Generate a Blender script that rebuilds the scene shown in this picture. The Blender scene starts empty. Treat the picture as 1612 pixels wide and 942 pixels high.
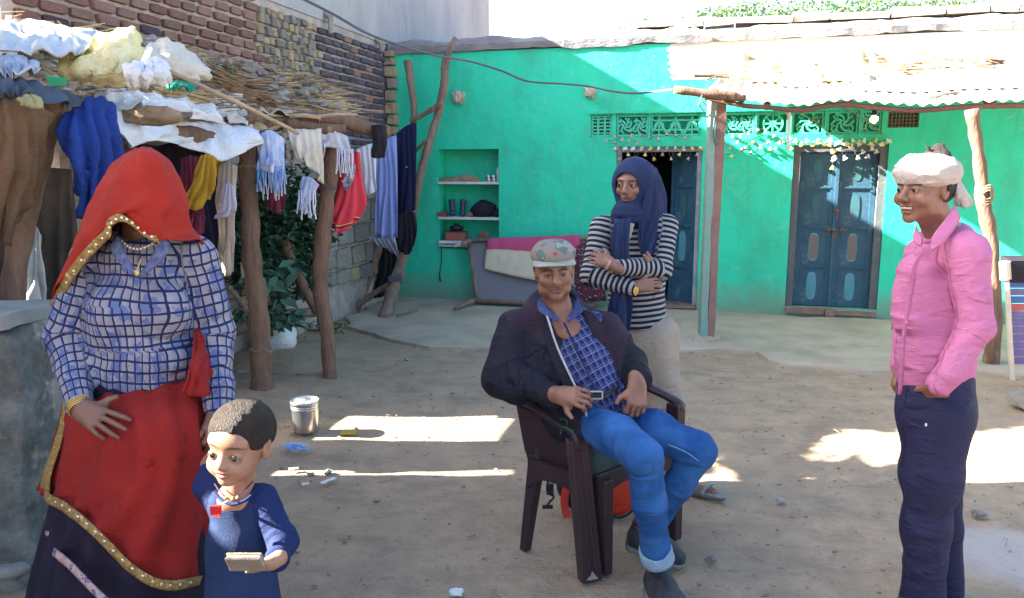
import bpy, math, random
import numpy as np
from mathutils import Vector, Matrix

# ------------------------------------------------------------------ scene, camera, world, sun
scene = bpy.context.scene
C = scene.collection
R = math.radians
rnd = random.Random(7)
F, CX, CY, PITCH, H = 1230.0, 806.0, 471.0, R(9.3), 1.55
cam_d = bpy.data.cameras.new('camera'); cam = bpy.data.objects.new('camera', cam_d); C.objects.link(cam)
cam_d.sensor_width = 36; cam_d.lens = F / 1612 * 36; cam_d.clip_end = 1000; cam_d.clip_start = 0.05
cam.location = (0, 0, H); cam.rotation_euler = (R(90) - PITCH, 0, 0)
scene.camera = cam
scene.view_settings.view_transform = 'Standard'; scene.view_settings.look = 'None'
scene.view_settings.exposure = 3.58; scene.view_settings.gamma = 1
scene.cycles.max_bounces = 6; scene.cycles.diffuse_bounces = 4
SUN_EL, SUN_AZ = R(29), R(1)            # sunlight travels along +X, 1 degree towards +Y
world = bpy.data.worlds.new('World'); scene.world = world; world.use_nodes = True
wn = world.node_tree.nodes; wl = world.node_tree.links
sky = wn.new('ShaderNodeTexSky'); sky.sky_type = 'NISHITA'; sky.sun_disc = False
sky.sun_elevation = SUN_EL; sky.sun_rotation = R(-90) - SUN_AZ; sky.air_density = 1.0; sky.dust_density = 3.0; sky.ozone_density = 1.0
wn['Background'].inputs['Strength'].default_value = 0.055
wl.new(sky.outputs[0], wn['Background'].inputs['Color'])
sd = bpy.data.lights.new('sun', 'SUN'); sd.energy = 5.0; sd.angle = R(0.5); sd.color = (1.0, 0.91, 0.77)
so = bpy.data.objects.new('sun', sd); C.objects.link(so); so.location = (-20, 0, 20)
sdir = Vector((math.cos(SUN_AZ) * math.cos(SUN_EL), math.sin(SUN_AZ) * math.cos(SUN_EL), -math.sin(SUN_EL)))
so.rotation_euler = sdir.to_track_quat('-Z', 'Y').to_euler()

# ------------------------------------------------------------------ measuring helpers
def ray(px, py):
    x = (px - CX) / F; y = (CY - py) / F
    return Vector((x, math.cos(PITCH) + y * math.sin(PITCH), -math.sin(PITCH) + y * math.cos(PITCH)))
def W(px, py, D):
    d = ray(px, py); t = D / d.y
    return Vector((d.x * t, D, H + d.z * t))
def G(px, py, z=0.0):
    d = ray(px, py); t = (z - H) / d.z
    return Vector((d.x * t, d.y * t, z))
YAW = R(15)
EU = Vector((math.cos(YAW), -math.sin(YAW), 0)); EV = Vector((math.sin(YAW), math.cos(YAW), 0))
# house frame: origin at the corner where the green wall meets the brick wall
_an = G(1245, 497)
_k = 0.0
def _corner():
    d = ray(617, 300); d = Vector((d.x, d.y, 0)) ; # intersect the wall line with this sight line
    # _an - s*EU = t*d
    a = EU; det = (-a.x) * (-d.y) - (-a.y) * (-d.x)
    s = ((-_an.x) * (-d.y) - (-_an.y) * (-d.x)) / det
    return _an - a * s
OR = _corner(); OR.z = 0
def HW(u, v, z):
    return Vector((OR.x + EU.x * u + EV.x * v, OR.y + EU.y * u + EV.y * v, z))
def onwall(px, py, v=0.0):
    """(u, z) of the point of the plane v that the sight line meets"""
    d = ray(px, py); o = Vector((0, 0, H)) - OR
    t = (v - (o.x * EV.x + o.y * EV.y)) / (d.x * EV.x + d.y * EV.y)
    p = o + d * t
    return p.x * EU.x + p.y * EU.y, p.z + 0.0
def onleft(px, py, u=0.0):
    d = ray(px, py); o = Vector((0, 0, H)) - OR
    t = (u - (o.x * EU.x + o.y * EU.y)) / (d.x * EU.x + d.y * EU.y)
    p = o + d * t
    return p.x * EV.x + p.y * EV.y, p.z

# ------------------------------------------------------------------ noise
def _hash(ix, iy, iz, s):
    n = (ix * 374761393 + iy * 668265263 + iz * 2147483647 + s * 974711) & 0xffffffff
    n = ((n ^ (n >> 13)) * 1274126177) & 0xffffffff
    n = n ^ (n >> 16)
    return (n & 0xffff).astype(np.float32) / 65535.0
def vnoise(P, s=0):
    P = np.asarray(P, dtype=np.float32); i = np.floor(P).astype(np.int64); f = P - i
    f = f * f * (3 - 2 * f); out = 0
    for dx in (0, 1):
        wx = f[..., 0] if dx else 1 - f[..., 0]
        for dy in (0, 1):
            wy = f[..., 1] if dy else 1 - f[..., 1]
            for dz in (0, 1):
                wz = f[..., 2] if dz else 1 - f[..., 2]
                out = out + wx * wy * wz * _hash(i[..., 0] + dx, i[..., 1] + dy, i[..., 2] + dz, s)
    return out * 2 - 1
def fbm(P, octaves=3, s=0):
    P = np.asarray(P, dtype=np.float32); a = 1.0; t = 0; n = 0
    for k in range(octaves):
        t = t + a * vnoise(P * (2 ** k), s + k); n += a; a *= 0.5
    return t / n

# ------------------------------------------------------------------ objects
ORG = {}
def tag(o, label=None, cat=None, group=None, kind=None):
    if label: o['label'] = label
    if cat: o['category'] = cat
    if group: o['group'] = group
    if kind: o['kind'] = kind
    return o
def thing(name, label, cat, loc=(0, 0, 0), group=None, kind=None):
    o = bpy.data.objects.new(name, None); C.objects.link(o); o.location = loc
    o.empty_display_size = 0.1
    ORG[o.name] = Vector(loc)
    return tag(o, label, cat, group, kind)
def mk(name, V, Fc, mat, parent=None, smooth=False, attrs=None, label=None, cat=None, group=None, kind=None, solid=None, loc=None):
    V = np.array([tuple(v) for v in V], dtype=np.float64) if not isinstance(V, np.ndarray) else V.astype(np.float64)
    if loc is None:
        if parent is None:
            c = (V.min(0) + V.max(0)) / 2; loc = Vector((c[0], c[1], V[:, 2].min()))
            if kind == 'structure': loc = Vector((0, 0, 0))
        else:
            c = (V.min(0) + V.max(0)) / 2; loc = Vector(c)
    loc = Vector(loc)
    me = bpy.data.meshes.new(name)
    V2 = V - np.array(loc)
    if isinstance(Fc, np.ndarray):
        n, k = Fc.shape
        me.vertices.add(len(V2)); me.vertices.foreach_set('co', V2.astype(np.float32).ravel())
        me.loops.add(n * k); me.loops.foreach_set('vertex_index', Fc.astype(np.int32).ravel())
        me.polygons.add(n); me.polygons.foreach_set('loop_start', np.arange(0, n * k, k, dtype=np.int32))
        me.update(calc_edges=True); me.validate()
    else:
        me.from_pydata([tuple(v) for v in V2], [], Fc); me.update()
    if smooth: me.polygons.foreach_set('use_smooth', np.ones(len(me.polygons), dtype=bool))
    if isinstance(mat, (list, tuple)):
        for m in mat: me.materials.append(m)
    elif mat: me.materials.append(mat)
    if attrs:
        for k, a in attrs.items():
            a = np.asarray(a, dtype=np.float32)
            if a.ndim == 2:
                at = me.attributes.new(k, 'FLOAT_VECTOR', 'POINT'); at.data.foreach_set('vector', a.ravel())
            else:
                at = me.attributes.new(k, 'FLOAT', 'POINT'); at.data.foreach_set('value', a)
    o = bpy.data.objects.new(name, me); C.objects.link(o)
    ORG[o.name] = loc
    if parent is not None:
        o.parent = parent; o.location = loc - ORG[parent.name]
    else: o.location = loc
    if solid:
        m = o.modifiers.new('thickness', 'SOLIDIFY'); m.thickness = solid; m.offset = 0
    return tag(o, label, cat, group, kind)
def dup(o, loc, parent=None, rot=None, scale=None):
    c = o.copy(); C.objects.link(c); ORG[c.name] = Vector(loc)
    c.parent = parent
    c.location = Vector(loc) - (ORG[parent.name] if parent is not None else Vector((0, 0, 0)))
    if rot is not None: c.rotation_euler = rot
    if scale is not None: c.scale = scale
    return c
class MB:
    def __init__(s): s.v = []; s.f = []; s.m = []; s.mi = 0
    def add(s, V, Fc):
        b = len(s.v); s.v += [tuple(v) for v in V]; s.f += [tuple(i + b for i in f) for f in Fc]; s.m += [s.mi] * len(Fc); return s
    def box(s, c, sz, ax=None, jit=0.0):
        """c centre, sz full sizes, ax = 3 axes"""
        ax = ax or (Vector((1, 0, 0)), Vector((0, 1, 0)), Vector((0, 0, 1))); c = Vector(c); V = []
        for k in (-1, 1):
            for j in (-1, 1):
                for i in (-1, 1):
                    V.append(c + ax[0] * (i * sz[0] / 2 + rnd.uniform(-jit, jit)) + ax[1] * (j * sz[1] / 2 + rnd.uniform(-jit, jit)) + ax[2] * (k * sz[2] / 2 + rnd.uniform(-jit, jit)))
        return s.add(V, [(0, 2, 3, 1), (4, 5, 7, 6), (0, 1, 5, 4), (2, 6, 7, 3), (0, 4, 6, 2), (1, 3, 7, 5)])
    def hbox(s, u0, u1, v0, v1, z0, z1, jit=0.0):
        return s.box(HW((u0 + u1) / 2, (v0 + v1) / 2, (z0 + z1) / 2), (abs(u1 - u0), abs(v1 - v0), abs(z1 - z0)), (EU, EV, Vector((0, 0, 1))), jit)
    def tube(s, pts, rad, n=8, cap=True, wob=0.0, flat=1.0):
        pts = [Vector(p) for p in pts]; rad = rad if isinstance(rad, (list, tuple)) else [rad] * len(pts)
        V = []; Fc = []; up = Vector((0, 0, 1)); prev = None
        for i, p in enumerate(pts):
            t = (pts[min(i + 1, len(pts) - 1)] - pts[max(i - 1, 0)]).normalized()
            if prev is None:
                a = t.cross(up if abs(t.z) < 0.9 else Vector((0, 1, 0))).normalized()
            else:
                a = (prev - t * prev.dot(t)).normalized()
            prev = a; b = t.cross(a)
            for k in range(n):
                q = 2 * math.pi * k / n; r = rad[i] * (1 + rnd.uniform(-wob, wob))
                V.append(p + a * (math.cos(q) * r) + b * (math.sin(q) * r * flat))
        for i in range(len(pts) - 1):
            for k in range(n):
                k2 = (k + 1) % n
                Fc.append((i * n + k, i * n + k2, (i + 1) * n + k2, (i + 1) * n + k))
        if cap:
            Fc.append(tuple(range(n))[::-1]); Fc.append(tuple((len(pts) - 1) * n + k for k in range(n)))
        return s.add(V, Fc)
    def lathe(s, c, prof, n=20, ax=None):
        ax = ax or (Vector((1, 0, 0)), Vector((0, 1, 0)), Vector((0, 0, 1))); c = Vector(c); V = []; Fc = []
        for r, z in prof:
            for k in range(n):
                q = 2 * math.pi * k / n
                V.append(c + ax[0] * (math.cos(q) * r) + ax[1] * (math.sin(q) * r) + ax[2] * z)
        for i in range(len(prof) - 1):
            for k in range(n):
                k2 = (k + 1) % n; Fc.append((i * n + k, i * n + k2, (i + 1) * n + k2, (i + 1) * n + k))
        return s.add(V, Fc)
    def quad(s, a, b, c, d): return s.add([a, b, c, d], [(0, 1, 2, 3)])
    def blob(s, c, r, n=8, m=5, nz=0.15, seed=None):
        c = Vector(c); V = []; Fc = []; sd_ = seed if seed is not None else rnd.randint(0, 9999)
        r = r if isinstance(r, (tuple, list)) else (r, r, r); pts = []
        for i in range(m + 1):
            th = math.pi * i / m
            for k in range(n):
                ph = 2 * math.pi * k / n; pts.append((math.sin(th) * math.cos(ph), math.sin(th) * math.sin(ph), math.cos(th)))
        pts = np.array(pts); nn = 1 + nz * vnoise(pts * 1.6 + sd_ * 1.37 + 100, 3) * 2
        for p, q in zip(pts, nn): V.append(c + Vector((p[0] * r[0] * q, p[1] * r[1] * q, p[2] * r[2] * q)))
        for i in range(m):
            for k in range(n):
                k2 = (k + 1) % n; Fc.append((i * n + k, (i + 1) * n + k, (i + 1) * n + k2, i * n + k2))
        return s.add(V, Fc)
    def out(s, name, mat, parent=None, **kw):
        if s.mi or any(s.m):
            o = mk(name, s.v, s.f, mat, parent, **kw); o.data.polygons.foreach_set('material_index', s.m); return o
        return mk(name, s.v, s.f, mat, parent, **kw)
def spline(pts, n):
    """Catmull-Rom through pts (lists of numbers), n samples per span"""
    P = np.array([list(p) for p in pts], dtype=float); out = []
    Q = np.vstack([2 * P[0] - P[1], P, 2 * P[-1] - P[-2]])
    for i in range(len(P) - 1):
        p0, p1, p2, p3 = Q[i], Q[i + 1], Q[i + 2], Q[i + 3]
        for k in range(n):
            t = k / n
            out.append(0.5 * (2 * p1 + (p2 - p0) * t + (2 * p0 - 5 * p1 + 4 * p2 - p3) * t * t + (3 * p1 - p0 - 3 * p2 + p3) * t ** 3))
    out.append(P[-1]); return np.array(out)
def sheet(name, rows, mat, parent=None, n=8, m=8, fold=0.0, nf=5, nz=0.004, seed=0, th=0.004, grow=1.0, world=False, attrs=None, **kw):
    """cloth: rows (top to bottom) of control points (px,py,D) left to right; folds run down the cloth"""
    k = max(len(r) for r in rows); RR = []
    for r in rows:
        P = np.array([list(p) if world else list(W(*p)) for p in r], dtype=float)
        RR.append(P)
    A = np.array([spline(r, n) if len(r) > 1 else r for r in RR])          # rows x cols x 3
    B = np.array([spline(A[:, j], m) for j in range(A.shape[1])]).transpose(1, 0, 2)
    nr, nc = B.shape[:2]
    du = np.gradient(B, axis=1); dv = np.gradient(B, axis=0); N = np.cross(du, dv); N /= (np.linalg.norm(N, axis=2, keepdims=True) + 1e-9)
    uu, vv = np.meshgrid(np.linspace(0, 1, nc), np.linspace(0, 1, nr))
    ph = vnoise(np.stack([uu * 2.5 + seed, vv * 2.2, uu * 0 + seed], -1), seed) * 2.2
    d = fold * np.sin(2 * math.pi * nf * uu + ph * 1.6) * np.clip(0.25 + vv * grow, 0, 1) + nz * fbm(B * 14 + seed, 3, seed) * 2
    Bv = B + N * d[..., None]
    idx = np.arange(nr * nc).reshape(nr, nc)
    Fc = np.stack([idx[:-1, :-1], idx[1:, :-1], idx[1:, 1:], idx[:-1, 1:]], -1).reshape(-1, 4)
    wlen = np.linalg.norm(np.diff(B, axis=1), axis=2).sum(1).mean(); hlen = np.linalg.norm(np.diff(B, axis=0), axis=2).sum(0).mean()
    uv = np.stack([uu * wlen, vv * hlen, vv], -1).reshape(-1, 3)
    a = {'uvp': uv}
    return mk(name, Bv.reshape(-1, 3), Fc, mat, parent, smooth=True, attrs=a, solid=th, **kw)

# ------------------------------------------------------------------ materials
MATS = {}
def nn(nt, t, **kw):
    x = nt.nodes.new(t)
    for k, v in kw.items(): setattr(x, k, v)
    return x
def mat(name, c1, c2=None, scale=6.0, rough=0.8, bump=0.0, bs=None, metal=0.0, rand=0.0, detail=5, stretch=None, c3=None, s3=1.5, a3=0.5, spec=0.3, sheen=0.0, sub=0.0, attr=None, emit=None, thr=(0.35, 0.65), coat=0.0, w3=0.08, wr=0.0, cr=0.0):
    m = bpy.data.materials.new(name); m.use_nodes = True; nt = m.node_tree; L = nt.links
    b = nt.nodes['Principled BSDF']; b.inputs['Roughness'].default_value = rough; b.inputs['Metallic'].default_value = metal
    b.inputs['Specular IOR Level'].default_value = spec
    if sheen: b.inputs['Sheen Weight'].default_value = sheen
    if coat: b.inputs['Coat Weight'].default_value = coat
    if sub:
        b.inputs['Subsurface Weight'].default_value = sub; b.inputs['Subsurface Radius'].default_value = (0.02, 0.008, 0.005); b.inputs['Subsurface Scale'].default_value = 0.4
    if attr: tc = nn(nt, 'ShaderNodeAttribute', attribute_name=attr).outputs['Vector']
    else: tc = nn(nt, 'ShaderNodeTexCoord').outputs['Object']
    mp = nn(nt, 'ShaderNodeMapping'); L.new(tc, mp.inputs['Vector'])
    if stretch: mp.inputs['Scale'].default_value = stretch
    vec = mp.outputs[0]
    oi = nn(nt, 'ShaderNodeObjectInfo')
    if rand:
        ad = nn(nt, 'ShaderNodeVectorMath', operation='ADD'); L.new(vec, ad.inputs[0])
        sc = nn(nt, 'ShaderNodeMath', operation='MULTIPLY'); sc.inputs[1].default_value = 37.0; L.new(oi.outputs['Random'], sc.inputs[0]); L.new(sc.outputs[0], ad.inputs[1]); vec = ad.outputs[0]
    def noise(s, d=detail, w=0.0):
        t = nn(nt, 'ShaderNodeTexNoise'); t.inputs['Scale'].default_value = s; t.inputs['Detail'].default_value = d; t.inputs['Roughness'].default_value = 0.6; L.new(vec, t.inputs['Vector']); return t.outputs['Fac']
    def mix(f, a, c):
        x = nn(nt, 'ShaderNodeMix', data_type='RGBA'); L.new(f, x.inputs['Factor'])
        for v, i in ((a, 'A'), (c, 'B')):
            s = [q for q in x.inputs if q.name == i and q.type == 'RGBA'][0]
            if isinstance(v, tuple): s.default_value = (*v, 1)
            else: L.new(v, s)
        return [q for q in x.outputs if q.type == 'RGBA'][0]
    def ramp(f, a, c):
        x = nn(nt, 'ShaderNodeMapRange'); x.inputs['From Min'].default_value = a; x.inputs['From Max'].default_value = c; L.new(f, x.inputs['Value']); return x.outputs[0]
    col = tuple(c1)
    if c2: col = mix(ramp(noise(scale), *thr), tuple(c1), tuple(c2))
    else: col = mix(ramp(noise(scale), 0.3, 0.7), tuple(c1), tuple(x * 0.86 for x in c1))
    if c3:
        f = ramp(noise(s3), a3, a3 + w3); col = mix(f, col, tuple(c3))
    if rand:
        h = nn(nt, 'ShaderNodeHueSaturation'); L.new(col, h.inputs['Color'])
        mr = nn(nt, 'ShaderNodeMapRange'); mr.inputs['To Min'].default_value = 1 - rand; mr.inputs['To Max'].default_value = 1 + rand; L.new(oi.outputs['Random'], mr.inputs['Value']); L.new(mr.outputs[0], h.inputs['Value'])
        col = h.outputs[0]
    if isinstance(col, tuple): b.inputs['Base Color'].default_value = (*col, 1)
    else: L.new(col, b.inputs['Base Color'])
    if bump:
        bp = nn(nt, 'ShaderNodeBump'); bp.inputs['Strength'].default_value = min(1, bump); bp.inputs['Distance'].default_value = 0.01 * max(1, bump)
        L.new(noise(bs or scale * 3, 6), bp.inputs['Height']); L.new(bp.outputs[0], b.inputs['Normal'])
        if wr: L.new(wrinkle(nt, tc, wr), bp.inputs['Normal'])
        if cr: L.new(creases(nt, cr, bp.outputs[0]), b.inputs['Normal'])
    if emit:
        b.inputs['Emission Color'].default_value = (*emit[:3], 1); b.inputs['Emission Strength'].default_value = emit[3]
    m['_'] = 0
    MATS[name] = m; m.diffuse_color = (*c1, 1)
    return m
def wrinkle(nt, tc, d):
    """normal with soft cloth creases d metres deep"""
    h = None
    for sc_, dist, st in ((7, 2.2, (1, 1, 1.6)), (17, 1.4, (1, 1, 2.2))):
        mp = nt.nodes.new('ShaderNodeMapping'); mp.inputs['Scale'].default_value = st; nt.links.new(tc, mp.inputs[0])
        n = nt.nodes.new('ShaderNodeTexNoise'); n.inputs['Scale'].default_value = sc_; n.inputs['Detail'].default_value = 1.5; n.inputs['Distortion'].default_value = dist; nt.links.new(mp.outputs[0], n.inputs['Vector'])
        a = nt.nodes.new('ShaderNodeMath'); a.operation = 'SUBTRACT'; a.inputs[1].default_value = .5; nt.links.new(n.outputs['Fac'], a.inputs[0])
        b = nt.nodes.new('ShaderNodeMath'); b.operation = 'ABSOLUTE'; nt.links.new(a.outputs[0], b.inputs[0])
        c = nt.nodes.new('ShaderNodeMath'); c.operation = 'POWER'; c.inputs[1].default_value = .85; nt.links.new(b.outputs[0], c.inputs[0])
        bp = nt.nodes.new('ShaderNodeBump'); bp.invert = True; bp.inputs['Strength'].default_value = 1; bp.inputs['Distance'].default_value = d * 7 / sc_; nt.links.new(c.outputs[0], bp.inputs['Height'])
        if h: nt.links.new(h, bp.inputs['Normal'])
        h = bp.outputs[0]
    return h
def creases(nt, d, prev=None):
    """creases that run round a limb, from the garment's own coordinates"""
    a = nt.nodes.new('ShaderNodeAttribute'); a.attribute_name = 'pat'; h = prev
    for sx, sy, k in ((4, 11, 1.0), (8, 27, .25)):
        mp = nt.nodes.new('ShaderNodeMapping'); mp.inputs['Scale'].default_value = (sx, sy, 0); mp.inputs['Rotation'].default_value = (0, 0, .35); nt.links.new(a.outputs['Vector'], mp.inputs[0])
        n = nt.nodes.new('ShaderNodeTexNoise'); n.inputs['Scale'].default_value = 1; n.inputs['Detail'].default_value = 1; n.inputs['Distortion'].default_value = 1.2; nt.links.new(mp.outputs[0], n.inputs['Vector'])
        r = nt.nodes.new('ShaderNodeMapRange'); r.interpolation_type = 'SMOOTHSTEP'; r.inputs['From Min'].default_value = .46; r.inputs['From Max'].default_value = .80; nt.links.new(n.outputs['Fac'], r.inputs[0])
        bp = nt.nodes.new('ShaderNodeBump'); bp.inputs['Strength'].default_value = 1; bp.inputs['Distance'].default_value = d * k; nt.links.new(r.outputs[0], bp.inputs['Height'])
        if h: nt.links.new(h, bp.inputs['Normal'])
        h = bp.outputs[0]
    return h
class NT:
    """small node helper for hand-made fabric patterns"""
    def __init__(s, name, rough=0.85, attr='pat'):
        s.m = bpy.data.materials.new(name); s.m.use_nodes = True; s.t = s.m.node_tree; s.b = s.t.nodes['Principled BSDF']
        s.b.inputs['Roughness'].default_value = rough; s.b.inputs['Specular IOR Level'].default_value = 0.2
        s.a = s.t.nodes.new('ShaderNodeAttribute'); s.a.attribute_name = attr; s.v = s.a.outputs['Vector']
        s.sep = s.t.nodes.new('ShaderNodeSeparateXYZ'); s.t.links.new(s.v, s.sep.inputs[0])
    def l(s, a, b): s.t.links.new(a, b)
    def math(s, op, a, b=None, c=None):
        n = s.t.nodes.new('ShaderNodeMath'); n.operation = op
        for i, x in enumerate((a, b, c)):
            if x is None: continue
            if isinstance(x, (int, float)): n.inputs[i].default_value = x
            else: s.l(x, n.inputs[i])
        return n.outputs[0]
    def noise(s, scale, detail=3, vec=None):
        n = s.t.nodes.new('ShaderNodeTexNoise'); n.inputs['Scale'].default_value = scale; n.inputs['Detail'].default_value = detail; s.l(vec or s.v, n.inputs['Vector']); return n.outputs['Fac']
    def mix(s, f, a, b):
        x = s.t.nodes.new('ShaderNodeMix'); x.data_type = 'RGBA'
        if isinstance(f, (int, float)): x.inputs['Factor'].default_value = f
        else: s.l(f, x.inputs['Factor'])
        for v, i in ((a, 'A'), (b, 'B')):
            q = [q for q in x.inputs if q.name == i and q.type == 'RGBA'][0]
            if isinstance(v, tuple): q.default_value = (*v, 1)
            else: s.l(v, q)
        return [q for q in x.outputs if q.type == 'RGBA'][0]
    def band(s, x, period, w):
        """1 where x is within w of a multiple of period"""
        f = s.math('PINGPONG', x, period / 2); return s.math('LESS_THAN', f, w)
    def done(s, col, bump=0.3, bs=120, wr=0.0):
        s.l(col, s.b.inputs['Base Color'])
        if bump:
            bp = s.t.nodes.new('ShaderNodeBump'); bp.inputs['Strength'].default_value = bump; bp.inputs['Distance'].default_value = 0.004
            s.l(s.noise(bs, 3), bp.inputs['Height']); s.l(bp.outputs[0], s.b.inputs['Normal'])
            if wr: s.l(wrinkle(s.t, s.t.nodes.new('ShaderNodeTexCoord').outputs['Object'], wr), bp.inputs['Normal'])
            if wr and s.a.attribute_name == 'pat': s.l(creases(s.t, wr * 2.2, bp.outputs[0]), s.b.inputs['Normal'])
        return s.m
# ------------------------------------------------------------------ palette
m_ground = None
def ground_material():
    m = bpy.data.materials.new('trodden_earth'); m.use_nodes = True; t = m.node_tree; b = t.nodes['Principled BSDF']; L = t.links
    b.inputs['Roughness'].default_value = 0.92; b.inputs['Specular IOR Level'].default_value = 0.25
    tc = t.nodes.new('ShaderNodeTexCoord').outputs['Object']
    def noise(s, d=6, r=0.6, st=None):
        v = tc
        if st:
            mp = t.nodes.new('ShaderNodeMapping'); mp.inputs['Scale'].default_value = st; L.new(tc, mp.inputs[0]); v = mp.outputs[0]
        n = t.nodes.new('ShaderNodeTexNoise'); n.inputs['Scale'].default_value = s; n.inputs['Detail'].default_value = d; n.inputs['Roughness'].default_value = r; L.new(v, n.inputs['Vector']); return n.outputs['Fac']
    def mr(f, a, c, lo=0, hi=1):
        x = t.nodes.new('ShaderNodeMapRange'); x.inputs['From Min'].default_value = a; x.inputs['From Max'].default_value = c; x.inputs['To Min'].default_value = lo; x.inputs['To Max'].default_value = hi; L.new(f, x.inputs['Value']); return x.outputs[0]
    def mix(f, a, c, bt='MIX'):
        x = t.nodes.new('ShaderNodeMix'); x.data_type = 'RGBA'; x.blend_type = bt; L.new(f, x.inputs['Factor'])
        for v, i in ((a, 'A'), (c, 'B')):
            q = [q for q in x.inputs if q.name == i and q.type == 'RGBA'][0]
            if isinstance(v, tuple): q.default_value = (*v, 1)
            else: L.new(v, q)
        return [q for q in x.outputs if q.type == 'RGBA'][0]
    col = mix(mr(noise(0.7, 5), 0.35, 0.65), (0.345, 0.26, 0.185), (0.26, 0.193, 0.138))
    col = mix(mr(noise(4.5, 6, 0.7), 0.38, 0.62), col, (0.40, 0.297, 0.205))
    col = mix(mr(noise(2.3, 6, 0.65, (1, 2.6, 1)), 0.53, 0.70, 0, 0.6), col, (0.21, 0.145, 0.11))
    col = mix(mr(noise(26, 4, 0.6), 0.60, 0.72, 0, 0.6), col, (0.17, 0.13, 0.10))
    col = mix(mr(noise(60, 3, 0.6, (0.5, 1.4, 1)), 0.66, 0.74, 0, 0.75), col, (0.11, 0.085, 0.06))
    col = mix(mr(noise(48, 3, 0.6), 0.70, 0.76, 0, 0.7), col, (0.55, 0.50, 0.42))
    # smooth cement patch with a soft edge, worn into the earth
    vd = t.nodes.new('ShaderNodeVectorMath'); vd.operation = 'DISTANCE'; pc = G(1585, 868); vd.inputs[1].default_value = (pc.x, pc.y, 0); L.new(tc, vd.inputs[0])
    ad2 = t.nodes.new('ShaderNodeMath'); ad2.operation = 'MULTIPLY_ADD'; ad2.inputs[1].default_value = .35; L.new(noise(5), ad2.inputs[0]); L.new(vd.outputs['Value'], ad2.inputs[2])
    col = mix(mr(ad2.outputs[0], .36, .50, .8, 0), col, (0.40, 0.375, 0.365))
    L.new(col, b.inputs['Base Color'])
    bp = t.nodes.new('ShaderNodeBump'); bp.inputs['Strength'].default_value = 0.75; bp.inputs['Distance'].default_value = 0.022
    ad = t.nodes.new('ShaderNodeMath'); ad.operation = 'ADD'; L.new(noise(9, 8, 0.7), ad.inputs[0]); L.new(mr(noise(55, 4), 0.3, 0.8, 0, 0.35), ad.inputs[1])
    L.new(ad.outputs[0], bp.inputs['Height']); L.new(bp.outputs[0], b.inputs['Normal'])
    return m
m_ground = ground_material()
m_plaster = mat('mud_plaster', (0.43, 0.365, 0.29), (0.33, 0.275, 0.215), 2.2, 0.9, 0.6, 14, c3=(0.27, 0.235, 0.20), s3=1.1, a3=0.56, w3=0.2)
m_patch = mat('damp_cement', (0.40, 0.385, 0.40), (0.33, 0.31, 0.31), 5, 0.6, 0.3, 20)
def green_wall():
    w = NT('green_paint', .6); g = w.t.nodes.new('ShaderNodeNewGeometry').outputs['Position']; sp = w.t.nodes.new('ShaderNodeSeparateXYZ'); w.l(g, sp.inputs[0])
    def mr(f, a, b, c=0.0, d=1.0):
        x = w.t.nodes.new('ShaderNodeMapRange'); x.inputs['From Min'].default_value = a; x.inputs['From Max'].default_value = b; x.inputs['To Min'].default_value = c; x.inputs['To Max'].default_value = d; w.l(f, x.inputs[0]); return x.outputs[0]
    def nz(s, d=5, st=None):
        v = g
        if st: mp = w.t.nodes.new('ShaderNodeMapping'); mp.inputs['Scale'].default_value = st; w.l(g, mp.inputs[0]); v = mp.outputs[0]
        return w.noise(s, d, v)
    col = w.mix(mr(nz(.9, 6), .35, .65), (0.020, 0.63, 0.41), (0.016, 0.56, 0.36))
    col = w.mix(mr(nz(3.5, 6, (1, 1, .45)), .48, .70, 0, .7), col, (0.035, 0.40, 0.26))
    col = w.mix(mr(nz(9, 5), .58, .70, 0, .45), col, (0.10, 0.60, 0.42))
    col = w.mix(mr(nz(30, 3), .67, .70, 0, .8), col, (0.20, 0.38, 0.30))
    col = w.mix(mr(nz(5, 5, (1.5, 1.5, .18)), .60, .74, 0, .35), col, (0.05, 0.33, 0.24))
    z = w.math('SUBTRACT', w.math('ADD', sp.outputs[2], w.math('MULTIPLY', nz(6, 5), -.30)), -.10)
    col = w.mix(mr(z, .04, .34, .75, 0), col, (0.19, 0.27, 0.20))
    w.l(col, w.b.inputs['Base Color']); w.b.inputs['Specular IOR Level'].default_value = .35
    bp = w.t.nodes.new('ShaderNodeBump'); bp.inputs['Strength'].default_value = .6; bp.inputs['Distance'].default_value = .012; w.l(nz(11, 7), bp.inputs['Height']); w.l(bp.outputs[0], w.b.inputs['Normal'])
    return w.m
m_green = green_wall()
m_greenrib = mat('green_paint_thick', (0.03, 0.53, 0.34), (0.10, 0.48, 0.34), 14, 0.6, 0.4, 40)
m_coping = mat('grey_cement', (0.26, 0.26, 0.28), (0.17, 0.17, 0.19), 4, 0.9, 1.2, 18, stretch=(1, 1, 2.5))
m_conc = mat('old_concrete', (0.36, 0.365, 0.385), (0.28, 0.285, 0.31), 2.5, 0.9, 0.5, 20, stretch=(1, 1, 0.35), c3=(0.22, 0.215, 0.22), s3=3.0, a3=0.62, w3=0.15)
m_mortar = mat('lime_mortar', (0.44, 0.39, 0.37), (0.30, 0.26, 0.25), 9, 0.95, 1.3, 40)
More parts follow.
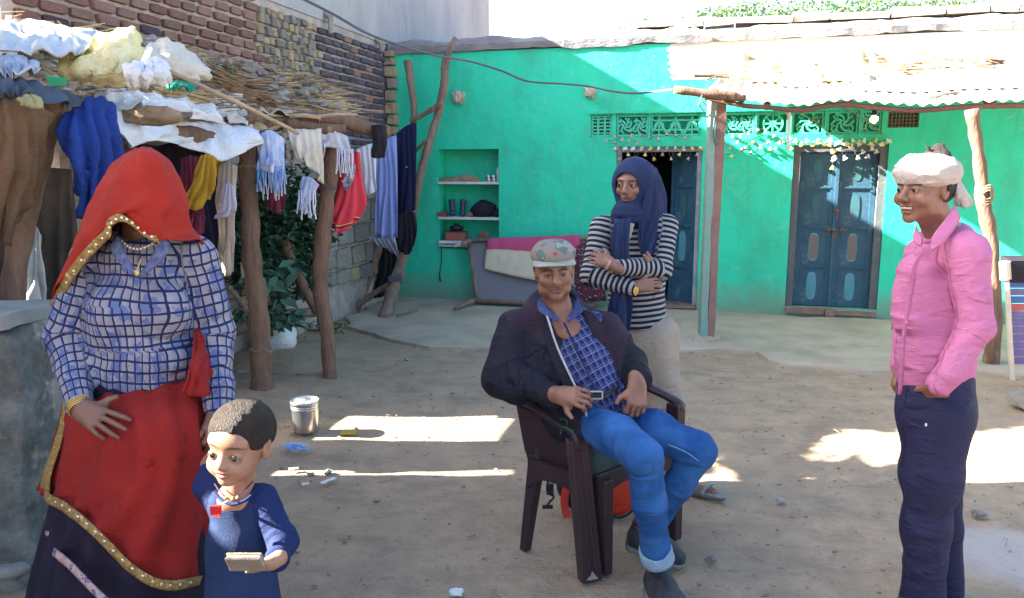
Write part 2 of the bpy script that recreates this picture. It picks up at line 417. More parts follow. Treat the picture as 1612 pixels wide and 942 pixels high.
m_brick = [mat('brick_red', (0.26, 0.13, 0.105), (0.20, 0.10, 0.085), 10, 0.9, 1.0, 50, rand=0.25, c3=(0.33, 0.29, 0.28), s3=14, a3=0.53, w3=0.15),
           mat('brick_orange', (0.31, 0.185, 0.14), (0.25, 0.145, 0.11), 10, 0.9, 1.0, 50, rand=0.25, c3=(0.37, 0.32, 0.30), s3=14, a3=0.53, w3=0.15),
           mat('brick_purple', (0.105, 0.075, 0.10), (0.075, 0.06, 0.085), 10, 0.9, 1.0, 50, rand=0.25),
           mat('brick_pink', (0.34, 0.20, 0.175), (0.28, 0.16, 0.145), 10, 0.9, 1.0, 50, rand=0.2, c3=(0.42, 0.38, 0.36), s3=12, a3=0.55, w3=0.15)]
m_stone = [mat('grey_stone', (0.30, 0.29, 0.27), (0.21, 0.20, 0.19), 7, 0.95, 1.3, 25, rand=0.2),
           mat('yellow_stone', (0.44, 0.36, 0.24), (0.33, 0.27, 0.20), 7, 0.95, 1.3, 25, rand=0.2)]
m_block = mat('weathered_block', (0.21, 0.215, 0.20), (0.055, 0.06, 0.06), 6, 0.95, 2.5, 14, c3=(0.36, 0.33, 0.28), s3=6, a3=0.55, w3=0.12)
m_wood = mat('grey_wood', (0.27, 0.20, 0.16), (0.17, 0.12, 0.095), 7, 0.85, 1.2, 30, stretch=(2.5, 2.5, 0.5))
m_wood2 = mat('brown_bark', (0.22, 0.135, 0.095), (0.13, 0.078, 0.055), 8, 0.85, 1.4, 26, stretch=(2.5, 2.5, 0.45), c3=(0.34, 0.22, 0.13), s3=6, a3=0.62, w3=0.1)
m_wood3 = mat('pale_stick', (0.50, 0.38, 0.26), (0.36, 0.26, 0.17), 9, 0.85, 0.8, 30, rand=0.25)
m_door = mat('blue_door_paint', (0.022, 0.075, 0.135), (0.035, 0.10, 0.155), 5, 0.55, 0.5, 25, c3=(0.12, 0.17, 0.19), s3=9, a3=0.60, w3=0.12)
m_doorframe = mat('dark_door_frame', (0.075, 0.10, 0.13), (0.12, 0.12, 0.125), 8, 0.6, 0.6, 30, c3=(0.20, 0.15, 0.13), s3=6, a3=0.62, w3=0.1)
m_medal = [mat('pale_blue_medallion', (0.08, 0.27, 0.36), None, 12, 0.6), mat('brown_medallion', (0.20, 0.12, 0.10), (0.10, 0.14, 0.17), 14, 0.6), mat('teal_medallion', (0.03, 0.13, 0.14), (0.04, 0.09, 0.13), 12, 0.6), mat('dim_blue_medallion', (0.045, 0.15, 0.21), (0.03, 0.10, 0.16), 12, .6)]
m_medrim = mat('medallion_rim', (0.14, 0.28, 0.33), None, 12, 0.6)
m_sill = mat('red_brown_threshold', (0.26, 0.17, 0.145), (0.18, 0.12, 0.10), 7, 0.85, 0.8, 30)
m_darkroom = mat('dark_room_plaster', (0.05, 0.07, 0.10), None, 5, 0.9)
m_tin = mat('corrugated_tin', (0.60, 0.58, 0.55), (0.48, 0.42, 0.37), 3, 0.5, 0.3, 20, metal=0.3, c3=(0.33, 0.19, 0.13), s3=2.2, a3=0.60, w3=0.2)
m_rust = mat('rusty_underside', (0.20, 0.10, 0.08), (0.13, 0.07, 0.06), 6, 0.8, 0.5, 30)
m_straw = mat('straw', (0.58, 0.47, 0.28), (0.42, 0.32, 0.18), 20, 0.9, 0.5, 60, rand=0.2)
m_straw2 = mat('dry_twigs', (0.33, 0.24, 0.16), (0.22, 0.155, 0.10), 20, 0.9, 0.5, 60)
m_white = mat('white_plastic_sack', (0.72, 0.72, 0.72), (0.58, 0.60, 0.64), 8, 0.6, 0.8, 60, wr=.014)
m_tarp = mat('pale_blue_tarpaulin', (0.60, 0.66, 0.76), (0.72, 0.74, 0.80), 10, 0.55, 1.0, 60, wr=.010)
m_cream = mat('cream_cloth', (0.60, 0.56, 0.48), (0.50, 0.46, 0.40), 5, 0.9, 0.6, 60, wr=.010)
m_yellow = mat('yellow_sack', (0.72, 0.62, 0.22), (0.70, 0.66, 0.42), 4, 0.7, 0.8, 60, wr=.016)
m_steel = mat('stainless_steel', (0.60, 0.60, 0.60), None, 5, 0.28, metal=0.95)
m_wire = mat('black_cable', (0.10, 0.115, 0.135), None, 5, 0.6)
m_black = mat('black_cloth', (0.012, 0.012, 0.018), (0.02, 0.018, 0.028), 6, 0.9, 0.5, 40)
m_leaf = mat('leaf_green', (0.045, 0.11, 0.035), (0.075, 0.15, 0.04), 3, 0.55, rand=0.3)
m_leaf2 = mat('dark_leaf_green', (0.020, 0.065, 0.035), (0.035, 0.095, 0.045), 3, 0.5, rand=0.3)
m_leaf3 = mat('pale_vine_leaf', (0.11, 0.22, 0.07), (0.16, 0.27, 0.10), 3, 0.55, rand=0.3)

# ------------------------------------------------------------------ ground
def make_ground():
    a = np.concatenate([-np.geomspace(300, 6.2, 14), np.linspace(-6, 6.5, 190), np.geomspace(6.8, 300, 14)])
    b = np.concatenate([-np.geomspace(60, 1.2, 7), np.linspace(-1, 10.5, 190), np.geomspace(11, 400, 16)])
    X, Y = np.meshgrid(a, b); P = np.stack([X, Y, X * 0], -1)
    Z = fbm(P * 0.9, 3, 5) * 0.02 + fbm(P * 5, 3, 9) * 0.008
    far = np.clip((np.maximum(np.abs(X), np.abs(Y - 5)) - 8) / 6, 0, 1); Z = Z * (1 - far) - 0.012
    # earth heaped round the feet of the shed posts
    for (px, py, r, h) in ((412, 625, 0.35, 0.05), (518, 602, 0.25, 0.035), (440, 560, 0.5, 0.07), (360, 620, 0.6, 0.05)):
        g = G(px, py); Z += h * np.exp(-((X - g.x) ** 2 + (Y - g.y) ** 2) / r ** 2)
    V = np.stack([X, Y, Z], -1).reshape(-1, 3); nr, nc = X.shape; idx = np.arange(nr * nc).reshape(nr, nc)
    Fc = np.stack([idx[:-1, :-1], idx[:-1, 1:], idx[1:, 1:], idx[1:, :-1]], -1).reshape(-1, 4)
    mk('ground', V, Fc, m_ground, smooth=True, kind='structure')
make_ground()
def flat_polygon(name, pts, z, th, m, wob=0.05, seed=0, **kw):
    """raised slab with a wandering, rounded edge"""
    P = np.array([(p[0], p[1]) for p in pts]); S = []
    for i in range(len(P)):
        a, b = P[i], P[(i + 1) % len(P)]; n = max(2, int(np.linalg.norm(b - a) / 0.12))
        for k in range(n): S.append(a + (b - a) * k / n)
    S = np.array(S); nz_ = fbm(np.c_[S * 1.3, S[:, :1] * 0 + seed], 3, seed) * wob * 2 + fbm(np.c_[S * 7, S[:, :1] * 0], 2, seed) * wob * 0.4
    c = S.mean(0); dr = (S - c); dr /= np.linalg.norm(dr, axis=1, keepdims=True); S = S + dr * nz_[:, None]
    n = len(S); V = []; 
    for k, (ins, zz) in enumerate(((0.0, z - 0.03), (-0.012, z + th * 0.55), (-0.05, z + th * 0.9), (-0.14, z + th))):
        Q = S + dr * ins
        for q in Q: V.append((q[0], q[1], zz))
    Fc = []
    for k in range(3):
        for i in range(n): j = (i + 1) % n; Fc.append((k * n + i, k * n + j, (k + 1) * n + j, (k + 1) * n + i))
    Fc.append(tuple(3 * n + i for i in range(n)))
    return mk(name, V, Fc, m, **kw)
# plastered apron in front of the house
ap = [HW(-0.1, 0.0, 0), HW(9.5, 0.0, 0), G(1612 + 500, 640), G(1640, 600), G(1560, 592), G(1380, 588), G(1240, 582), G(1180, 560), G(1130, 550), G(1050, 552), G(860, 548), G(700, 548), G(600, 530), G(545, 500)]
flat_polygon('plaster_apron', [(p.x, p.y) for p in ap], 0.0, 0.02, m_plaster, 0.12, 3, kind='structure')
# ------------------------------------------------------------------ wall with holes
def wall_cells(mb, us, zs, holes, v0, v1, reveal=True):
    """vertical wall between planes v0 (front) and v1 (back), cut into cells; holes = set of (i,j)"""
    nu, nz_ = len(us) - 1, len(zs) - 1
    solid = lambda i, j: 0 <= i < nu and 0 <= j < nz_ and (i, j) not in holes
    for i in range(nu):
        for j in range(nz_):
            if not solid(i, j): continue
            a, b, c, d = us[i], us[i + 1], zs[j], zs[j + 1]
            mb.quad(HW(a, v0, c), HW(b, v0, c), HW(b, v0, d), HW(a, v0, d))
            mb.quad(HW(b, v1, c), HW(a, v1, c), HW(a, v1, d), HW(b, v1, d))
            if not solid(i - 1, j): mb.quad(HW(a, v1, c), HW(a, v0, c), HW(a, v0, d), HW(a, v1, d))
            if not solid(i + 1, j): mb.quad(HW(b, v0, c), HW(b, v1, c), HW(b, v1, d), HW(b, v0, d))
            if not solid(i, j - 1): mb.quad(HW(a, v0, c), HW(a, v1, c), HW(b, v1, c), HW(b, v0, c))
            if not solid(i, j + 1): mb.quad(HW(a, v0, d), HW(b, v0, d), HW(b, v1, d), HW(a, v1, d))
def cut(rects, u0, u1, z0, z1):
    us = sorted({round(x, 4) for r in rects for x in r[:2]} | {u0, u1}); zs = sorted({round(x, 4) for r in rects for x in r[2:]} | {z0, z1})
    holes = set()
    for i in range(len(us) - 1):
        for j in range(len(zs) - 1):
            cu, cz = (us[i] + us[i + 1]) / 2, (zs[j] + zs[j + 1]) / 2
            if any(r[0] < cu < r[1] and r[2] < cz < r[3] for r in rects): holes.add((i, j))
    return us, zs, holes
def R4(x0, y0, x1, y1):
    u0, z1 = onwall(x0, (y0)); u1, _ = onwall(x1, y0); um = (x0 + x1) / 2
    _, z1 = onwall(um, y0); _, z0 = onwall(um, y1)
    return (round(u0, 4), round(u1, 4), round(max(z0, 0.0), 4), round(z1, 4))
house = thing('green_house', 'bright green plastered house with blue doors, pierced screens and a niche of shelves', 'house', HW(3, 0, 0))
TOP = 3.05
WU = 9.0
niche = R4(690, 235, 785, 392)
door1 = R4(971, 232, 1106, 487); door2 = R4(1250, 228, 1400, 490)
door1 = (door1[0], door1[1], 0.0, door1[3]); door2 = (door2[0], door2[1], 0.10, door2[3])
jz1 = onwall(1020, 180)[1]; jz0 = onwall(1020, 215)[1]
jx = [(930, 963), (970, 1021), (1024, 1103), (1136, 1188), (1191, 1242), (1246, 1298), (1301, 1352), (1355, 1388)]
jal = [(onwall(a, 200)[0], onwall(b, 200)[0], jz0, jz1) for a, b in jx]
jal2 = (onwall(1397, 200)[0], onwall(1446, 200)[0], jz0 + 0.06, jz1 - 0.02)
mb = MB(); us, zs, holes = cut([niche, door1, door2, *jal, jal2], -0.02, WU, 0.0, 2.90)
wall_cells(mb, us, zs, holes, 0.0, 0.30)
mb.out('wall', m_green, house)
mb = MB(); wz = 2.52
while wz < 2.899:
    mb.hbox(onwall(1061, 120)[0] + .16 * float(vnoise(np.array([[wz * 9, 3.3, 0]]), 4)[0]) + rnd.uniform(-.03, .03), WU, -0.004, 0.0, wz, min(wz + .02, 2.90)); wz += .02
mb; mb.out('painted_sun_band', mat('sunlit_wall_white', (0.74, 0.74, 0.70), (0.62, 0.62, 0.58), 4, 0.9, 0.8, 20), house)  # white colour stands in for full sunlight on the green upper wall
# niche back, side rooms, roof slab
mb = MB(); mb.hbox(niche[0] - .02, niche[1] + .02, 0.27, 0.295, niche[2] - .02, niche[3] + .02)
mb.out('niche_back', m_green, house)
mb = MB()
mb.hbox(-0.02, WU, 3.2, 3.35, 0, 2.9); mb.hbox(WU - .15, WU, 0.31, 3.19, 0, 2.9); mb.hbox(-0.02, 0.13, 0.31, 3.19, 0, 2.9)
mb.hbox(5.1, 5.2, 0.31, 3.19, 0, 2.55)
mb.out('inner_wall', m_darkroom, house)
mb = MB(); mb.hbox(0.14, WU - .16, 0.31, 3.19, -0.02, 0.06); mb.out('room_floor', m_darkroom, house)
mb = MB(); mb.hbox(0.0, WU, 0.05, 3.3, 2.905, 2.99); mb.out('roof', m_coping, house)
# rough cement coping, each lump of it leaning a little differently, and stones on the parapet
def lump_box(mbx, u0, u1, v0, v1, z0, z1, j=0.012): mbx.hbox(u0, u1, v0, v1, z0, z1, j)
def rough_strip(name, u0, u1, z0, z1, m, amp=0.02, seed=0, v0=-0.03, v1=0.34, parent=None):
    n = max(4, int((u1 - u0) / 0.05)); U = np.linspace(u0, u1, n); mb = MB(); V = []
    nz0 = fbm(np.c_[U * 4, U * 0 + seed, U * 0], 3, seed) * amp; nz1 = fbm(np.c_[U * 3, U * 0 + seed + 9, U * 0], 4, seed + 4) * amp * 1.5
    nv = fbm(np.c_[U * 5, U * 0 + seed + 5, U * 0], 3, seed + 2) * amp * 0.6
    sec = lambda i: [(v1, z0 + nz0[i]), (v0 + nv[i], z0 + nz0[i]), (v0 - .012 + nv[i], (z0 + z1) / 2), (v0 + .02 + nv[i], z1 + nz1[i] - .015), (v0 + .07, z1 + nz1[i]), (v1 - .04, z1 + nz1[i] * .7), (v1, z1 - .03)]
    k = 7
    for i, u in enumerate(U):
        for (v, z) in sec(i): V.append(HW(u, v, z))
    Fc = [(i * k + j, i * k + (j + 1) % k, (i + 1) * k + (j + 1) % k, (i + 1) * k + j) for i in range(n - 1) for j in range(k)]
    Fc += [tuple(range(k))[::-1], tuple((n - 1) * k + j for j in range(k))]
    return mk(name, V, Fc, m, parent)
rough_strip('coping', 0.0, WU, 2.905, 3.05, m_coping, 0.03, 1, parent=house)
m_pst = mat('pale_parapet_stone', (0.52, 0.47, 0.40), (0.40, 0.34, 0.28), 6, 0.95, 1.3, 25, rand=0.2)
u = 2.9; k = 0
while u < WU - 0.3:
    L_ = rnd.uniform(0.22, 0.6); mb = MB(); hh = rnd.uniform(0.05, 0.09)
    mb.hbox(u, u + L_ - .015, 0.0, 0.3, 3.07, 3.07 + hh, 0.012)
    mb.out('parapet_stone', m_pst, house); u += L_
for (px, py, s) in ((720, 153, 1.0), (928, 145, 0.9)):
    u, z = onwall(px, py, -0.05); mb = MB(); mb.blob(HW(u, -0.03, z), (0.075 * s, 0.11, 0.075 * s), 10, 7, 0.22, 5)
    mb.out('stone_peg', m_pst, house, smooth=False)
mb = MB(); mb.blob(HW(onwall(720, 153)[0] + .075, -0.02, onwall(720, 153)[1] + .015), (0.03, .05, .045), 6, 4, .2); mb.out('stone_peg', m_pst, house)
# niche shelves
SH = []
for py in (288, 343, 386):
    u0, z = onwall(690, py); u1, _ = onwall(785, py); mb = MB()
    mb.hbox(niche[0] + .004, niche[1] - .004, -0.045, 0.262, z - 0.014, z + 0.014); SH.append(z + 0.014)
    mb.out('shelf', mat('white_shelf_%d' % py, (0.62, 0.66, 0.66), (0.45, 0.48, 0.48), 8, 0.7, 0.4, 30), house)
# pierced screens
def ribbon(mbx, pts, w, v0, v1):
    """flat cast bar following pts (u,z) between planes v0..v1"""
    n = len(pts); V = []
    for i, (u, z) in enumerate(pts):
        a = pts[max(i - 1, 0)]; b = pts[min(i + 1, n - 1)]; dx, dz = b[0] - a[0], b[1] - a[1]; l = math.hypot(dx, dz) or 1
        nx, nz2 = -dz / l * w / 2, dx / l * w / 2
        V += [HW(u + nx, v0, z + nz2), HW(u - nx, v0, z - nz2), HW(u - nx, v1, z - nz2), HW(u + nx, v1, z + nz2)]
    Fc = [(i * 4 + j, i * 4 + (j + 1) % 4, (i + 1) * 4 + (j + 1) % 4, (i + 1) * 4 + j) for i in range(n - 1) for j in range(4)]
    Fc += [(0, 1, 2, 3), ((n - 1) * 4 + 3, (n - 1) * 4 + 2, (n - 1) * 4 + 1, (n - 1) * 4)]
    mbx.add(V, Fc)
def spiral(cx, cz, r, t0, turns, sgn=1, n=14):
    return [(cx + r * (1 - i / n * 0.85) * math.cos(t0 + sgn * turns * 2 * math.pi * i / n), cz + r * (1 - i / n * 0.85) * math.sin(t0 + sgn * turns * 2 * math.pi * i / n)) for i in range(n + 1)]
for k, (a, b, c, d) in enumerate(jal):
    mb = MB(); w = 0.025; v0, v1 = 0.02, 0.06; e = 0.004
    a, b, c, d = a + e, b - e, c + e, d - e
    for (p, q) in (((a, c + .01), (b, c + .01)), ((a, d - .01), (b, d - .01))): ribbon(mb, [p, q], .02, v0, v1)
    for x in (a + .01, b - .01): ribbon(mb, [(x, c + .021), (x, d - .021)], .02, v0, v1)
    hh = (d - c) / 2; cz = (c + d) / 2
    if k == 0:
        for i in range(1, 3): x = a + (b - a) * i / 3; ribbon(mb, [(x, c + .02), (x, d - .02)], .022, v0, v1)
        for i in range(1, 6): z = c + (d - c) * i / 6; ribbon(mb, [(a + .02, z), (b - .02, z)], .016, v0 + .002, v1 - .002)
    elif k in (1, 4, 5, 6, 7, 3):
        nsp = max(1, int(round((b - a) / (hh * 1.9))))
        for i in range(nsp):
            cx = a + (b - a) * (i + .5) / nsp; rr = min(hh, (b - a) / nsp / 2) * 0.95
            if k in (4,):
                ribbon(mb, [(cx + rr * .9 * math.cos(q), cz + rr * .9 * math.sin(q)) for q in np.linspace(0, 2 * math.pi, 20)], w * .8, v0, v1)
                for q in range(8): ribbon(mb, [(cx, cz), (cx + rr * math.cos(q * math.pi / 4), cz + rr * math.sin(q * math.pi / 4))], w * .7, v0 + .003, v1 - .003)
            else:
                for q in range(6):
                    t = q * math.pi / 3 + k
                    ribbon(mb, [(cx + rr * s_ * math.cos(t + s_ * 1.5), cz + rr * s_ * math.sin(t + s_ * 1.5)) for s_ in np.linspace(0.1, 1.05, 8)], w * .8, v0 + .001 * q, v1 - .001 * q)
                for sx in (-1, 1):
                    for sz_ in (-1, 1): ribbon(mb, spiral(cx + sx * rr * .7, cz + sz_ * rr * .62, rr * .34, 1.5, 0.9, sx * sz_, 9), w * .6, v0 + .004, v1 - .004)
    else:
        n2 = 3
        for i in range(n2):
            cx = a + (b - a) * (i + .5) / n2; rr = (b - a) / n2 / 2
            ribbon(mb, [(cx - rr, c + .02), (cx - rr * .3, cz), (cx, d - .03), (cx + rr * .3, cz), (cx + rr, c + .02)], w, v0, v1)
            ribbon(mb, [(cx + rr * .55 * math.cos(q), cz - .01 + rr * .5 * math.sin(q)) for q in np.linspace(0, 2 * math.pi, 14)], w * .7, v0 + .003, v1 - .003)
            ribbon(mb, [(cx, c + .02), (cx, d - .03)], w * .7, v0 + .005, v1 - .005)
        ribbon(mb, [(a + .02, cz + hh * .45), (b - .02, cz + hh * .45)], w * .7, v0 + .006, v1 - .006)
        ribbon(mb, [(a + .02, cz - hh * .45), (b - .02, cz - hh * .45)], w * .7, v0 + .006, v1 - .006)
    mb.out('pierced_screen', m_greenrib, house)
for (a, b, c, d) in jal:
    mb = MB(); mb.hbox(a - .01, b + .01, .13, .15, c - .01, d + .01); mb.out('screen_recess', m_green, house)
mb = MB(); a, b, c, d = jal2
for i in range(9): x = a + .01 + (b - a - .02) * i / 8; ribbon(mb, [(x, c), (x, d)], .014, .02, .05)
for i in range(5): z = c + .01 + (d - c - .02) * i / 4; ribbon(mb, [(a, z), (b, z)], .014, .022, .048)
mb.out('pierced_screen', mat('dusty_screen', (0.07, 0.12, 0.09), (0.12, 0.10, 0.07), 9, 0.9), house)
# thin painted drip edge above the screens and lintel band
u0 = onwall(926, 178)[0]; u1 = onwall(1395, 175)[0]
mb = MB(); mb.hbox(u0, u1, -0.028, -0.001, jz1 + .012, jz1 + .038); mb.out('drip_edge', m_green, house)

# doors ---------------------------------------------------------------
def door_leaf(u0, u1, z0, z1, v, rows, medals, parent, handle=False, ax=None, org=None, side=1):
    """panelled leaf; ax/org place an opened leaf"""
    AX = ax or (EU, EV); O = org if org is not None else HW(u0, v, 0)
    w = u1 - u0
    def bx(mbx, a, b, y0, y1, c, d):
        ctr = O + AX[0] * ((a + b) / 2) + AX[1] * ((y0 + y1) / 2) + Vector((0, 0, (c + d) / 2))
        mbx.box(ctr, (b - a, y1 - y0, d - c), (AX[0], AX[1], Vector((0, 0, 1))))
    mb = MB(); st = 0.05
    bx(mb, 0, st, 0, .035, z0, z1); bx(mb, w - st, w, 0, .035, z0, z1)
    rz = [z0 + (z1 - z0) * r for r in rows]
    for i, z in enumerate(rz):
        hgt = 0.045
        lo = max(z - hgt / 2, z0); hi = min(z + hgt / 2, z1)
        bx(mb, st, w - st, 0.002, .033, lo, hi)
        if 0 < i < len(rz) - 1: bx(mb, st, w - st, -0.008, .001, z - .006, z + .006)
    leaf = mb.out('door_leaf', m_door, parent)
    for i in range(len(rz) - 1):
        mb = MB(); bx(mb, st, w - st, 0.014, .026, rz[i] + .023, rz[i + 1] - .023); p = mb.out('panel', m_door, leaf)
        bz0, bz1 = rz[i] + .04, rz[i + 1] - .04
        cu = w / 2; hh = (bz1 - bz0) / 2 * 0.78; ww = min(.045, w * .16); cz = (bz0 + bz1) / 2
        def ov(s, y):
            return [O + AX[0] * (cu + ww * s * math.copysign(abs(math.cos(q)) ** .6, math.cos(q))) + AX[1] * y + Vector((0, 0, cz + hh * s * math.copysign(abs(math.sin(q)) ** .6, math.sin(q)))) for q in np.linspace(0, 2 * math.pi, 24, endpoint=False)]
        mi = medals[i]
        if mi is None: continue
        for nm, s1, y, mm in (('medallion_rim', 1.12, .011, m_medrim), ('medallion', 1.0, .007, m_medal[mi])):
            if nm == 'medallion_rim' and mi not in (0, 1): continue
            A = ov(s1, y); B = ov(s1, .013)
            V = A + B; n = 24
            mk(nm, V, [tuple(range(n))[::-1]] + [(i2, (i2 + 1) % n, n + (i2 + 1) % n, n + i2) for i2 in range(n)], mm, leaf)
    return leaf
def frame_box(parent, r, v0, v1, w, m, name='door_frame'):
    mb = MB(); a, b, c, d = r; e = .003
    mb.hbox(a + e, a + w, v0, v1, c, d - e); mb.hbox(b - w, b - e, v0, v1, c, d - e); mb.hbox(a + w, b - w, v0 + .002, v1 - .002, d - w, d - e)
    return mb.out(name, m, parent)
frame_box(house, door2, 0.02, 0.12, 0.075, m_doorframe)
a, b, c, d = door2; mid = (a + b) / 2
d2 = thing('double_door', 'closed blue panelled double door with padlocked hasp, below the sunlit garland', 'door', HW(mid, 0.09, c))
l1 = door_leaf(a + .08, mid - .012, c + .01, d - .085, 0.09, [0, .26, .52, .78, 1], [0, 1, 2, 3], d2)
l2 = door_leaf(mid + .002, b - .08, c + .01, d - .085, 0.09, [0, .26, .52, .78, 1], [0, 1, 2, 2], d2)
mb = MB(); mb.hbox(mid - .022, mid + .012, 0.062, .088, c + .01, d - .085); mb.out('astragal', m_door, d2)
zc = onwall(1333, 363)[1]
mb = MB(); mb.tube([HW(mid - .10, .055, zc), HW(mid + .13, .055, zc)], .008, 6); mb.hbox(mid - .07, mid - .05, .052, .085, zc - .02, zc + .02); mb.hbox(mid + .06, mid + .08, .052, .085, zc - .02, zc + .02)
mb.out('bolt', m_rust, d2)
mb = MB(); mb.hbox(mid - .018, mid + .018, .03, .05, zc - .085, zc - .045); mb.tube([HW(mid + .014 * math.cos(q), .04, zc - .045 + .03 * math.sin(q)) for q in np.linspace(0, math.pi, 8)], .004, 6)
mb.out('padlock', m_rust, d2)
mb = MB(); mb.tube([HW(mid + .01, .045, zc + .22), HW(mid + .018, .045, zc + .16), HW(mid + .012, .042, zc + .1)], .006, 6); mb.blob(HW(mid + .01, .045, zc + .2), .022, 8, 5, .1); mb.out('door_knob', m_rust, d2)
for (u0, u1, z0, z1, v) in ((a + .01, mid - .06, .035, .098, -.05), (mid + .04, b - .01, .035, .075, -.05)):
    mb = MB(); mb.hbox(u0, u1, v, .28, z0, z1, .004); mb.out('threshold', m_sill, house)
mb = MB(); mb.hbox(mid - .055, mid + .035, -.085, .28, .03, .096, .006); mb.out('threshold_stone', m_sill, house)
# door 1 : open, right leaf swung inwards
a, b, c, d = door1
frame_box(house, door1, 0.02, 0.10, 0.05, mat('grey_door_frame', (0.30, 0.33, 0.35), (0.18, 0.22, 0.25), 9, 0.7, 0.4, 30))
d1 = thing('open_door', 'blue panelled door standing ajar beside the painted pillar, behind the woman in stripes', 'door', HW(b - .06, .1, 0.07))
axo = (-EU * math.cos(R(38)) + EV * math.sin(R(38))); axn = Vector((axo.y, -axo.x, 0))
if axn.dot(EV) < 0: axn = -axn
door_leaf(0, 0.36, 0.07, d - .06, 0, [0, .24, .52, .78, 1], [None, 0, 2, 2], d1, ax=(axo, axn), org=HW(b - .055, .10, 0))
mb = MB(); mb.hbox(a + .01, b - .01, -.03, .28, .03, .066, .004); mb.out('threshold', m_sill, house)
# chalk heart on the wall
hp = []
for q in np.linspace(0, 2 * math.pi, 40):
    x = 16 * math.sin(q) ** 3; y = 13 * math.cos(q) - 5 * math.cos(2 * q) - 2 * math.cos(3 * q) - math.cos(4 * q)
    hp.append((x, y))
u0, z0 = onwall(1169, 292)
mb = MB(); ribbon(mb, [(u0 + x * .0105, z0 + y * .0098) for x, y in hp], .007, -.002, .002)
mb.out('chalk_heart', mat('chalk', (0.12, 0.62, 0.46), None, 30, 0.9), house)

# ------------------------------------------------------------------ left building: stone base, brick wall, concrete storey
lb = thing('brick_building', 'tall neighbouring building of worn brick over rough stone with a pale concrete upper wall', 'building', HW(-0.15, -2.5, 0))
VFAR, VSTEP = 4.2, onleft(410, 30)[0]
V_LOW = (4.52 - OR.y) / EV.y           # nearer than this the wall is low and the sun comes over it
V_N = (3.61 - OR.y) / EV.y
def wl_box(mbx, v0, v1, z0, z1, u0=-0.28, u1=-0.03, j=0): mbx.hbox(u0, u1, v0, v1, z0, z1, j)
mb = MB()
# backing of mortar, window by the shed and unseen slit shaped for the sun patches
vw = [(4.30 - OR.y) / EV.y, (4.82 - OR.y) / EV.y]
S1 = (3.74 - OR.y) / EV.y, (3.87 - OR.y) / EV.y
def wall_left(mbx, rects, v0, v1, z0, z1, u0=-0.28, u1=-0.03):
    vs = sorted({x for r in rects for x in r[:2]} | {v0, v1}); zs = sorted({x for r in rects for x in r[2:]} | {z0, z1})
    for i in range(len(vs) - 1):
        for j in range(len(zs) - 1):
            cv, cz = (vs[i] + vs[i + 1]) / 2, (zs[j] + zs[j + 1]) / 2
            if not any(r[0] < cv < r[1] and r[2] < cz < r[3] for r in rects): mbx.hbox(u0, u1, vs[i], vs[i + 1], zs[j], zs[j + 1])
wall_left(mb, [], V_LOW, 0.35, 2.12, 3.02)
wall_left(mb, [(vw[0], vw[1], .93, 1.66), (S1[0], S1[1], .98, 1.80)], V_N, 0.35, -.02, 2.12)
# ragged low top
v = V_N
while v < V_LOW - .05:
    w_ = rnd.uniform(.03, .10); w_ = min(w_, V_LOW - v)
    t_ = (v - V_N) / (V_LOW - V_N); hh = 2.14 + 0.10 * t_ + rnd.uniform(-.02, .14)
    mb.hbox(-.28, -.03, v, v + w_, 2.12, hh); v += w_
HD = (2.33 - OR.y) / EV.y, (2.49 - OR.y) / EV.y
wall_left(mb, [(HD[0], HD[1], 3.46, 3.57), (HD[0] + .05, HD[1] + .03, 3.64, 3.69)], V_N - 1.75, V_N, -.02, 4.15); wall_left(mb, [], V_N - 2.02, V_N - 1.75, -.02, 2.12); wall_left(mb, [], V_N - 5.5, V_N - 2.02, -.02, 4.15)  # unseen near wall, height set for shade, gap and holes added for sun spots
mb.out('mortar_backing', m_mortar, lb)
mb = MB(); wall_left(mb, [], VSTEP, 0.35, 3.021, 4.12, -.28, -.015); wall_left(mb, [], 0.351, VFAR, 1.0, 4.62, -.28, -.015)
wall_left(mb, [], V_LOW, VSTEP - .001, 3.021, 4.12, -.26, -.035)
mb.out('concrete_wall', m_conc, lb)
# bricks and stones of the face, one object each
def rock_mesh(name, seed, m_):
    """unit-cube-ish rough stone sharing its mesh"""
    mbx = MB(); st = rnd.getstate(); rnd.seed(seed)
    V = []; n = 8
    for (y, s) in ((-.5, .86), (-.40, .97), (.5, 1.0)):
        for k in range(n):
            q = 2 * math.pi * (k + .5) / n; cx = math.copysign(abs(math.cos(q)) ** .26, math.cos(q)); cz = math.copysign(abs(math.sin(q)) ** .26, math.sin(q))
            V.append((cx * .5 * s * rnd.uniform(.86, 1.04), y + rnd.uniform(-.06, .06), cz * .5 * s * rnd.uniform(.86, 1.04)))
    Fc = [(i * n + k, (i + 1) * n + k, (i + 1) * n + (k + 1) % n, i * n + (k + 1) % n) for i in range(2) for k in range(n)] + [tuple(range(n))]
    rnd.setstate(st)
    me = bpy.data.meshes.new(name); me.from_pydata(V, [], Fc); me.update(); me.materials.append(m_); return me
def piece(name, me, pos, size, parent, tilt=0.0, zr=None):
    o = bpy.data.objects.new(name, me); C.objects.link(o); o.parent = parent; o.location = pos - ORG[parent.name]
    o.scale = size; o.rotation_euler = (rnd.uniform(-tilt, tilt), rnd.uniform(-tilt, tilt), (R(90) - YAW) if zr is None else zr); ORG[o.name] = pos
    return o
brick_me = [rock_mesh('brick', 10 + i, m_brick[[0, 0, 1, 1, 2, 3, 3, 0][i]]) for i in range(8)]
stone_me = [rock_mesh('stone', 40 + i, m_stone[[0, 0, 1, 0, 1][i]]) for i in range(5)]
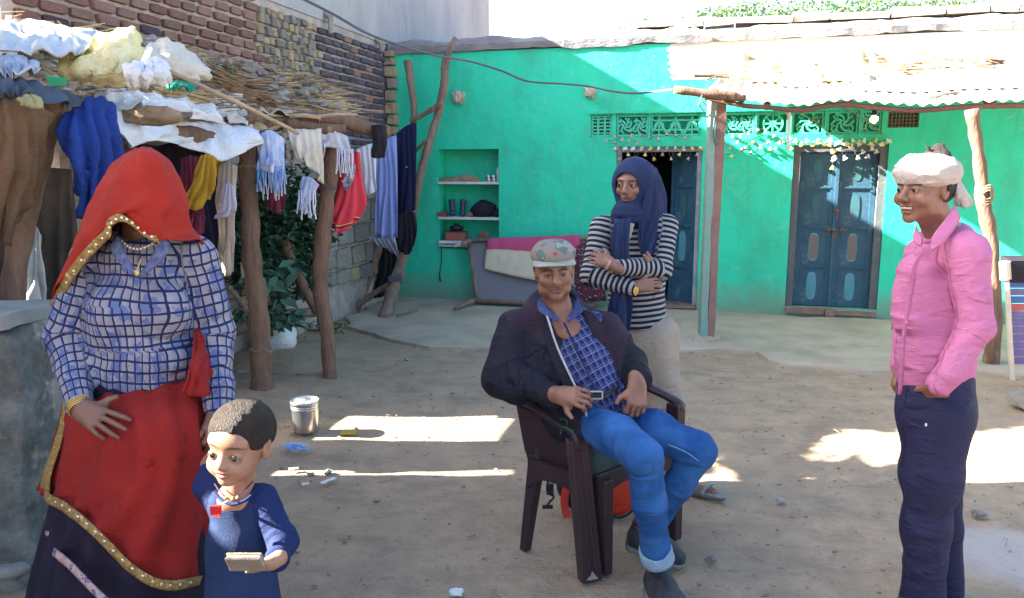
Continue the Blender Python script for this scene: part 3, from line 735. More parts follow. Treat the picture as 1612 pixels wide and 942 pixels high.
dark_me = rock_mesh('brick', 60, mat('dark_blue_brick', (0.085, 0.085, 0.125), (0.13, 0.10, 0.13), 10, 0.9, 1.0, 50, rand=0.25, c3=(0.16, 0.15, 0.18), s3=12, a3=0.6, w3=0.15))  # dark blue bricks, mostly towards the far corner
course = 0.081; v_left = V_LOW - 0.0; extra = MB(); cnt = 0
rubA, rubB = onleft(432, 120)[0], onleft(500, 120)[0]
z = 1.66; row = 0
while z < 3.3:
    v = -0.02 - (row % 2) * .12
    while v > V_LOW - 1.0:
        Lb = rnd.uniform(.17, .225); vc = v - Lb / 2
        drop = rnd.uniform(-.004, .004)
        rub = (rubA - .25 * (z - 1.9)) < vc < (rubB + .12 * (z - 2.3))
        top = 2.93 if vc > VSTEP else (2.12 if vc < V_LOW else 3.25)
        if z + course < top + .03:
            pos = HW(-.03 + rnd.uniform(-.006, .008), vc, z + course / 2 + drop)
            inwin = (vw[0] - .2 < vc < vw[1] + .2 or S1[0] - .2 < vc < S1[1] + .2) and z < 1.82
            if not inwin:
                if rub:
                    for q in range(2):
                        p2 = HW(-.03 + rnd.uniform(-.01, .015), vc + (q - .5) * Lb / 2, z + course / 2 + rnd.uniform(-.012, .012))
                        piece('stone', rnd.choice(stone_me[1:]), p2, (Lb / 2 * rnd.uniform(.7, .98), .07, course * rnd.uniform(.7, 1.05)), lb, .12)
                        cnt += 1
                else:
                    me = dark_me if vc > -1.75 + rnd.uniform(-.5, .3) and rnd.random() < .85 else rnd.choice(brick_me)
                    piece('brick', me, pos, (Lb - .013, .06, course - .017), lb, .015); cnt += 1
        v -= Lb
    z += course; row += 1
# rough stone base courses
z = 0.35; row = 0
while z < 1.62:
    hh = rnd.uniform(.16, .26); v = -0.05 - rnd.uniform(0, .15)
    while v > V_LOW - 1.0:
        Lb = rnd.uniform(.2, .42); vc = v - Lb / 2
        if not (vw[0] - .2 < vc < vw[1] + .2 and z < 1.7 and z + hh > .85) and not (S1[0] - .25 < vc < S1[1] + .25):
            piece('stone', rnd.choice(stone_me[:2] if rnd.random() < .75 else stone_me), HW(-.03, vc, z + hh / 2), (Lb - .012, .09, hh - .014), lb, .03)
        v -= Lb
    z += hh
# quoin of pale stones at the corner
z = 1.3
while z < 2.9:
    hh = rnd.uniform(.07, .15); piece('stone', rnd.choice(stone_me[2:]), HW(.045 + rnd.uniform(-.01, .02), -.06, z + hh / 2), (rnd.uniform(.10, .15), .12, hh - .012), lb, .08, zr=-YAW); z += hh
# two broken spouts on the concrete wall
for (px, py, L2) in ((513, 20, .20), (594, 62, .13)):
    vv, zz = onleft(px, py); mb = MB(); mb.tube([HW(-.02, vv, zz), HW(.05, vv, zz - .05), HW(.045, vv, zz - L2)], [.035, .035, .02], 7, wob=.1); mb.out('broken_spout', m_stone[0], lb)
yw = thing('added_yard_wall', 'low grey compound wall added to block the bright view through the window opening behind the shed', 'wall', HW(-2.6, -5, 0))  # wall added outside to hide the bright horizon through the opening
mb = MB(); mb.hbox(-2.75, -2.55, -9, -3.6, -.05, 1.62); mb.out('masonry', m_conc, yw)
mb = MB(); mb.hbox(-2.78, -2.52, -9.02, -3.58, 1.621, 1.66); mb.out('capping', m_coping, yw)
print('bricks', cnt, 'OR', OR, 'niche', niche, 'd1', door1, 'd2', door2, 'VSTEP', VSTEP, 'VLOW', V_LOW)
# ================================================================== verandah
def log(name, label, cat, pts, rad, m, parent=None, n=9, wob=.08, k=5, group=None, flat=1.0):
    """crooked pole through control points (world) with radii"""
    P = spline([tuple(p) for p in pts], k); rr = np.interp(np.linspace(0, 1, len(P)), np.linspace(0, 1, len(rad)), rad)
    P = P + np.stack([fbm(P * 3 + i * 9 + len(ORG), 2, i) for i in range(3)], -1) * .018
    mb = MB(); mb.tube([Vector(p) for p in P], [r * (1 + .10 * math.sin(i * 2.1)) for i, r in enumerate(rr)], n, wob=wob)
    o = mb.out(name, m, parent, smooth=True)
    return tag(o, label, cat, group)
ver = thing('verandah_roof', 'sagging corrugated tin roof with straw and rags on top, propped in front of the blue doors', 'roof', HW(3.2, -1.5, 2.0))
# tin sheet: front edge follows the photograph, back edge lies on the wall
fe = [(1112, 146), (1136, 151), (1174, 159), (1218, 162), (1266, 166), (1300, 160), (1336, 157), (1384, 162), (1454, 166), (1530, 160), (1640, 158), (1900, 155)]
DF = [W(px, py, 6.78 - (px - 1130) * .00112) for px, py in fe]
def tin_point(s, t):
    """s along the front edge (0..1), t from front (0) to wall (1)"""
    x = s * (len(DF) - 1); i = min(int(x), len(DF) - 2); f = x - i; p = DF[i].lerp(DF[i + 1], f)
    o = p - OR; u = o.x * EU.x + o.y * EU.y; v = o.x * EV.x + o.y * EV.y
    ub = u + 0.18 * (1 - s); vb = -0.03
    q = HW(u + (ub - u) * t, v + (vb - v) * t, p.z + (2.60 - p.z) * (t ** .9))
    return q, u
def roof_pt(s, t, dz=0.0):
    q, u = tin_point(s, t); return q + Vector((0, 0, dz))
V = []; NS, NT_ = 420, 8
for i in range(NS + 1):
    for j in range(NT_ + 1):
        q, u = tin_point(i / NS, j / NT_); w_ = math.sin(u * 2 * math.pi / 0.095) * .010
        V.append(q + Vector((0, 0, w_)))
idx = np.arange((NS + 1) * (NT_ + 1)).reshape(NS + 1, NT_ + 1)
Fc = np.stack([idx[:-1, :-1], idx[1:, :-1], idx[1:, 1:], idx[:-1, 1:]], -1).reshape(-1, 4)
mk('tin_sheet', V, Fc, m_tin, ver, smooth=True, solid=.003)
mb = MB(); pts = [DF[i] + Vector((0, .05, -.036)) for i in range(len(DF))]
mb.tube([Vector(p) for p in spline(pts, 3)], .021, 8, wob=.04); mb.out('front_beam', m_rust, ver)
for s in (.25, .55, .85):
    mb = MB(); mb.tube([roof_pt(s, .02, -.05), roof_pt(s, .98, -.05)], .03, 7); mb.out('rafter', m_rust, ver)
p0 = W(1060, 143, 6.75); p1 = W(1140, 150, 6.72); p2 = W(1172, 157, 6.74)
log('beam_end', None, None, [p0, p1, p2], [.032, .042, .034], m_wood2, ver)
mb = MB(); mb.tube([W(1105, 150, 6.7), W(1100, 165, 6.69), W(1108, 176, 6.7), W(1113, 168, 6.68), W(1106, 160, 6.68)], .008, 5); mb.out('wire_tie', m_wire, ver)
# ------------------------------------------------ things lying on the tin roof
def heap(name, label, cat, s0, s1, t0, t1, h, m, n=28, group=None, seed=0, amp=.5):
    """low lumpy bundle following the roof"""
    A = []; k = n
    for i in range(k + 1):
        for j in range(9):
            a, b = i / k, j / 8; e = (math.sin(math.pi * a) ** .5) * (math.sin(math.pi * b) ** .5 if 0 < b < 1 else 0)
            q = roof_pt(s0 + (s1 - s0) * a, t0 + (t1 - t0) * b, .012); hz = h * e * (1 + amp * float(vnoise(np.array([[a * 7 + seed, b * 4, seed]]), seed)[0]))
            A.append(q + Vector((0, 0, hz)))
    idx = np.arange((k + 1) * 9).reshape(k + 1, 9); Fc = np.stack([idx[:-1, :-1], idx[1:, :-1], idx[1:, 1:], idx[:-1, 1:]], -1).reshape(-1, 4)
    o = mk(name, A, Fc, m, smooth=True, solid=.012); return tag(o, label, cat, group)
heap('straw_pile', 'low pile of pale straw on the left end of the tin roof', 'straw', .06, .29, .45, .98, .16, m_straw, seed=3)
heap('old_sack', 'flattened off-white sack lying in the middle of the tin roof', 'sack', .28, .46, .35, .9, .13, m_cream, seed=5)
heap('fodder_bundle', 'long grey straw bundle on the tin roof above the turbaned man', 'fodder', .42, .74, .42, .9, .20, m_straw, seed=8)
heap('rolled_mat', 'pale rolled mat on the right end of the tin roof', 'mat', .60, .95, .2, .45, .09, m_cream, seed=11)
def sticks_stuff(name, label, cat, fn, n, m, r=.004, ln=(.15, .5), dirv=None, spread=.6, seed=0):
    mb = MB(); rr_ = random.Random(seed)
    for i in range(n):
        p = fn(rr_); a = rr_.uniform(-spread, spread); L_ = rr_.uniform(*ln); d = (dirv if dirv else EU); q = Vector((-d.y, d.x, 0))
        dd = (d * math.cos(a) + q * math.sin(a) + Vector((0, 0, rr_.uniform(-.15, .15)))) * L_ / 2
        mb.tube([p - dd, p + dd * .2 + Vector((0, 0, rr_.uniform(-.01, .015))), p + dd], [r, r * .9, r * .4], 3, cap=False)
    o = mb.out(name, m); return tag(o, label, cat, None, 'stuff')
sticks_stuff('loose_straw', 'loose straw and twigs scattered over the tin verandah roof', 'straw', lambda q: roof_pt(q.uniform(.03, .95), q.uniform(.3, .98), q.uniform(.01, .17)), 420, m_straw, .005, (.12, .45), seed=4)
for i, (px, py, D, s) in enumerate([(1170, 120, 7.6, .03), (1150, 118, 7.7, .025), (1372, 127, 7.0, .05)]):
    mb = MB(); mb.blob(W(px, py, D), (s * 2, s * 1.5, s), 9, 6, .3)
    o = mb.out('roof_stone', m_stone[i % 2]); tag(o, ['grey stone beside the cut log ends at the left of the tin roof', 'small stone near the left log end on the tin roof', 'square brown stone on the middle of the tin roof'][i], 'stone')
for i, (a, b, r, lab) in enumerate([((1092, 119, 7.5), (1148, 122, 7.5), .02, 'short weathered log at the left end of the tin roof'), ((1112, 126, 7.35), (1152, 115, 7.7), .008, 'thin bent stick crossing the left logs on the tin roof'), ((1400, 104, 7.6), (1500, 98, 7.5), .022, 'long grey stick at the back of the tin roof'), ((1462, 155, 6.5), (1512, 146, 6.6), .013, 'short dark stick near the front edge of the tin roof'), ((1076, 38, 8.8), (1122, 62, 8.4), .022, 'dark plank leaning over the parapet stones'), ((1395, 114, 7.3), (1475, 110, 7.3), .02, 'grey pole lying behind the rolled mat on the tin roof')]):
    mb = MB(); A, B = W(*a), W(*b); mb.tube([A, A.lerp(B, .5) + Vector((0, 0, .01)), B], r, 7, wob=.1); o = mb.out('roof_stick', m_wood); tag(o, lab, 'stick')
rb_ = thing('rubble_row', 'row of rough weathered stone slabs lying across the back of the tin roof', 'rubble', roof_pt(.6, .7))
m_slab = mat('weathered_slab', (.30, .25, .20), (.20, .165, .13), 6, .95, 1.3, 25, rand=.25)
for i in range(22):
    s_ = .40 + .026 * i + rnd.uniform(-.006, .006); t_ = (.62, .80, .9)[i % 3] + rnd.uniform(-.05, .05); mb = MB(); mb.blob(roof_pt(s_, t_, .03 + .02 * (i % 2)), (rnd.uniform(.09, .19), rnd.uniform(.07, .12), rnd.uniform(.03, .055)), 11, 7, .35, i); mb.out('slab', m_slab, rb_)
# a green shoot hanging on the wall, twigs
mb = MB(); mb.tube([W(1191, 74, 8.2), W(1187, 85, 8.2), W(1184, 102, 8.2)], [.006, .008, .01], 5); tag(mb.out('garden_hose', m_greenrib), 'short green hose hanging on the sunlit wall above the tin roof', 'hose')
# ------------------------------------------------ posts
pil = thing('verandah_pillar', 'square stone pillar, half painted pale green, holding up the left end of the tin roof', 'pillar', G(1113, 540))
g = G(1113, 541); top = W(1121, 152, g.y)
def quadpost(x0b, x1b, x0t, x1t, dep, zt, zb, m, nm):
    mb = MB(); Z = np.linspace(zb, zt, 14); V = []
    for i, z in enumerate(Z):
        t = i / 13; a = x0b + (x0t - x0b) * t; b = x1b + (x1t - x1b) * t; j = lambda: rnd.uniform(-.005, .005)
        for (x, y) in ((a, 0), (b, 0), (b, dep), (a, dep)): V.append(Vector((g.x + x + j(), g.y + y + j(), z)))
    Fc = [(i * 4 + j, i * 4 + (j + 1) % 4, (i + 1) * 4 + (j + 1) % 4, (i + 1) * 4 + j) for i in range(13) for j in range(4)] + [(0, 3, 2, 1), (52, 53, 54, 55)]
    return mk(nm, V, Fc, m, pil)
m_pilg = mat('flaking_green_plaster', (0.17, 0.36, 0.30), (0.24, 0.30, 0.28), 12, 0.9, 1.0, 40, c3=(0.30, 0.27, 0.24), s3=5, a3=0.58, w3=0.1)
m_pilb = mat('red_sandstone', (0.27, 0.16, 0.14), (0.21, 0.13, 0.12), 6, 0.85, 0.8, 30, c3=(0.34, 0.30, 0.29), s3=3, a3=0.60, w3=0.15)
quadpost(-.062, .0, -.055, .0, .11, top.z - .03, 0.02, m_pilg, 'painted_side')
quadpost(.003, .062, .003, .085, .115, top.z - .02, 0.02, m_pilb, 'bare_side')
mb = MB(); mb.blob(Vector((g.x, g.y + .05, .02)), (.13, .12, .06), 12, 6, .15); mb.out('mortar_foot', m_plaster, pil)
mb = MB(); pts = [W(1127, 175, g.y - .03), W(1129, 200, g.y - .03), W(1131, 222, g.y - .03), W(1128, 227, g.y - .03), W(1123, 215, g.y - .03), W(1125, 185, g.y - .03)]
mb.tube([Vector(p) for p in spline(pts, 4)], .006, 5); mb.out('wire_loop', m_wire, pil)
b_ = G(1560, 575); Dp = b_.y
log('roof_prop', 'crooked bare tree trunk propping the tin roof behind the man in pink', 'post', [Vector((b_.x, Dp, -.05)), W(1566, 480, Dp), W(1560, 385, Dp), W(1549, 320, Dp), W(1540, 240, Dp), W(1530, 172, Dp)], [.06, .055, .05, .055, .042, .05], m_wood2)
mb = MB(); pts = [W(1545, 306, Dp - .05), W(1558, 300, Dp - .07), W(1563, 315, Dp - .05), W(1552, 322, Dp - .06), W(1544, 312, Dp - .05)]
for q in range(3): mb.tube([Vector(p) + Vector((0, 0, .02 * q)) for p in spline(pts, 3)], .007, 5)
tag(mb.out('rope_binding', m_straw2), 'loop of old rope knotted round the crooked roof prop', 'rope')
# light bulb
bl = thing('light_bulb', 'small lit bulb glowing under the tin roof edge', 'lamp', W(1376, 187, 7.2))
pb = W(1376, 188, 7.2)
mb = MB(); mb.blob(pb, .032, 12, 8, 0); mb.out('glass', mat('lit_bulb', (1, .85, .5), None, 5, .4, emit=(1, .72, .35, 9)), bl)
mb = MB(); mb.lathe(pb + Vector((0, 0, .03)), [(.016, 0), (.02, .01), (.02, .05), (.004, .055), (.004, .12)], 12); mb.out('socket', m_black, bl)
# ------------------------------------------------ cable
cp = [(455, -12, 6.2), (520, 20, 6.3), (590, 58, 6.6), (680, 86, 7.2), (740, 97, 7.6), (790, 112, 7.8), (830, 128, 7.9), (880, 132, 8.1), (925, 136, 8.3), (965, 144, 8.0), (1005, 147, 7.5), (1060, 141, 6.85)]
mb = MB(); mb.tube([Vector(p) for p in spline([W(*c) for c in cp], 5)], .011, 6)
tag(mb.out('cable', m_wire), 'black cable strung from the concrete wall across the green wall to the tin roof', 'cable')
# ------------------------------------------------ niche contents
def wall_p(px, py, v): u, z = onwall(px, py, v); return HW(u, v, z)
sa, sb, sc_ = SH
o = sheet('folded_cloth', [[(*wall_p(694, 283, .05 + a),) for a in (0,)] * 1 + [tuple(wall_p(x, y, .06)) for x, y in ((705, 281), (720, 279), (735, 276), (752, 281))], [tuple(wall_p(x, 286.5, -.02)) for x in (692, 705, 720, 736, 757)]], m_straw2, world=True, fold=.006, nf=6, th=.03, label='thin folded brown cloth on the top niche shelf', cat='cloth')
m_dk = mat('dark_plastic', (0.02, 0.022, 0.03), None, 6, 0.45)
for i, px in enumerate((769, 777)):
    c_ = wall_p(px, 285, .03); c_.z = sa + .001; t = thing('steel_cup', ['small steel cup, left of the pair on the top niche shelf', 'small steel cup, right of the pair on the top niche shelf'][i], 'cup', c_)
    mb = MB(); mb.lathe(c_, [(.022, 0), (.026, .03), (.030, .075), (.027, .075), (.023, .035), (.02, .01)], 14); mb.out('bowl', m_steel, t, smooth=True)
    mb = MB(); mb.lathe(c_, [(.0275, .04), (.0305, .043), (.0295, .05)], 14); mb.out('black_band', m_dk, t)
c_ = wall_p(784, 280, .1); c_.z = sa + .001
mb = MB(); mb.lathe(c_, [(.02, 0), (.02, .14), (.012, .15), (.012, .165), (0.001, .166)], 12); tag(mb.out('plastic_bottle', mat('pale_bottle', (.55, .6, .62), None, 6, .4)), 'pale narrow bottle in the right corner of the top niche shelf', 'bottle')
sh = thing('gumboots', 'pair of dark blue rubber boots on the middle niche shelf', 'boots', wall_p(718, 336, .05))
m_boot = mat('blue_rubber', (0.03, 0.05, 0.12), (0.05, 0.07, 0.14), 8, 0.35)
for k in (-1, 1):
    c_ = wall_p(720 + k * 8, 337, .06); c_.z = sb + .002; P = [c_ + Vector((0, -.06, .03)), c_ + Vector((0, 0, .035)), c_ + Vector((0, .03, .06)), c_ + Vector((k * .004, .035, .14)), c_ + Vector((k * .012, .04, .20))]
    mb = MB(); mb.tube([Vector(p) for p in spline(P, 4)], [.028] * 3 + [.036] * 5 + [.034] * 5 + [.040] * 4, 12, wob=.02); mb.out('boot', m_boot, sh, smooth=True)
c_ = wall_p(761, 328, .08); c_.z = sb + .09
mb = MB(); mb.blob(c_, (.16, .10, .105), 18, 12, .10, 3); mb.blob(c_ + Vector((.15, -.02, -.04)), (.06, .05, .05), 10, 7, .1); tag(mb.out('black_bag', m_black, smooth=True), 'bulging black bag on the middle niche shelf beside the boots', 'bag')
c_ = wall_p(697, 340, .04); c_.z = sb + .03; mb = MB(); mb.box(c_, (.12, .09, .05), jit=.006); tag(mb.out('small_box', mat('maroon_card', (.16, .07, .07), None, 9, .8)), 'small maroon box at the left of the middle niche shelf', 'box')
c_ = wall_p(740, 340, .02); c_.z = sb + .022; mb = MB(); mb.blob(c_, (.04, .03, .022), 9, 6, .2); tag(mb.out('red_pouch', mat('red_pouch', (.35, .12, .10), None, 9, .8)), 'small reddish pouch between the boots and the black bag', 'pouch')
c_ = wall_p(719, 374, .05); c_.z = sc_ + .095; bx_ = thing('red_box', 'brick-red box on the bottom niche shelf', 'box', c_)
mb = MB(); mb.box(c_, (.24, .15, .10), (EU, EV, Vector((0, 0, 1))), .003); mb.out('carton', mat('brick_red_card', (.40, .12, .09), (.33, .10, .08), 9, .7), bx_); mb = MB(); mb.box(c_ + Vector((0, 0, .055)), (.25, .16, .012), (EU, EV, Vector((0, 0, 1))), .002); mb.out('lid', m_boot, bx_)
c_ = c_ + Vector((0, 0, .11)); mb = MB(); mb.lathe(c_ + Vector((0, 0, -.045)), [(.06, 0), (.085, .02), (.085, .05), (.03, .07), (.03, .085), (.001, .09)], 16); tag(mb.out('dark_tin', m_dk, smooth=True), 'squat dark tin standing on the red box in the niche', 'tin')
c_ = wall_p(762, 372, .08); c_.z = sc_ + .09; mb = MB(); mb.lathe(c_, [(.001, 0), (.07, .0), (.075, .012), (.04, .02), (.001, .02)], 20, (EU, Vector((0, 0, 1)), -EV)); tag(mb.out('metal_plate', mat('dusty_plate', (.18, .13, .11), None, 9, .5)), 'small round plate propped at the back of the bottom niche shelf', 'plate')
c_ = wall_p(712, 384, -.02); c_.z = sc_ + .02
mb = MB(); mb.box(c_ + Vector((-.01, .02, .008)), (.27, .14, .035), (EU, EV, Vector((0, 0, 1))), .006); tag(mb.out('paper_stack', m_white), 'stack of white papers jutting from the bottom niche shelf', 'papers')
mb = MB(); dd = (EU + Vector((0, 0, .35))).normalized(); mb.box(c_ + EU * .13 + Vector((0, -.06, .0)), (.20, .05, .03), (dd, EV, Vector((0, 0, 1))), .004); tag(mb.out('rolled_paper', m_white), 'white rolled paper slanting off the bottom niche shelf', 'paper')
mb = MB(); mb.tube([wall_p(694, 388, -.06), wall_p(695, 410, -.05), wall_p(692, 432, -.04), wall_p(693, 443, -.03)], [.006, .006, .008, .011], 5); tag(mb.out('black_strap', m_black), 'thin black strap hanging down from the niche shelf', 'strap')
# ------------------------------------------------ cot stood on its side against the wall
ct = thing('string_cot', 'grey woven string cot tipped on its side against the green wall', 'cot', wall_p(830, 482, -.35))
def cp_(px, py, v): return wall_p(px, py, v)
m_weave = NT('grey_webbing'); 
_w = m_weave; fx = _w.band(_w.sep.outputs[0], .035, .013); fy = _w.band(_w.sep.outputs[1], .03, .011)
m_weave = _w.done(_w.mix(_w.math('MAXIMUM', fx, fy), (0.10, 0.10, 0.125), (0.19, 0.19, 0.22)), .8, 90)
TLc, TRc, BLc, BRc = cp_(738, 380, -.16), cp_(935, 376, -.16), cp_(752, 474, -.34), cp_(935, 480, -.34)
def wave_surface(nu=60, nv=30):
    V = []; A = []
    for i in range(nu + 1):
        for j in range(nv + 1):
            a, b = i / nu, j / nv; p = TLc.lerp(TRc, a).lerp(BLc.lerp(BRc, a), b)
            V.append(p + EV * (.03 * math.sin(math.pi * b) * math.sin(math.pi * a) + .003 * ((i + j) % 2))); A.append((a * 1.6, b * .7, 0))
    idx = np.arange((nu + 1) * (nv + 1)).reshape(nu + 1, nv + 1); Fc = np.stack([idx[:-1, :-1], idx[1:, :-1], idx[1:, 1:], idx[:-1, 1:]], -1).reshape(-1, 4)
    return V, Fc, A
V, Fc, A = wave_surface(); mk('webbing', V, Fc, m_weave, ct, smooth=False, attrs={'pat': A}, solid=.01)
for nm, a, b, r in (('top_rail', cp_(730, 379, -.18), cp_(938, 374, -.18), .026), ('bottom_rail', cp_(742, 474, -.36), cp_(938, 480, -.36), .028), ('end_rail', TLc, BLc, .024), ('end_rail', TRc, BRc, .024)):
    mb = MB(); mb.tube([a, a.lerp(b, .5) + Vector((0, 0, -.006)), b], r, 9, wob=.05); mb.out(nm, m_wood, ct, smooth=True)
for a, b in ((cp_(748, 472, -.36), cp_(716, 486, -.75)), (cp_(742, 378, -.17), cp_(728, 384, -.40)), (cp_(930, 480, -.36), cp_(915, 492, -.7))):
    mb = MB(); mb.tube([a, a.lerp(b, .4), b], [.034, .028, .022], 8, wob=.06); mb.out('leg', m_wood, ct, smooth=True)
m_pinkcream = NT('pink_cream_quilt', attr='uvp')
_w = m_pinkcream; f = _w.math('GREATER_THAN', _w.math('ADD', _w.sep.outputs[2], _w.math('MULTIPLY', _w.noise(6), .05)), .60)
m_pinkcream = _w.done(_w.mix(f, (0.44, 0.075, 0.17), (0.55, 0.50, 0.38)), .5, 60)
sheet('quilt', [[tuple(cp_(x, y, v)) for x, y, v in ((766, 383, -.10), (800, 382, -.10), (850, 380, -.10), (911, 377, -.10))], [tuple(cp_(x, y, v)) for x, y, v in ((767, 377, -.20), (800, 376, -.20), (850, 375, -.20), (912, 372, -.20))], [tuple(cp_(x, y, v)) for x, y, v in ((765, 400, -.25), (800, 402, -.26), (850, 408, -.26), (914, 400, -.26))], [tuple(cp_(x, y, v)) for x, y, v in ((763, 424, -.28), (800, 433, -.30), (840, 441, -.31), (912, 452, -.30))]], m_pinkcream, world=True, fold=.006, nf=7, nz=.004, th=.015, label='magenta and cream quilt draped over the rail of the string cot', cat='quilt')
m_mar = NT('maroon_dotted', attr='uvp'); _w = m_mar
vv = _w.t.nodes.new('ShaderNodeTexVoronoi'); vv.inputs['Scale'].default_value = 22; _w.l(_w.v, vv.inputs['Vector'])
m_mar = _w.done(_w.mix(_w.math('LESS_THAN', vv.outputs['Distance'], .22), (0.09, 0.03, 0.05), (0.50, 0.40, 0.42)), .3, 60)
sheet('dotted_shawl', [[tuple(cp_(x, y, -.40)) for x, y in ((908, 388), (925, 380), (945, 376))], [tuple(cp_(x, y, -.44)) for x, y in ((904, 420), (925, 420), (950, 420))], [tuple(cp_(x, y, -.46)) for x, y in ((906, 470), (925, 474), (955, 474))]], m_mar, world=True, fold=.02, nf=4, th=.006, label='maroon shawl with pale dots hanging at the right end of the cot', cat='shawl')

# ------------------------------------------------ crooked ladder / pole frame by the corner, with cloths
m_rack = m_wood
lg = thing('pole_rack', 'tall rack of crooked grey poles lashed together against the green wall', 'pole rack', G(612, 500))
D1 = 8.9
log('pole', None, None, [G(603, 502) - Vector((0, 0, .03)), W(625, 440, 8.55), W(640, 380, 8.7), W(655, 310, 8.85), W(672, 240, D1), W(688, 180, 9.0), W(699, 130, 9.0), W(701, 95, 9.0), W(718, 58, 9.05)], [.075, .07, .055, .05, .045, .045, .045, .045, .025], m_rack, lg, k=6)
log('pole', None, None, [G(556, 490) - Vector((0, 0, .03)), W(574, 455, 8.9), W(592, 405, 9.0), W(612, 330, 9.05), W(640, 240, 9.0), W(652, 180, 9.1), W(646, 130, 9.1), W(641, 95, 9.1)], [.055, .055, .05, .045, .04, .035, .04, .05], m_rack, lg, k=6)
log('rung', None, None, [W(645, 192, 8.97), W(668, 180, 8.95), W(693, 162, 8.93)], [.028, .026, .028], m_wood2, lg)
log('rung', None, None, [W(640, 244, 8.95), W(655, 236, 8.9), W(670, 222, 8.85)], [.025, .022, .02], m_wood2, lg)
log('rung', None, None, [W(550, 489, 8.6), W(590, 462, 8.6), W(634, 432, 8.5)], [.035, .035, .03], m_rack, lg)
mb = MB()
for k in range(4): mb.tube([W(622 + 11 * math.cos(q), 437 + k * 2.5 + 3 * math.sin(q), 8.52 - .10 * (math.sin(q) < 0) - .02) for q in np.linspace(0, 2 * math.pi, 11)], .010, 5)
mb.out('rope_lashing', m_wire, lg)
log('pole_fork', None, None, [W(702, 110, 8.98), W(706, 92, 8.96), W(712, 72, 8.98)], [.03, .028, .018], m_rack, lg)
m_navy = NT('navy_sequin_cloth', attr='uvp'); _w = m_navy
vv = _w.t.nodes.new('ShaderNodeTexVoronoi'); vv.inputs['Scale'].default_value = 6; _w.l(_w.v, vv.inputs['Vector'])
m_navy = _w.done(_w.mix(_w.math('LESS_THAN', vv.outputs['Distance'], .07), (0.008, 0.012, 0.045), (0.45, 0.48, 0.55)), .3, 60)
m_lav = mat('lavender_cloth', (0.26, 0.33, 0.66), (0.20, 0.27, 0.58), 3, 0.85, 0.4, 60, wr=.006, c3=(0.10, 0.14, 0.35), s3=7, a3=0.64, w3=0.05)
sheet('navy_dupatta', [[(624, 210, 8.5), (640, 198, 8.5), (656, 193, 8.5)], [(625, 270, 8.5), (640, 270, 8.48), (655, 265, 8.5)], [(626, 345, 8.5), (640, 345, 8.45), (653, 330, 8.5)]], m_navy, fold=.015, nf=3, label='dark navy cloth with tiny sequins hanging on the pole rack', cat='cloth')
sheet('lavender_cloth', [[(591, 224, 8.3), (605, 219, 8.3), (624, 213, 8.3)], [(592, 290, 8.3), (608, 290, 8.3), (626, 290, 8.3)], [(591, 372, 8.3), (606, 378, 8.3), (626, 374, 8.3)]], m_lav, fold=.03, nf=4, label='lavender blue cloth hanging left of the navy one on the pole rack', cat='cloth')
sheet('black_shawl', [[(624, 340, 8.35), (640, 332, 8.35), (653, 335, 8.3)], [(620, 375, 8.35), (640, 372, 8.3), (657, 360, 8.3)], [(628, 392, 8.35), (642, 402, 8.3), (652, 386, 8.3)]], m_black, fold=.03, nf=4, label='crumpled black shawl below the navy cloth on the pole rack', cat='cloth')
sheet('grey_rag', [[(577, 370, 8.1), (600, 376, 8.1), (622, 374, 8.1)], [(590, 384, 8.1), (606, 388, 8.1), (626, 392, 8.1)], [(612, 388, 8.1), (620, 400, 8.1), (630, 408, 8.1)]], mat('grey_rag', (.22, .24, .30), None, 9, .9, .5), fold=.03, nf=5, label='bunched grey rag under the lavender cloth', cat='cloth')
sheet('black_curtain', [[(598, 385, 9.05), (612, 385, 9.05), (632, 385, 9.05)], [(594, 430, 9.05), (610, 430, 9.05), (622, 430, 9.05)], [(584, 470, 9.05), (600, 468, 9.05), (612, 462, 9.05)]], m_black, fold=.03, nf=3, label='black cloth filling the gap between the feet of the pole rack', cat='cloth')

# ------------------------------------------------ garlands
m_bell = [mat('dusty_pink_flower', (.52, .34, .32), None, 9, .8), mat('yellow_flower', (.72, .62, .16), None, 9, .8), mat('white_flower', (.72, .70, .68), None, 9, .8), mat('grey_green_flower', (.30, .42, .36), None, 9, .8)]
def bell_mesh(m_, s=1.0):
    mb = MB(); mb.lathe((0, 0, 0), [(.004 * s, .012 * s), (.008 * s, .006 * s), (.010 * s, -.004 * s), (.018 * s, -.014 * s), (.001, -.008 * s)], 7)
    me = bpy.data.meshes.new('flower'); me.from_pydata(mb.v, [], mb.f); me.materials.append(m_); return me
BM = [bell_mesh(m, 1.25) for m in m_bell]
def garland(label, rows, v, kinds, s=1.0, zig=True):
    pts0 = rows[0][0]; t = thing('garland', label, 'garland', wall_p(*pts0, v))
    for row in rows:
        P = [wall_p(x, y, v) for x, y in row]; mb = MB(); mb.tube([Vector(p) for p in spline(P, 3)] if len(P) > 1 else P, .0022, 4, cap=False); mb.out('string', m_wire, t)
        for p in P:
            p2 = p + Vector((0, -.012, -.012)); o = bpy.data.objects.new('flower', rnd.choice([BM[k] for k in kinds])); C.objects.link(o); o.parent = t; o.location = p2 - ORG[t.name]
            o.rotation_euler = (rnd.uniform(-.6, .6), rnd.uniform(-.6, .6), rnd.uniform(0, 6)); o.scale = (s,) * 3
    return t
garland('string of small flower bells zigzagging over the open doorway', [[(968 + 6.8 * i, 232 + (9 if i % 2 else 0) + (7 if i % 4 == 1 else 0)) for i in range(21)], [(972 + 13 * i, 231) for i in range(11)]], -.012, [0, 2, 2, 1])
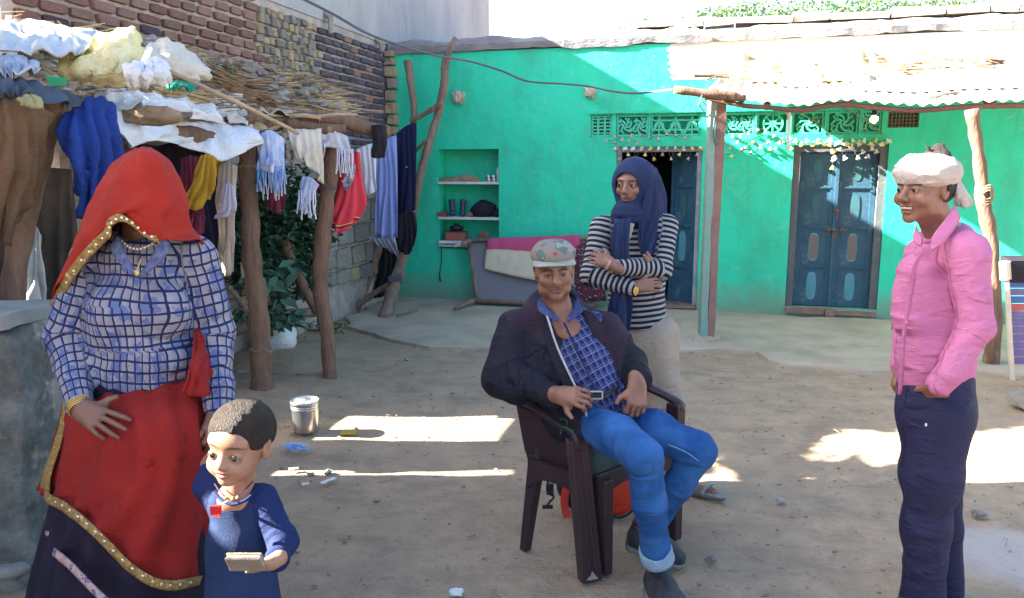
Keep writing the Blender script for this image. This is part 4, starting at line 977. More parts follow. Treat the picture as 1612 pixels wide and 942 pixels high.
garland('dusty bell string under the pierced screens left of the pillar', [[(966 + 14 * i, 212 + 4 * math.sin(i * 1.7) + 2 * (i % 2)) for i in range(10)], [(955 + 12 * i, 220 + 3 * math.sin(i * 2.1)) for i in range(5)]], -.03, [0, 0, 3])
garland('net of grey flower bells on the green wall right of the pillar', [[(1140 + 13 * i, 205 + 6 * math.sin(i * 1.1) + i * .8) for i in range(9)], [(1137 + 12 * i, 222 + 9 * (i % 2)) for i in range(10)], [(1137 + 15 * i, 240 - 3 * i + 7 * (i % 2)) for i in range(7)]], -.03, [0, 3, 3, 1])
garland('garland of yellow and white flowers looped over the closed double door', [[(1252 + 9 * i, 219 + 5 * (i % 2)) for i in range(17)], [(1306, 226), (1314, 245), (1322, 232), (1329, 246), (1340, 228)], [(1340, 228), (1350, 246), (1357, 236), (1366, 244), (1372, 232), (1379, 236), (1388, 224)], [(1310, 235), (1311, 248), (1310, 262)], [(1290, 222), (1308, 218), (1330, 224), (1352, 221), (1372, 226), (1400, 220)]], -.04, [1, 2, 2, 1], 1.25)
# straggling vine over the sunlit screens
mb = MB()
for a, b in (((1248, 165), (1385, 168)), ((1262, 178), (1310, 215)), ((1330, 170), (1392, 214)), ((1270, 196), (1300, 182))):
    A, B = wall_p(*a, -.06), wall_p(*b, -.06); mb.tube([A, A.lerp(B, .4) + Vector((0, 0, .02)), B], .005, 5)
tag(mb.out('dry_vine', m_straw2), 'thin dry vine stems trailing over the sunlit screens', 'vine')
mb = MB(); mb.tube([W(1238, 170, 6.75), W(1243, 185, 6.75), W(1241, 220, 6.75), W(1242, 236, 6.75)], [.03, .018, .012, .016], 7, wob=.2); tag(mb.out('hanging_rag', m_cream), 'pale twisted rag hanging from the tin roof edge', 'rag')

# ------------------------------------------------ right edge: strapped folding cot, bottle, odd bits
Dq = 5.3
ch = thing('webbed_chair', 'metal frame chair with purple and blue webbing at the right edge', 'chair', G(1605, 600))
m_frame = mat('cream_metal_tube', (.50, .45, .38), None, 8, .5)
for a, b in (((1584, 420), (1590, 540)), ((1590, 540), (1594, 598)), ((1700, 430), (1712, 600))):
    mb = MB(); mb.tube([W(*a, Dq), W(*b, Dq)], .018, 8); mb.out('frame_tube', m_frame, ch)
for (x, y) in ((1584, 417),):
    mb = MB(); mb.tube([W(1582, 412, Dq), W(1583, 440, Dq)], .035, 10); mb.out('pale_cap', m_frame, ch)
m_web = [mat('purple_webbing', (.14, .10, .26), (.10, .08, .20), 9, .8), mat('blue_webbing', (.06, .10, .30), None, 9, .8), mat('red_webbing', (.35, .08, .10), None, 9, .8)]
for i in range(11):
    y = 448 + i * 12; mb = MB(); A, B = W(1586 + i * .5, y, Dq), W(1708, y, Dq); k = 0 if i > 4 else (1, 0, 1, 2, 0)[i]
    mb.box(A.lerp(B, .5), ((B - A).length, .012, .048)); mb.out('strap', m_web[k], ch)
mb = MB(); mb.box(W(1640, 425, Dq + .02), (.5, .10, .16), jit=.02); tag(mb.out('navy_jacket', m_black), 'dark jacket thrown over the top of the webbed chair', 'jacket')
mb = MB(); q0 = Vector((W(1640, 596, 5.0).x, 5.0, .045)); mb.box(q0, (.30, .22, .07), jit=.01); tag(mb.out('grey_slab', m_stone[0]), 'grey slab under the webbed chair', 'slab')
hp_ = [G(1402, 560), W(1406, 500, 5.9), W(1410, 440, 5.9), W(1418, 424, 5.9), W(1424, 424, 5.9)]
hp_[0].y = 5.9; hp_[0] = W(1402, 560, 5.9)
bk = thing('metal_rail', 'thin bent brown metal rail standing behind the man in pink', 'rail', hp_[0])
mb = MB(); mb.tube([Vector(p) for p in spline([W(1406, 585, 5.9), W(1408, 520, 5.9), W(1410, 450, 5.9), W(1414, 428, 5.9), W(1421, 421, 5.9), W(1450, 421, 5.9)], 5)], .012, 7); mb.out('hoop', m_rust, bk)
mb = MB(); mb.box(W(1411, 470, 5.95), (.03, .02, .5)); mb.out('brace', m_rust, bk)

# vines growing behind the parapet -----------------------------------------
def leaf_mesh(m_, L_=.05, w=.03):
    V = [(0, 0, 0), (w / 2, L_ * .45, .006), (0, L_, -.004), (-w / 2, L_ * .45, .006), (0, L_ * .45, -.004)]
    me = bpy.data.meshes.new('leaf'); me.from_pydata(V, [], [(0, 1, 4), (1, 2, 4), (2, 3, 4), (3, 0, 4)]); me.materials.append(m_); return me
def leaves(mb, centre_fn, n, size, seed=0, droop=.3):
    r_ = random.Random(seed)
    for i in range(n):
        p = centre_fn(r_); q = r_.uniform(0, 6.28); e = r_.uniform(-.9, .6); d = Vector((math.cos(q) * math.cos(e), math.sin(q) * math.cos(e), math.sin(e) - droop)).normalized()
        s = d.cross(Vector((r_.uniform(-1, 1), r_.uniform(-1, 1), 1))).normalized(); L_ = size * r_.uniform(.6, 1.3); w = L_ * .32
        nn_ = s.cross(d) * L_ * .08
        mb.add([p, p + d * L_ * .45 + s * w + nn_, p + d * L_, p + d * L_ * .45 - s * w + nn_, p + d * L_ * .4 - nn_], [(0, 1, 4), (1, 2, 4), (2, 3, 4), (3, 0, 4)])
def plant(name, label, cat, stems, blobs, n, size, m, seed=0, group=None, stem_r=.012):
    base = stems[0][0] if stems else blobs[0][0]
    t = thing(name, label, cat, base, group)
    mb = MB()
    for st in stems: mb.tube([Vector(p) for p in spline(st, 4)] if len(st) > 2 else st, [stem_r * 1.2, stem_r * .5] if len(st) == 2 else stem_r, 6)
    if stems: mb.out('stem', m_wood2, t)
    mb = MB(); per = n // len(blobs)
    for k, (c_, r_) in enumerate(blobs):
        rad = Vector(r_) if not isinstance(r_, (int, float)) else Vector((r_, r_, r_))
        def fn(q, c_=Vector(c_), rad=rad):
            while True:
                v = Vector((q.uniform(-1, 1), q.uniform(-1, 1), q.uniform(-1, 1)))
                if .25 < v.length < 1: return c_ + Vector((v.x * rad.x, v.y * rad.y, v.z * rad.z))
        leaves(mb, fn, per, size, seed + k)
    mb.out('foliage', m, t); return t
bl_ = []
for i in range(16):
    px = 1125 + i * 26; py = 20 - i * .8 + 5 * math.sin(i * 1.9); bl_.append((W(px, py, 9.6 + .3 * math.sin(i)), (.22, .25, .07 + .06 * abs(math.sin(i * 2.3)))))
plant('roof_creeper', 'pale green creeper growing along the roof behind the parapet', 'plant', [[Vector(b[0]) - Vector((0, 0, .2)) for b in bl_[::4]]], bl_, 2600, .05, m_leaf3, 2)
bl_ = [(W(x, y, 9.3), (.12, .2, .06)) for x, y in ((985, 42), (1005, 34), (1025, 38), (1075, 34))]
plant('roof_weed', 'sparse weeds on the roof left of the creeper', 'plant', [[Vector(bl_[0][0]) - Vector((0, 0, .15)), Vector(bl_[-1][0]) - Vector((0, 0, .15)), Vector(bl_[-1][0])]], bl_, 130, .04, m_leaf3, 5)
# ================================================================== shed with the cloths
shed = thing('pole_shed', 'rough lean-to of crooked poles heaped with straw and sacks, standing along the brick wall', 'shed', G(412, 625))
D2, D3 = 5.25, 5.67
log('post', None, None, [G(414, 626) - Vector((0, 0, .04)), W(408, 540, D2), W(402, 450, D2), W(396, 370, D2), W(388, 290, D2), W(388, 225, D2)], [.085, .07, .066, .062, .055, .055], m_wood2, shed, k=5, n=12)
log('post', None, None, [G(520, 603) - Vector((0, 0, .04)), W(514, 530, D3), W(507, 460, D3), W(508, 390, D3), W(514, 310, D3), W(521, 235, D3)], [.05, .055, .055, .06, .055, .06], m_wood2, shed, k=5, n=12)
log('post', None, None, [W(28, 720, 3.5), W(22, 560, 3.5), W(24, 440, 3.5), W(40, 340, 3.5), W(70, 230, 3.45), W(90, 145, 3.42)], [.055, .055, .05, .05, .045, .04], m_wood2, shed, k=5, n=12)
log('brace', None, None, [W(500, 492, 6.2), W(480, 455, 6.2), W(462, 420, 6.2), W(446, 378, 6.2)], [.034, .038, .038, .042], m_wood2, shed, n=10)
log('front_beam', None, None, [W(-30, 150, 3.15), W(60, 168, 3.5), W(180, 192, 4.0), W(300, 212, 4.7), W(390, 226, 5.25)], [.04, .045, .045, .05, .05], m_wood2, shed)
log('front_beam', None, None, [W(375, 222, 5.3), W(450, 190, 5.5), W(520, 188, 5.6), W(590, 206, 5.7), W(612, 208, 5.75)], [.035, .05, .05, .05, .045], m_wood2, shed)
log('cross_beam', None, None, [W(450, 196, 5.45), W(500, 203, 5.5), W(545, 204, 5.55)], [.04, .04, .03], m_wood2, shed)
log('cross_beam', None, None, [W(388, 232, 5.25), W(340, 190, 5.9), W(330, 170, 6.3)], [.045, .045, .04], m_wood2, shed)
log('cross_beam', None, None, [W(521, 232, 5.67), W(490, 190, 6.3), W(480, 170, 6.7)], [.04, .04, .04], m_wood2, shed)
RF = [(-60, 140, 3.3), (60, 160, 3.7), (200, 190, 4.25), (320, 208, 4.85), (400, 212, 5.3), (470, 192, 5.55), (565, 200, 5.8)]
RB = [(-120, 55, 4.0), (40, 62, 4.35), (180, 72, 4.9), (290, 95, 5.5), (370, 115, 6.0), (440, 130, 6.35), (520, 152, 6.8)]
def shed_pt(s, t, dz=0.0):
    x = s * (len(RF) - 1); i = min(int(x), len(RF) - 2); f = x - i
    a = W(*RF[i]).lerp(W(*RF[i + 1]), f); b = W(*RB[i]).lerp(W(*RB[i + 1]), f); q = a.lerp(b, t); return q + Vector((0, 0, dz + .03 * math.sin(math.pi * t)))
rows = []
for t in (0, .25, .5, .75, 1): rows.append([tuple(shed_pt(s, t, .0)) for s in np.linspace(0, 1, 9)])
sheet('brush_layer', rows, m_straw, shed, world=True, n=6, m=6, nz=.03, th=.03, fold=0)
# the debris that nobody could count
def shed_fn(a=0, b=1, c=0, d=1, h=.1): return lambda q: shed_pt(q.uniform(a, b), q.uniform(c, d), q.uniform(.05, h + .05))
sticks_stuff('roof_straw', 'tangled straw and twigs covering the lean-to roof', 'straw', shed_fn(0, 1, 0, 1, .05), 800, m_straw, .0035, (.08, .35), Vector((.7, .7, 0)), 3.1, 11)
sticks_stuff('roof_twigs', 'brown twigs and brushwood on the lean-to roof', 'twigs', shed_fn(0, 1, 0, 1, .06), 420, m_straw2, .0045, (.15, .6), Vector((.7, .7, 0)), 3.1, 12)
mb = MB(); r_ = random.Random(5)
for i in range(900):
    s = r_.uniform(.0, .62); t = r_.uniform(0, .85); p = shed_pt(s, t, r_.uniform(.04, .10)); e = r_.uniform(.008, .06)
    mb.blob(p, (e, e * r_.uniform(.5, 1), e * r_.uniform(.2, .5)), 8, 5, .6)
tag(mb.out('roof_scraps', m_white), 'pale scraps of rag and plastic strewn over the lean-to roof', 'scraps', None, 'stuff')
mb = MB()
for i in range(160):
    s = r_.uniform(.0, .95); t = r_.uniform(0, .9); p = shed_pt(s, t, r_.uniform(.06, .14)); e = r_.uniform(.02, .06)
    mb.blob(p, (e, e * r_.uniform(.5, 1), e * r_.uniform(.3, .7)), 6, 4, .35)
tag(mb.out('roof_clods', m_stone[0]), 'clods and dark bits strewn over the lean-to roof', 'clods', None, 'stuff')
bundle_rows = lambda L_: [[W(*p) for p in r] for r in L_]
def puff(name, label, cat, c, r, m, seed=0, nz=.18, n=30, mm=20, ax=None, folds=.02, lean=0.0):
    """soft sack: lumpy closed form with creases"""
    c = Vector(c); pts = []; 
    for i in range(mm + 1):
        th = math.pi * i / mm
        for k in range(n):
            ph = 2 * math.pi * k / n; pts.append((math.copysign(abs(math.sin(th)) ** .8, math.sin(th)) * math.cos(ph), math.sin(th) ** .8 * math.sin(ph), math.cos(th)))
    P = np.array(pts); q = 1 + nz * vnoise(P * 1.4 + seed * 3.1, seed) + nz * .6 * vnoise(P * 3.1 + seed, seed + 1)
    cr = np.abs(vnoise(P * np.array([2.2, 2.2, 5.0]) + seed, seed + 2)); q = q - folds * 4 * np.exp(-(cr / .12) ** 2) * .35
    P2 = P * q[:, None] * np.array(r)
    P2[:, 0] += lean * P2[:, 2]
    P2 = P2 + np.array(c); Fc = [(i * n + k, (i + 1) * n + k, (i + 1) * n + (k + 1) % n, i * n + (k + 1) % n) for i in range(mm) for k in range(n)]
    o = mk(name, P2, Fc, m, smooth=True); return tag(o, label, cat)
sheet('yellow_sack', [[(96, 100, 3.84), (130, 72, 3.89), (170, 52, 3.94), (205, 42, 3.99), (219, 52, 4.04)], [(98, 106, 3.74), (135, 92, 3.71), (175, 78, 3.69), (205, 72, 3.74), (224, 82, 3.89)], [(104, 112, 3.71), (140, 112, 3.61), (172, 112, 3.59), (198, 105, 3.65), (215, 100, 3.79)], [(112, 116, 3.79), (145, 125, 3.69), (175, 134, 3.69), (190, 130, 3.74), (204, 116, 3.84)]], m_yellow, n=7, m=7, fold=.012, nf=4, nz=.022, th=.02, label='crumpled yellow sack lying highest on the lean-to roof', cat='sack')
sheet('cream_sack', [[(215, 82, 4.62), (245, 66, 4.67), (285, 72, 4.82), (330, 112, 5.02)], [(218, 100, 4.47), (245, 92, 4.47), (290, 100, 4.62), (330, 120, 4.87)], [(222, 128, 4.42), (250, 124, 4.47), (290, 124, 4.62), (320, 126, 4.82)]], m_cream, n=7, m=7, fold=.02, nf=4, nz=.02, th=.02, label='pale cream sack sagging right of the yellow one on the lean-to roof', cat='sack')
sheet('shiny_sack', [[(195, 110, 3.5), (225, 92, 3.6), (248, 92, 3.65), (262, 105, 3.75)], [(198, 122, 3.4), (222, 112, 3.4), (245, 112, 3.5), (265, 118, 3.65)], [(206, 134, 3.45), (225, 134, 3.45), (245, 132, 3.55), (262, 130, 3.65)]], m_white, n=6, m=6, fold=.015, nf=4, nz=.02, th=.02, label='small white plastic sack wedged between the yellow and cream sacks', cat='sack')
puff('white_bundle', 'bright white plastic bundle at the left of the lean-to roof', 'bundle', W(58, 116, 3.85), (.12, .10, .06), m_white, 4)
sheet('white_plastic', [[(150, 140, 4.13), (200, 142, 4.28), (260, 146, 4.48), (330, 158, 4.83)], [(150, 155, 3.88), (205, 158, 4.03), (270, 162, 4.28), (340, 176, 4.68)], [(160, 172, 3.83), (215, 172, 3.98), (280, 180, 4.28), (350, 196, 4.73)]], m_white, n=8, m=8, fold=.02, nf=7, nz=.03, th=.006, label='torn white plastic sheeting over the middle of the lean-to roof', cat='sheeting')
sheet('blue_rag', [[(0, 96, 3.3), (30, 92, 3.35), (62, 100, 3.4)], [(0, 112, 3.2), (30, 112, 3.22), (60, 116, 3.3)]], mat('faded_blue_rag', (.24, .30, .42), (.42, .45, .52), 12, .9, .6), n=6, m=6, fold=.02, nf=4, nz=.02, th=.01, label='faded blue rag at the left end of the lean-to roof', cat='rag')
sheet('pale_cloth', [[(330, 165, 5.0), (370, 172, 5.2), (400, 190, 5.3)], [(325, 185, 4.85), (365, 190, 5.0), (395, 205, 5.2)]], m_cream, n=7, m=6, fold=.02, nf=4, nz=.02, th=.01, label='pale cloth crumpled behind the woven tarpaulin', cat='cloth')
sheet('grey_tarpaulin', [[(-20, 34, 3.95), (40, 38, 4), (95, 42, 4.05), (150, 52, 4.15)], [(-20, 60, 3.65), (40, 60, 3.7), (95, 62, 3.75), (145, 68, 3.85)], [(-20, 84, 3.45), (40, 86, 3.5), (90, 84, 3.55), (130, 86, 3.65)]], mat('grey_blue_tarp', (.36, .42, .48), (.50, .55, .60), 9, .7, .8), n=7, m=7, fold=.015, nf=5, nz=.02, th=.01, label='grey-blue tarpaulin spread below the brick wall at the back of the lean-to roof', cat='tarpaulin')
def bundle(name, label, cat, a, b, r, m, n=70, seed=0, sl=.5):
    mb = MB(); q = random.Random(seed); A, B = Vector(a), Vector(b); d = (B - A); t = d.normalized(); s = t.cross(Vector((0, 0, 1))).normalized(); u = s.cross(t)
    for i in range(n):
        an = q.uniform(0, 6.28); rr = r * math.sqrt(q.random()); o = s * math.cos(an) * rr * 1.5 + u * math.sin(an) * rr * .7
        x0, x1 = q.uniform(0, .25), q.uniform(.7, 1.05); j = lambda: Vector((q.uniform(-1, 1), q.uniform(-1, 1), q.uniform(-1, 1))) * r * sl
        mb.tube([A + d * x0 + o + j() * .6, A + d * .5 + o * .85 + j() * .4, A + d * x1 + o + j()], [r * .05 + .003] * 3, 3, cap=False)
    return tag(mb.out(name, m), label, cat)
bundle('brushwood_bundle', 'loose bundle of brown straw stalks at the right end of the lean-to roof', 'straw bundle', W(300, 118, 5.2), W(415, 155, 5.6), .12, m_straw2, 160, 1)
bundle('straw_sheaf', 'thin straw sheaf running toward the beam ends on the lean-to roof', 'straw bundle', W(395, 150, 5.6), W(540, 186, 6.0), .06, m_straw, 90, 2)
bundle('fodder_sheaf', 'golden straw sheaf right of the yellow sack', 'straw bundle', W(230, 140, 4.3), W(325, 160, 4.8), .05, m_straw, 80, 3)
puff('straw_clump', 'brown matted straw clump at the front edge of the lean-to roof', 'straw clump', W(232, 182, 3.85), (.13, .08, .05), m_straw2, 7, .35)
puff('bark_lump', 'dark lump of wood on top of the middle post', 'wood', W(386, 188, 5.25), (.07, .06, .055), m_wood2, 8, .3)
puff('bark_lump', 'dark lump of wood right of the middle post top, above the fringes', 'wood', W(419, 213, 5.3), (.055, .05, .035), m_wood2, 9, .3)
for a, b, r, lab in (((255, 108, 4.5), (470, 210, 5.0), .016, 'long pale stick slanting down across the lean-to roof'), ((455, 183, 5.35), (505, 186, 5.4), .016, 'short sawn stick end on the right beams of the lean-to'), ((500, 184, 5.4), (562, 181, 5.5), .013, 'thin dark stick resting on the right beams of the lean-to'), ((0, 60, 3.9), (140, 72, 4.1), .014, 'grey stick lying on the tarpaulin at the back left'), ((95, 70, 3.75), (112, 104, 3.7), .008, 'thin upright twig left of the yellow sack'), ((20, 82, 3.7), (95, 124, 3.65), .010, 'pale twig slanting left of the yellow sack'), ((405, 160, 5.5), (535, 190, 5.9), .016, 'straight grey stick lying on the cream cloth')):
    mb = MB(); A, B = W(*a), W(*b); mb.tube([A, A.lerp(B, .5) + Vector((0, 0, .01)), B], [r, r * .95, r * .8], 7, wob=.08); tag(mb.out('roof_pole', m_wood3, smooth=True), lab, 'stick')
mb = MB(); c_ = W(92, 128, 3.32); mb.box(c_, (.07, .03, .04), jit=.008); tag(mb.out('green_packet', mat('green_packet', (.03, .30, .16), None, 9, .5)), 'small green packet at the top of the left shed post', 'packet')
sheet('green_net', [[(262, 128, 4.4), (285, 130, 4.5), (305, 134, 4.6)], [(264, 138, 4.3), (285, 140, 4.4), (306, 142, 4.5)]], mat('green_rag', (.02, .28, .18), None, 9, .8), fold=.02, nf=3, th=.01, label='green rag among the straw on the lean-to roof', cat='rag')

# woven white-blue tarpaulin along the front edge
sheet('woven_tarpaulin', [[(178, 176, 3.75), (240, 186, 4.15), (300, 192, 4.75), (350, 192, 5.0), (408, 205, 5.2)], [(186, 200, 3.65), (240, 205, 4.05), (300, 215, 4.65), (350, 225, 4.85), (410, 216, 5.1)], [(200, 236, 3.65), (243, 222, 4.05), (295, 232, 4.6), (352, 252, 4.8), (412, 226, 5.1)]], m_tarp, n=7, m=7, fold=.02, nf=6, nz=.012, th=.004, label='pale blue-white woven tarpaulin hanging over the front edge of the lean-to', cat='tarpaulin')
m_brown = mat('brown_blanket', (0.15, 0.085, 0.045), (0.10, 0.058, 0.035), 3, .9, .6, 60, wr=.008)
m_blue = mat('blue_shawl', (0.010, 0.040, 0.23), (0.008, 0.028, 0.15), 3, .8, .4, 60, wr=.008)
m_must = mat('mustard_cloth', (0.42, 0.26, 0.02), (0.32, 0.17, 0.02), 5, .85, .4, 60, wr=.008)
m_beige = mat('beige_rag', (0.42, 0.34, 0.27), (0.33, 0.26, 0.21), 5, .9, .5, 60, wr=.006)
m_maroon = mat('maroon_cloth', (0.16, 0.02, 0.045), (0.10, 0.015, 0.04), 8, .85, .4, 60, wr=.006)
m_ink = mat('ink_blue_cloth', (0.006, 0.008, 0.02), (0.012, 0.012, 0.03), 4, .9, .4, 40)
m_pink = NT('pink_embroidered_cloth', attr='uvp'); _w = m_pink
g_ = _w.math('GREATER_THAN', _w.sep.outputs[2], .78); f = _w.math('MULTIPLY', g_, _w.band(_w.sep.outputs[1], .09, .008)); f2 = _w.math('MULTIPLY', g_, _w.band(_w.math('ADD', _w.sep.outputs[1], .016), .09, .005))
m_pink = _w.done(_w.mix(f2, _w.mix(f, (0.62, 0.055, 0.085), (0.05, 0.02, 0.02)), (0.65, 0.50, 0.15)), .3, 60)
sheet('brown_blanket', [[(-12, 165, 3.12), (10, 156, 3.12), (38, 158, 3.14), (62, 168, 3.22), (86, 180, 3.32)], [(-14, 240, 3.07), (15, 232, 3.07), (40, 235, 3.12), (60, 240, 3.22), (70, 245, 3.32)], [(-14, 310, 3.07), (6, 320, 3.07), (25, 325, 3.12), (42, 300, 3.22), (58, 290, 3.32)], [(-14, 372, 3.07), (2, 382, 3.07), (12, 384, 3.12), (22, 350, 3.22), (34, 330, 3.27)]], m_brown, n=8, m=8, fold=.028, nf=4, nz=.012, label='faded brown blanket hung over the left end of the lean-to beam', cat='blanket')
sheet('blue_shawl', [[(98, 182, 3.41), (118, 165, 3.46), (145, 155, 3.51), (172, 160, 3.56), (184, 180, 3.61)], [(92, 215, 3.36), (118, 205, 3.36), (145, 200, 3.41), (172, 205, 3.48), (190, 220, 3.56)], [(96, 240, 3.34), (125, 255, 3.34), (150, 250, 3.38), (172, 250, 3.46), (192, 246, 3.54)], [(124, 262, 3.36), (138, 300, 3.38), (152, 300, 3.4), (170, 290, 3.46), (180, 275, 3.52)], [(128, 300, 3.41), (138, 350, 3.42), (148, 352, 3.44), (156, 340, 3.46), (160, 325, 3.48)]], m_blue, n=8, m=8, fold=.035, nf=4, nz=.012, label='royal blue shawl bunched over the beam beside the veiled woman', cat='shawl')
sheet('ochre_cloth', [[(118, 255, 4.9), (132, 252, 4.9)], [(117, 300, 4.9), (130, 300, 4.9)]], m_must, fold=.01, nf=2, label='strip of ochre cloth between the brown blanket and the blue shawl', cat='cloth')
sheet('added_dark_sheet', [[(-30, 262, 4.12), (45, 262, 4.12), (102, 266, 4.12), (112, 268, 4.14)], [(-30, 400, 4.10), (45, 400, 4.12), (92, 400, 4.12), (124, 400, 4.14)], [(-30, 580, 4.12), (45, 580, 4.12), (92, 575, 4.12), (120, 570, 4.14)]], mat('dark_sheet_cloth', (.075, .060, .048), (.045, .038, .032), 8, .9, .8, wr=.01), fold=.025, nf=4, label='brown sacking added to hide the bright window opening behind the left shed post', cat='screening')  # dark sheet added to cover the glaring window opening
sheet('slate_cloth', [[(-10, 112, 3.25), (20, 116, 3.25), (50, 128, 3.3), (95, 140, 3.4), (128, 152, 3.5)], [(-10, 150, 3.1), (20, 150, 3.11), (45, 152, 3.15), (92, 160, 3.3), (125, 168, 3.45)]], mat('slate_cloth', (.08, .11, .16), (.05, .06, .09), 5, .9, .5), n=7, m=5, fold=.02, nf=5, nz=.012, label='slate blue cloth rolled along the beam above the brown blanket', cat='cloth')
sheet('olive_rag', [[(28, 158, 3.1), (45, 152, 3.1), (64, 154, 3.12)], [(36, 166, 3.06), (50, 166, 3.06), (66, 172, 3.1)]], mat('olive_rag', (.30, .29, .15), None, 9, .9), fold=.01, nf=2, th=.015, label='folded olive rag on top of the brown blanket', cat='rag')
sheet('white_bag', [[(44, 350, 3.92), (58, 358, 3.92), (64, 372, 3.92)], [(36, 420, 3.92), (52, 425, 3.88), (66, 430, 3.92)], [(34, 478, 3.92), (52, 482, 3.88), (68, 478, 3.92)]], mat('grey_white_bag', (.48, .47, .45), (.36, .36, .35), 8, .8, .8), fold=.03, nf=3, label='dirty white bag hanging behind the left shed post', cat='bag')
log('wall_stick', 'rough log jutting from the stone wall left of the veiled woman', 'log', [W(52, 358, 5.0), W(90, 358, 4.98), W(125, 362, 4.95)], [.04, .045, .04], m_wood)
sheet('ink_cloth', [[(240, 232, 4.9), (275, 225, 5), (310, 235, 5.1), (340, 250, 5.2)], [(250, 320, 4.9), (285, 330, 5), (315, 330, 5.1), (345, 330, 5.2)], [(262, 400, 4.9), (300, 420, 5), (325, 412, 5.1), (345, 400, 5.2)]], m_ink, n=7, m=7, fold=.03, nf=5, label='almost black blue cloth hanging deepest under the lean-to', cat='cloth')
sheet('maroon_skirt', [[(285, 250, 4.45), (300, 245, 4.45), (322, 250, 4.5)], [(286, 320, 4.45), (305, 325, 4.45), (318, 325, 4.5)], [(290, 366, 4.45), (304, 372, 4.45), (314, 366, 4.5)]], m_maroon, fold=.03, nf=4, label='maroon cloth hanging right of the red veil', cat='cloth')
sheet('mustard_cloth', [[(316, 246, 4.35), (328, 242, 4.35), (342, 250, 4.4)], [(300, 290, 4.35), (320, 290, 4.35), (338, 280, 4.4)], [(290, 326, 4.35), (308, 330, 4.35), (326, 312, 4.4)]], m_must, fold=.025, nf=3, label='mustard yellow cloth with dark folds hanging right of the red veil', cat='cloth')
sheet('lilac_towel', [[(352, 292, 4.75), (360, 288, 4.75), (370, 296, 4.75)], [(344, 330, 4.75), (356, 330, 4.72), (372, 325, 4.75)], [(340, 345, 4.75), (350, 342, 4.72), (364, 338, 4.75)]], mat('lilac_towel', (.46, .42, .52), None, 8, .9, .6), fold=.012, nf=3, label='small lilac towel on the left of the middle shed post', cat='towel')
sheet('beige_rag', [[(345, 262, 4.85), (358, 255, 4.85), (374, 262, 4.85)], [(340, 330, 4.85), (355, 335, 4.8), (370, 320, 4.85)], [(344, 380, 4.85), (356, 385, 4.8), (366, 372, 4.85)], [(352, 426, 4.85), (358, 434, 4.82), (364, 428, 4.85)]], m_beige, fold=.02, nf=3, label='long beige rag hanging left of the middle shed post', cat='rag')
sheet('ochre_scrap', [[(340, 250, 4.95), (352, 248, 4.95), (362, 268, 4.95)], [(338, 276, 4.95), (346, 282, 4.95), (352, 288, 4.95)]], m_must, fold=.01, nf=2, label='small ochre scrap under the woven tarpaulin', cat='scrap')
def fringe(parent, x0, x1, y0, y1, D, m, n=14, r=.004, seed=0):
    q = random.Random(seed); mb = MB()
    for i in range(n):
        x = x0 + (x1 - x0) * (i + .5) / n + q.uniform(-1, 1); e = y1 + q.uniform(-8, 6)
        mb.tube([W(x, y0, D), W(x + q.uniform(-2, 2), (y0 + e) / 2, D - .02 + q.uniform(-.02, .02)), W(x + q.uniform(-4, 4), e, D + q.uniform(-.02, .02))], [r, r, r * 1.6], 4, cap=False)
    return mb.out('fringe', m, parent)
m_sky = mat('sky_blue_yarn', (.14, .34, .72), (.28, .42, .70), 9, .9); m_wy = mat('white_yarn', (.62, .64, .72), (.50, .52, .62), 9, .9)
t_ = sheet('fringed_shawl', [[(404, 215, 5.15), (425, 205, 5.15), (448, 220, 5.2)], [(406, 245, 5.12), (426, 245, 5.1), (446, 248, 5.18)], [(408, 268, 5.12), (428, 272, 5.1), (444, 266, 5.18)]], mat('blue_white_shawl', (.24, .38, .70), (.60, .62, .72), 12, .9, .5), fold=.02, nf=5, label='blue and white fringed shawl hanging right of the middle shed post', cat='shawl')
fringe(t_, 404, 448, 262, 298, 5.12, m_sky, 16, seed=1); fringe(t_, 410, 446, 258, 310, 5.16, m_wy, 12, .003, seed=2)
t_ = sheet('violet_shawl', [[(402, 225, 5.3), (425, 225, 5.3), (450, 230, 5.35)], [(404, 275, 5.3), (425, 280, 5.3), (448, 280, 5.35)], [(416, 305, 5.3), (428, 310, 5.3), (446, 305, 5.35)]], mat('violet_shawl', (.10, .06, .22), (.05, .04, .14), 6, .9, .4), fold=.02, nf=4, label='dark violet shawl behind the blue fringed one', cat='shawl')
sheet('maroon_print', [[(416, 275, 5.2), (430, 270, 5.2), (448, 276, 5.22)], [(418, 305, 5.2), (432, 308, 5.18), (448, 300, 5.22)], [(424, 330, 5.2), (436, 336, 5.2), (447, 328, 5.22)]], m_maroon, fold=.015, nf=3, label='maroon printed cloth below the fringed shawls', cat='cloth')
sheet('cream_drape', [[(382, 160, 5.5), (410, 150, 5.7), (450, 160, 5.8), (490, 168, 5.9), (505, 182, 5.9)], [(388, 185, 5.35), (425, 178, 5.4), (460, 182, 5.45), (495, 190, 5.5), (510, 198, 5.6)]], m_cream, n=7, m=6, fold=.02, nf=4, nz=.015, label='cream cloth lying over the roof beside the beam ends', cat='cloth')
sheet('cream_curtain', [[(452, 205, 5.35), (472, 203, 5.35), (492, 204, 5.38), (506, 202, 5.42)], [(460, 232, 5.3), (474, 235, 5.3), (492, 236, 5.33), (506, 238, 5.4)], [(474, 254, 5.32), (484, 262, 5.3), (496, 270, 5.33), (506, 290, 5.4)]], m_cream, n=7, m=7, fold=.02, nf=4, label='cream curtain hanging beside the right shed post', cat='curtain')
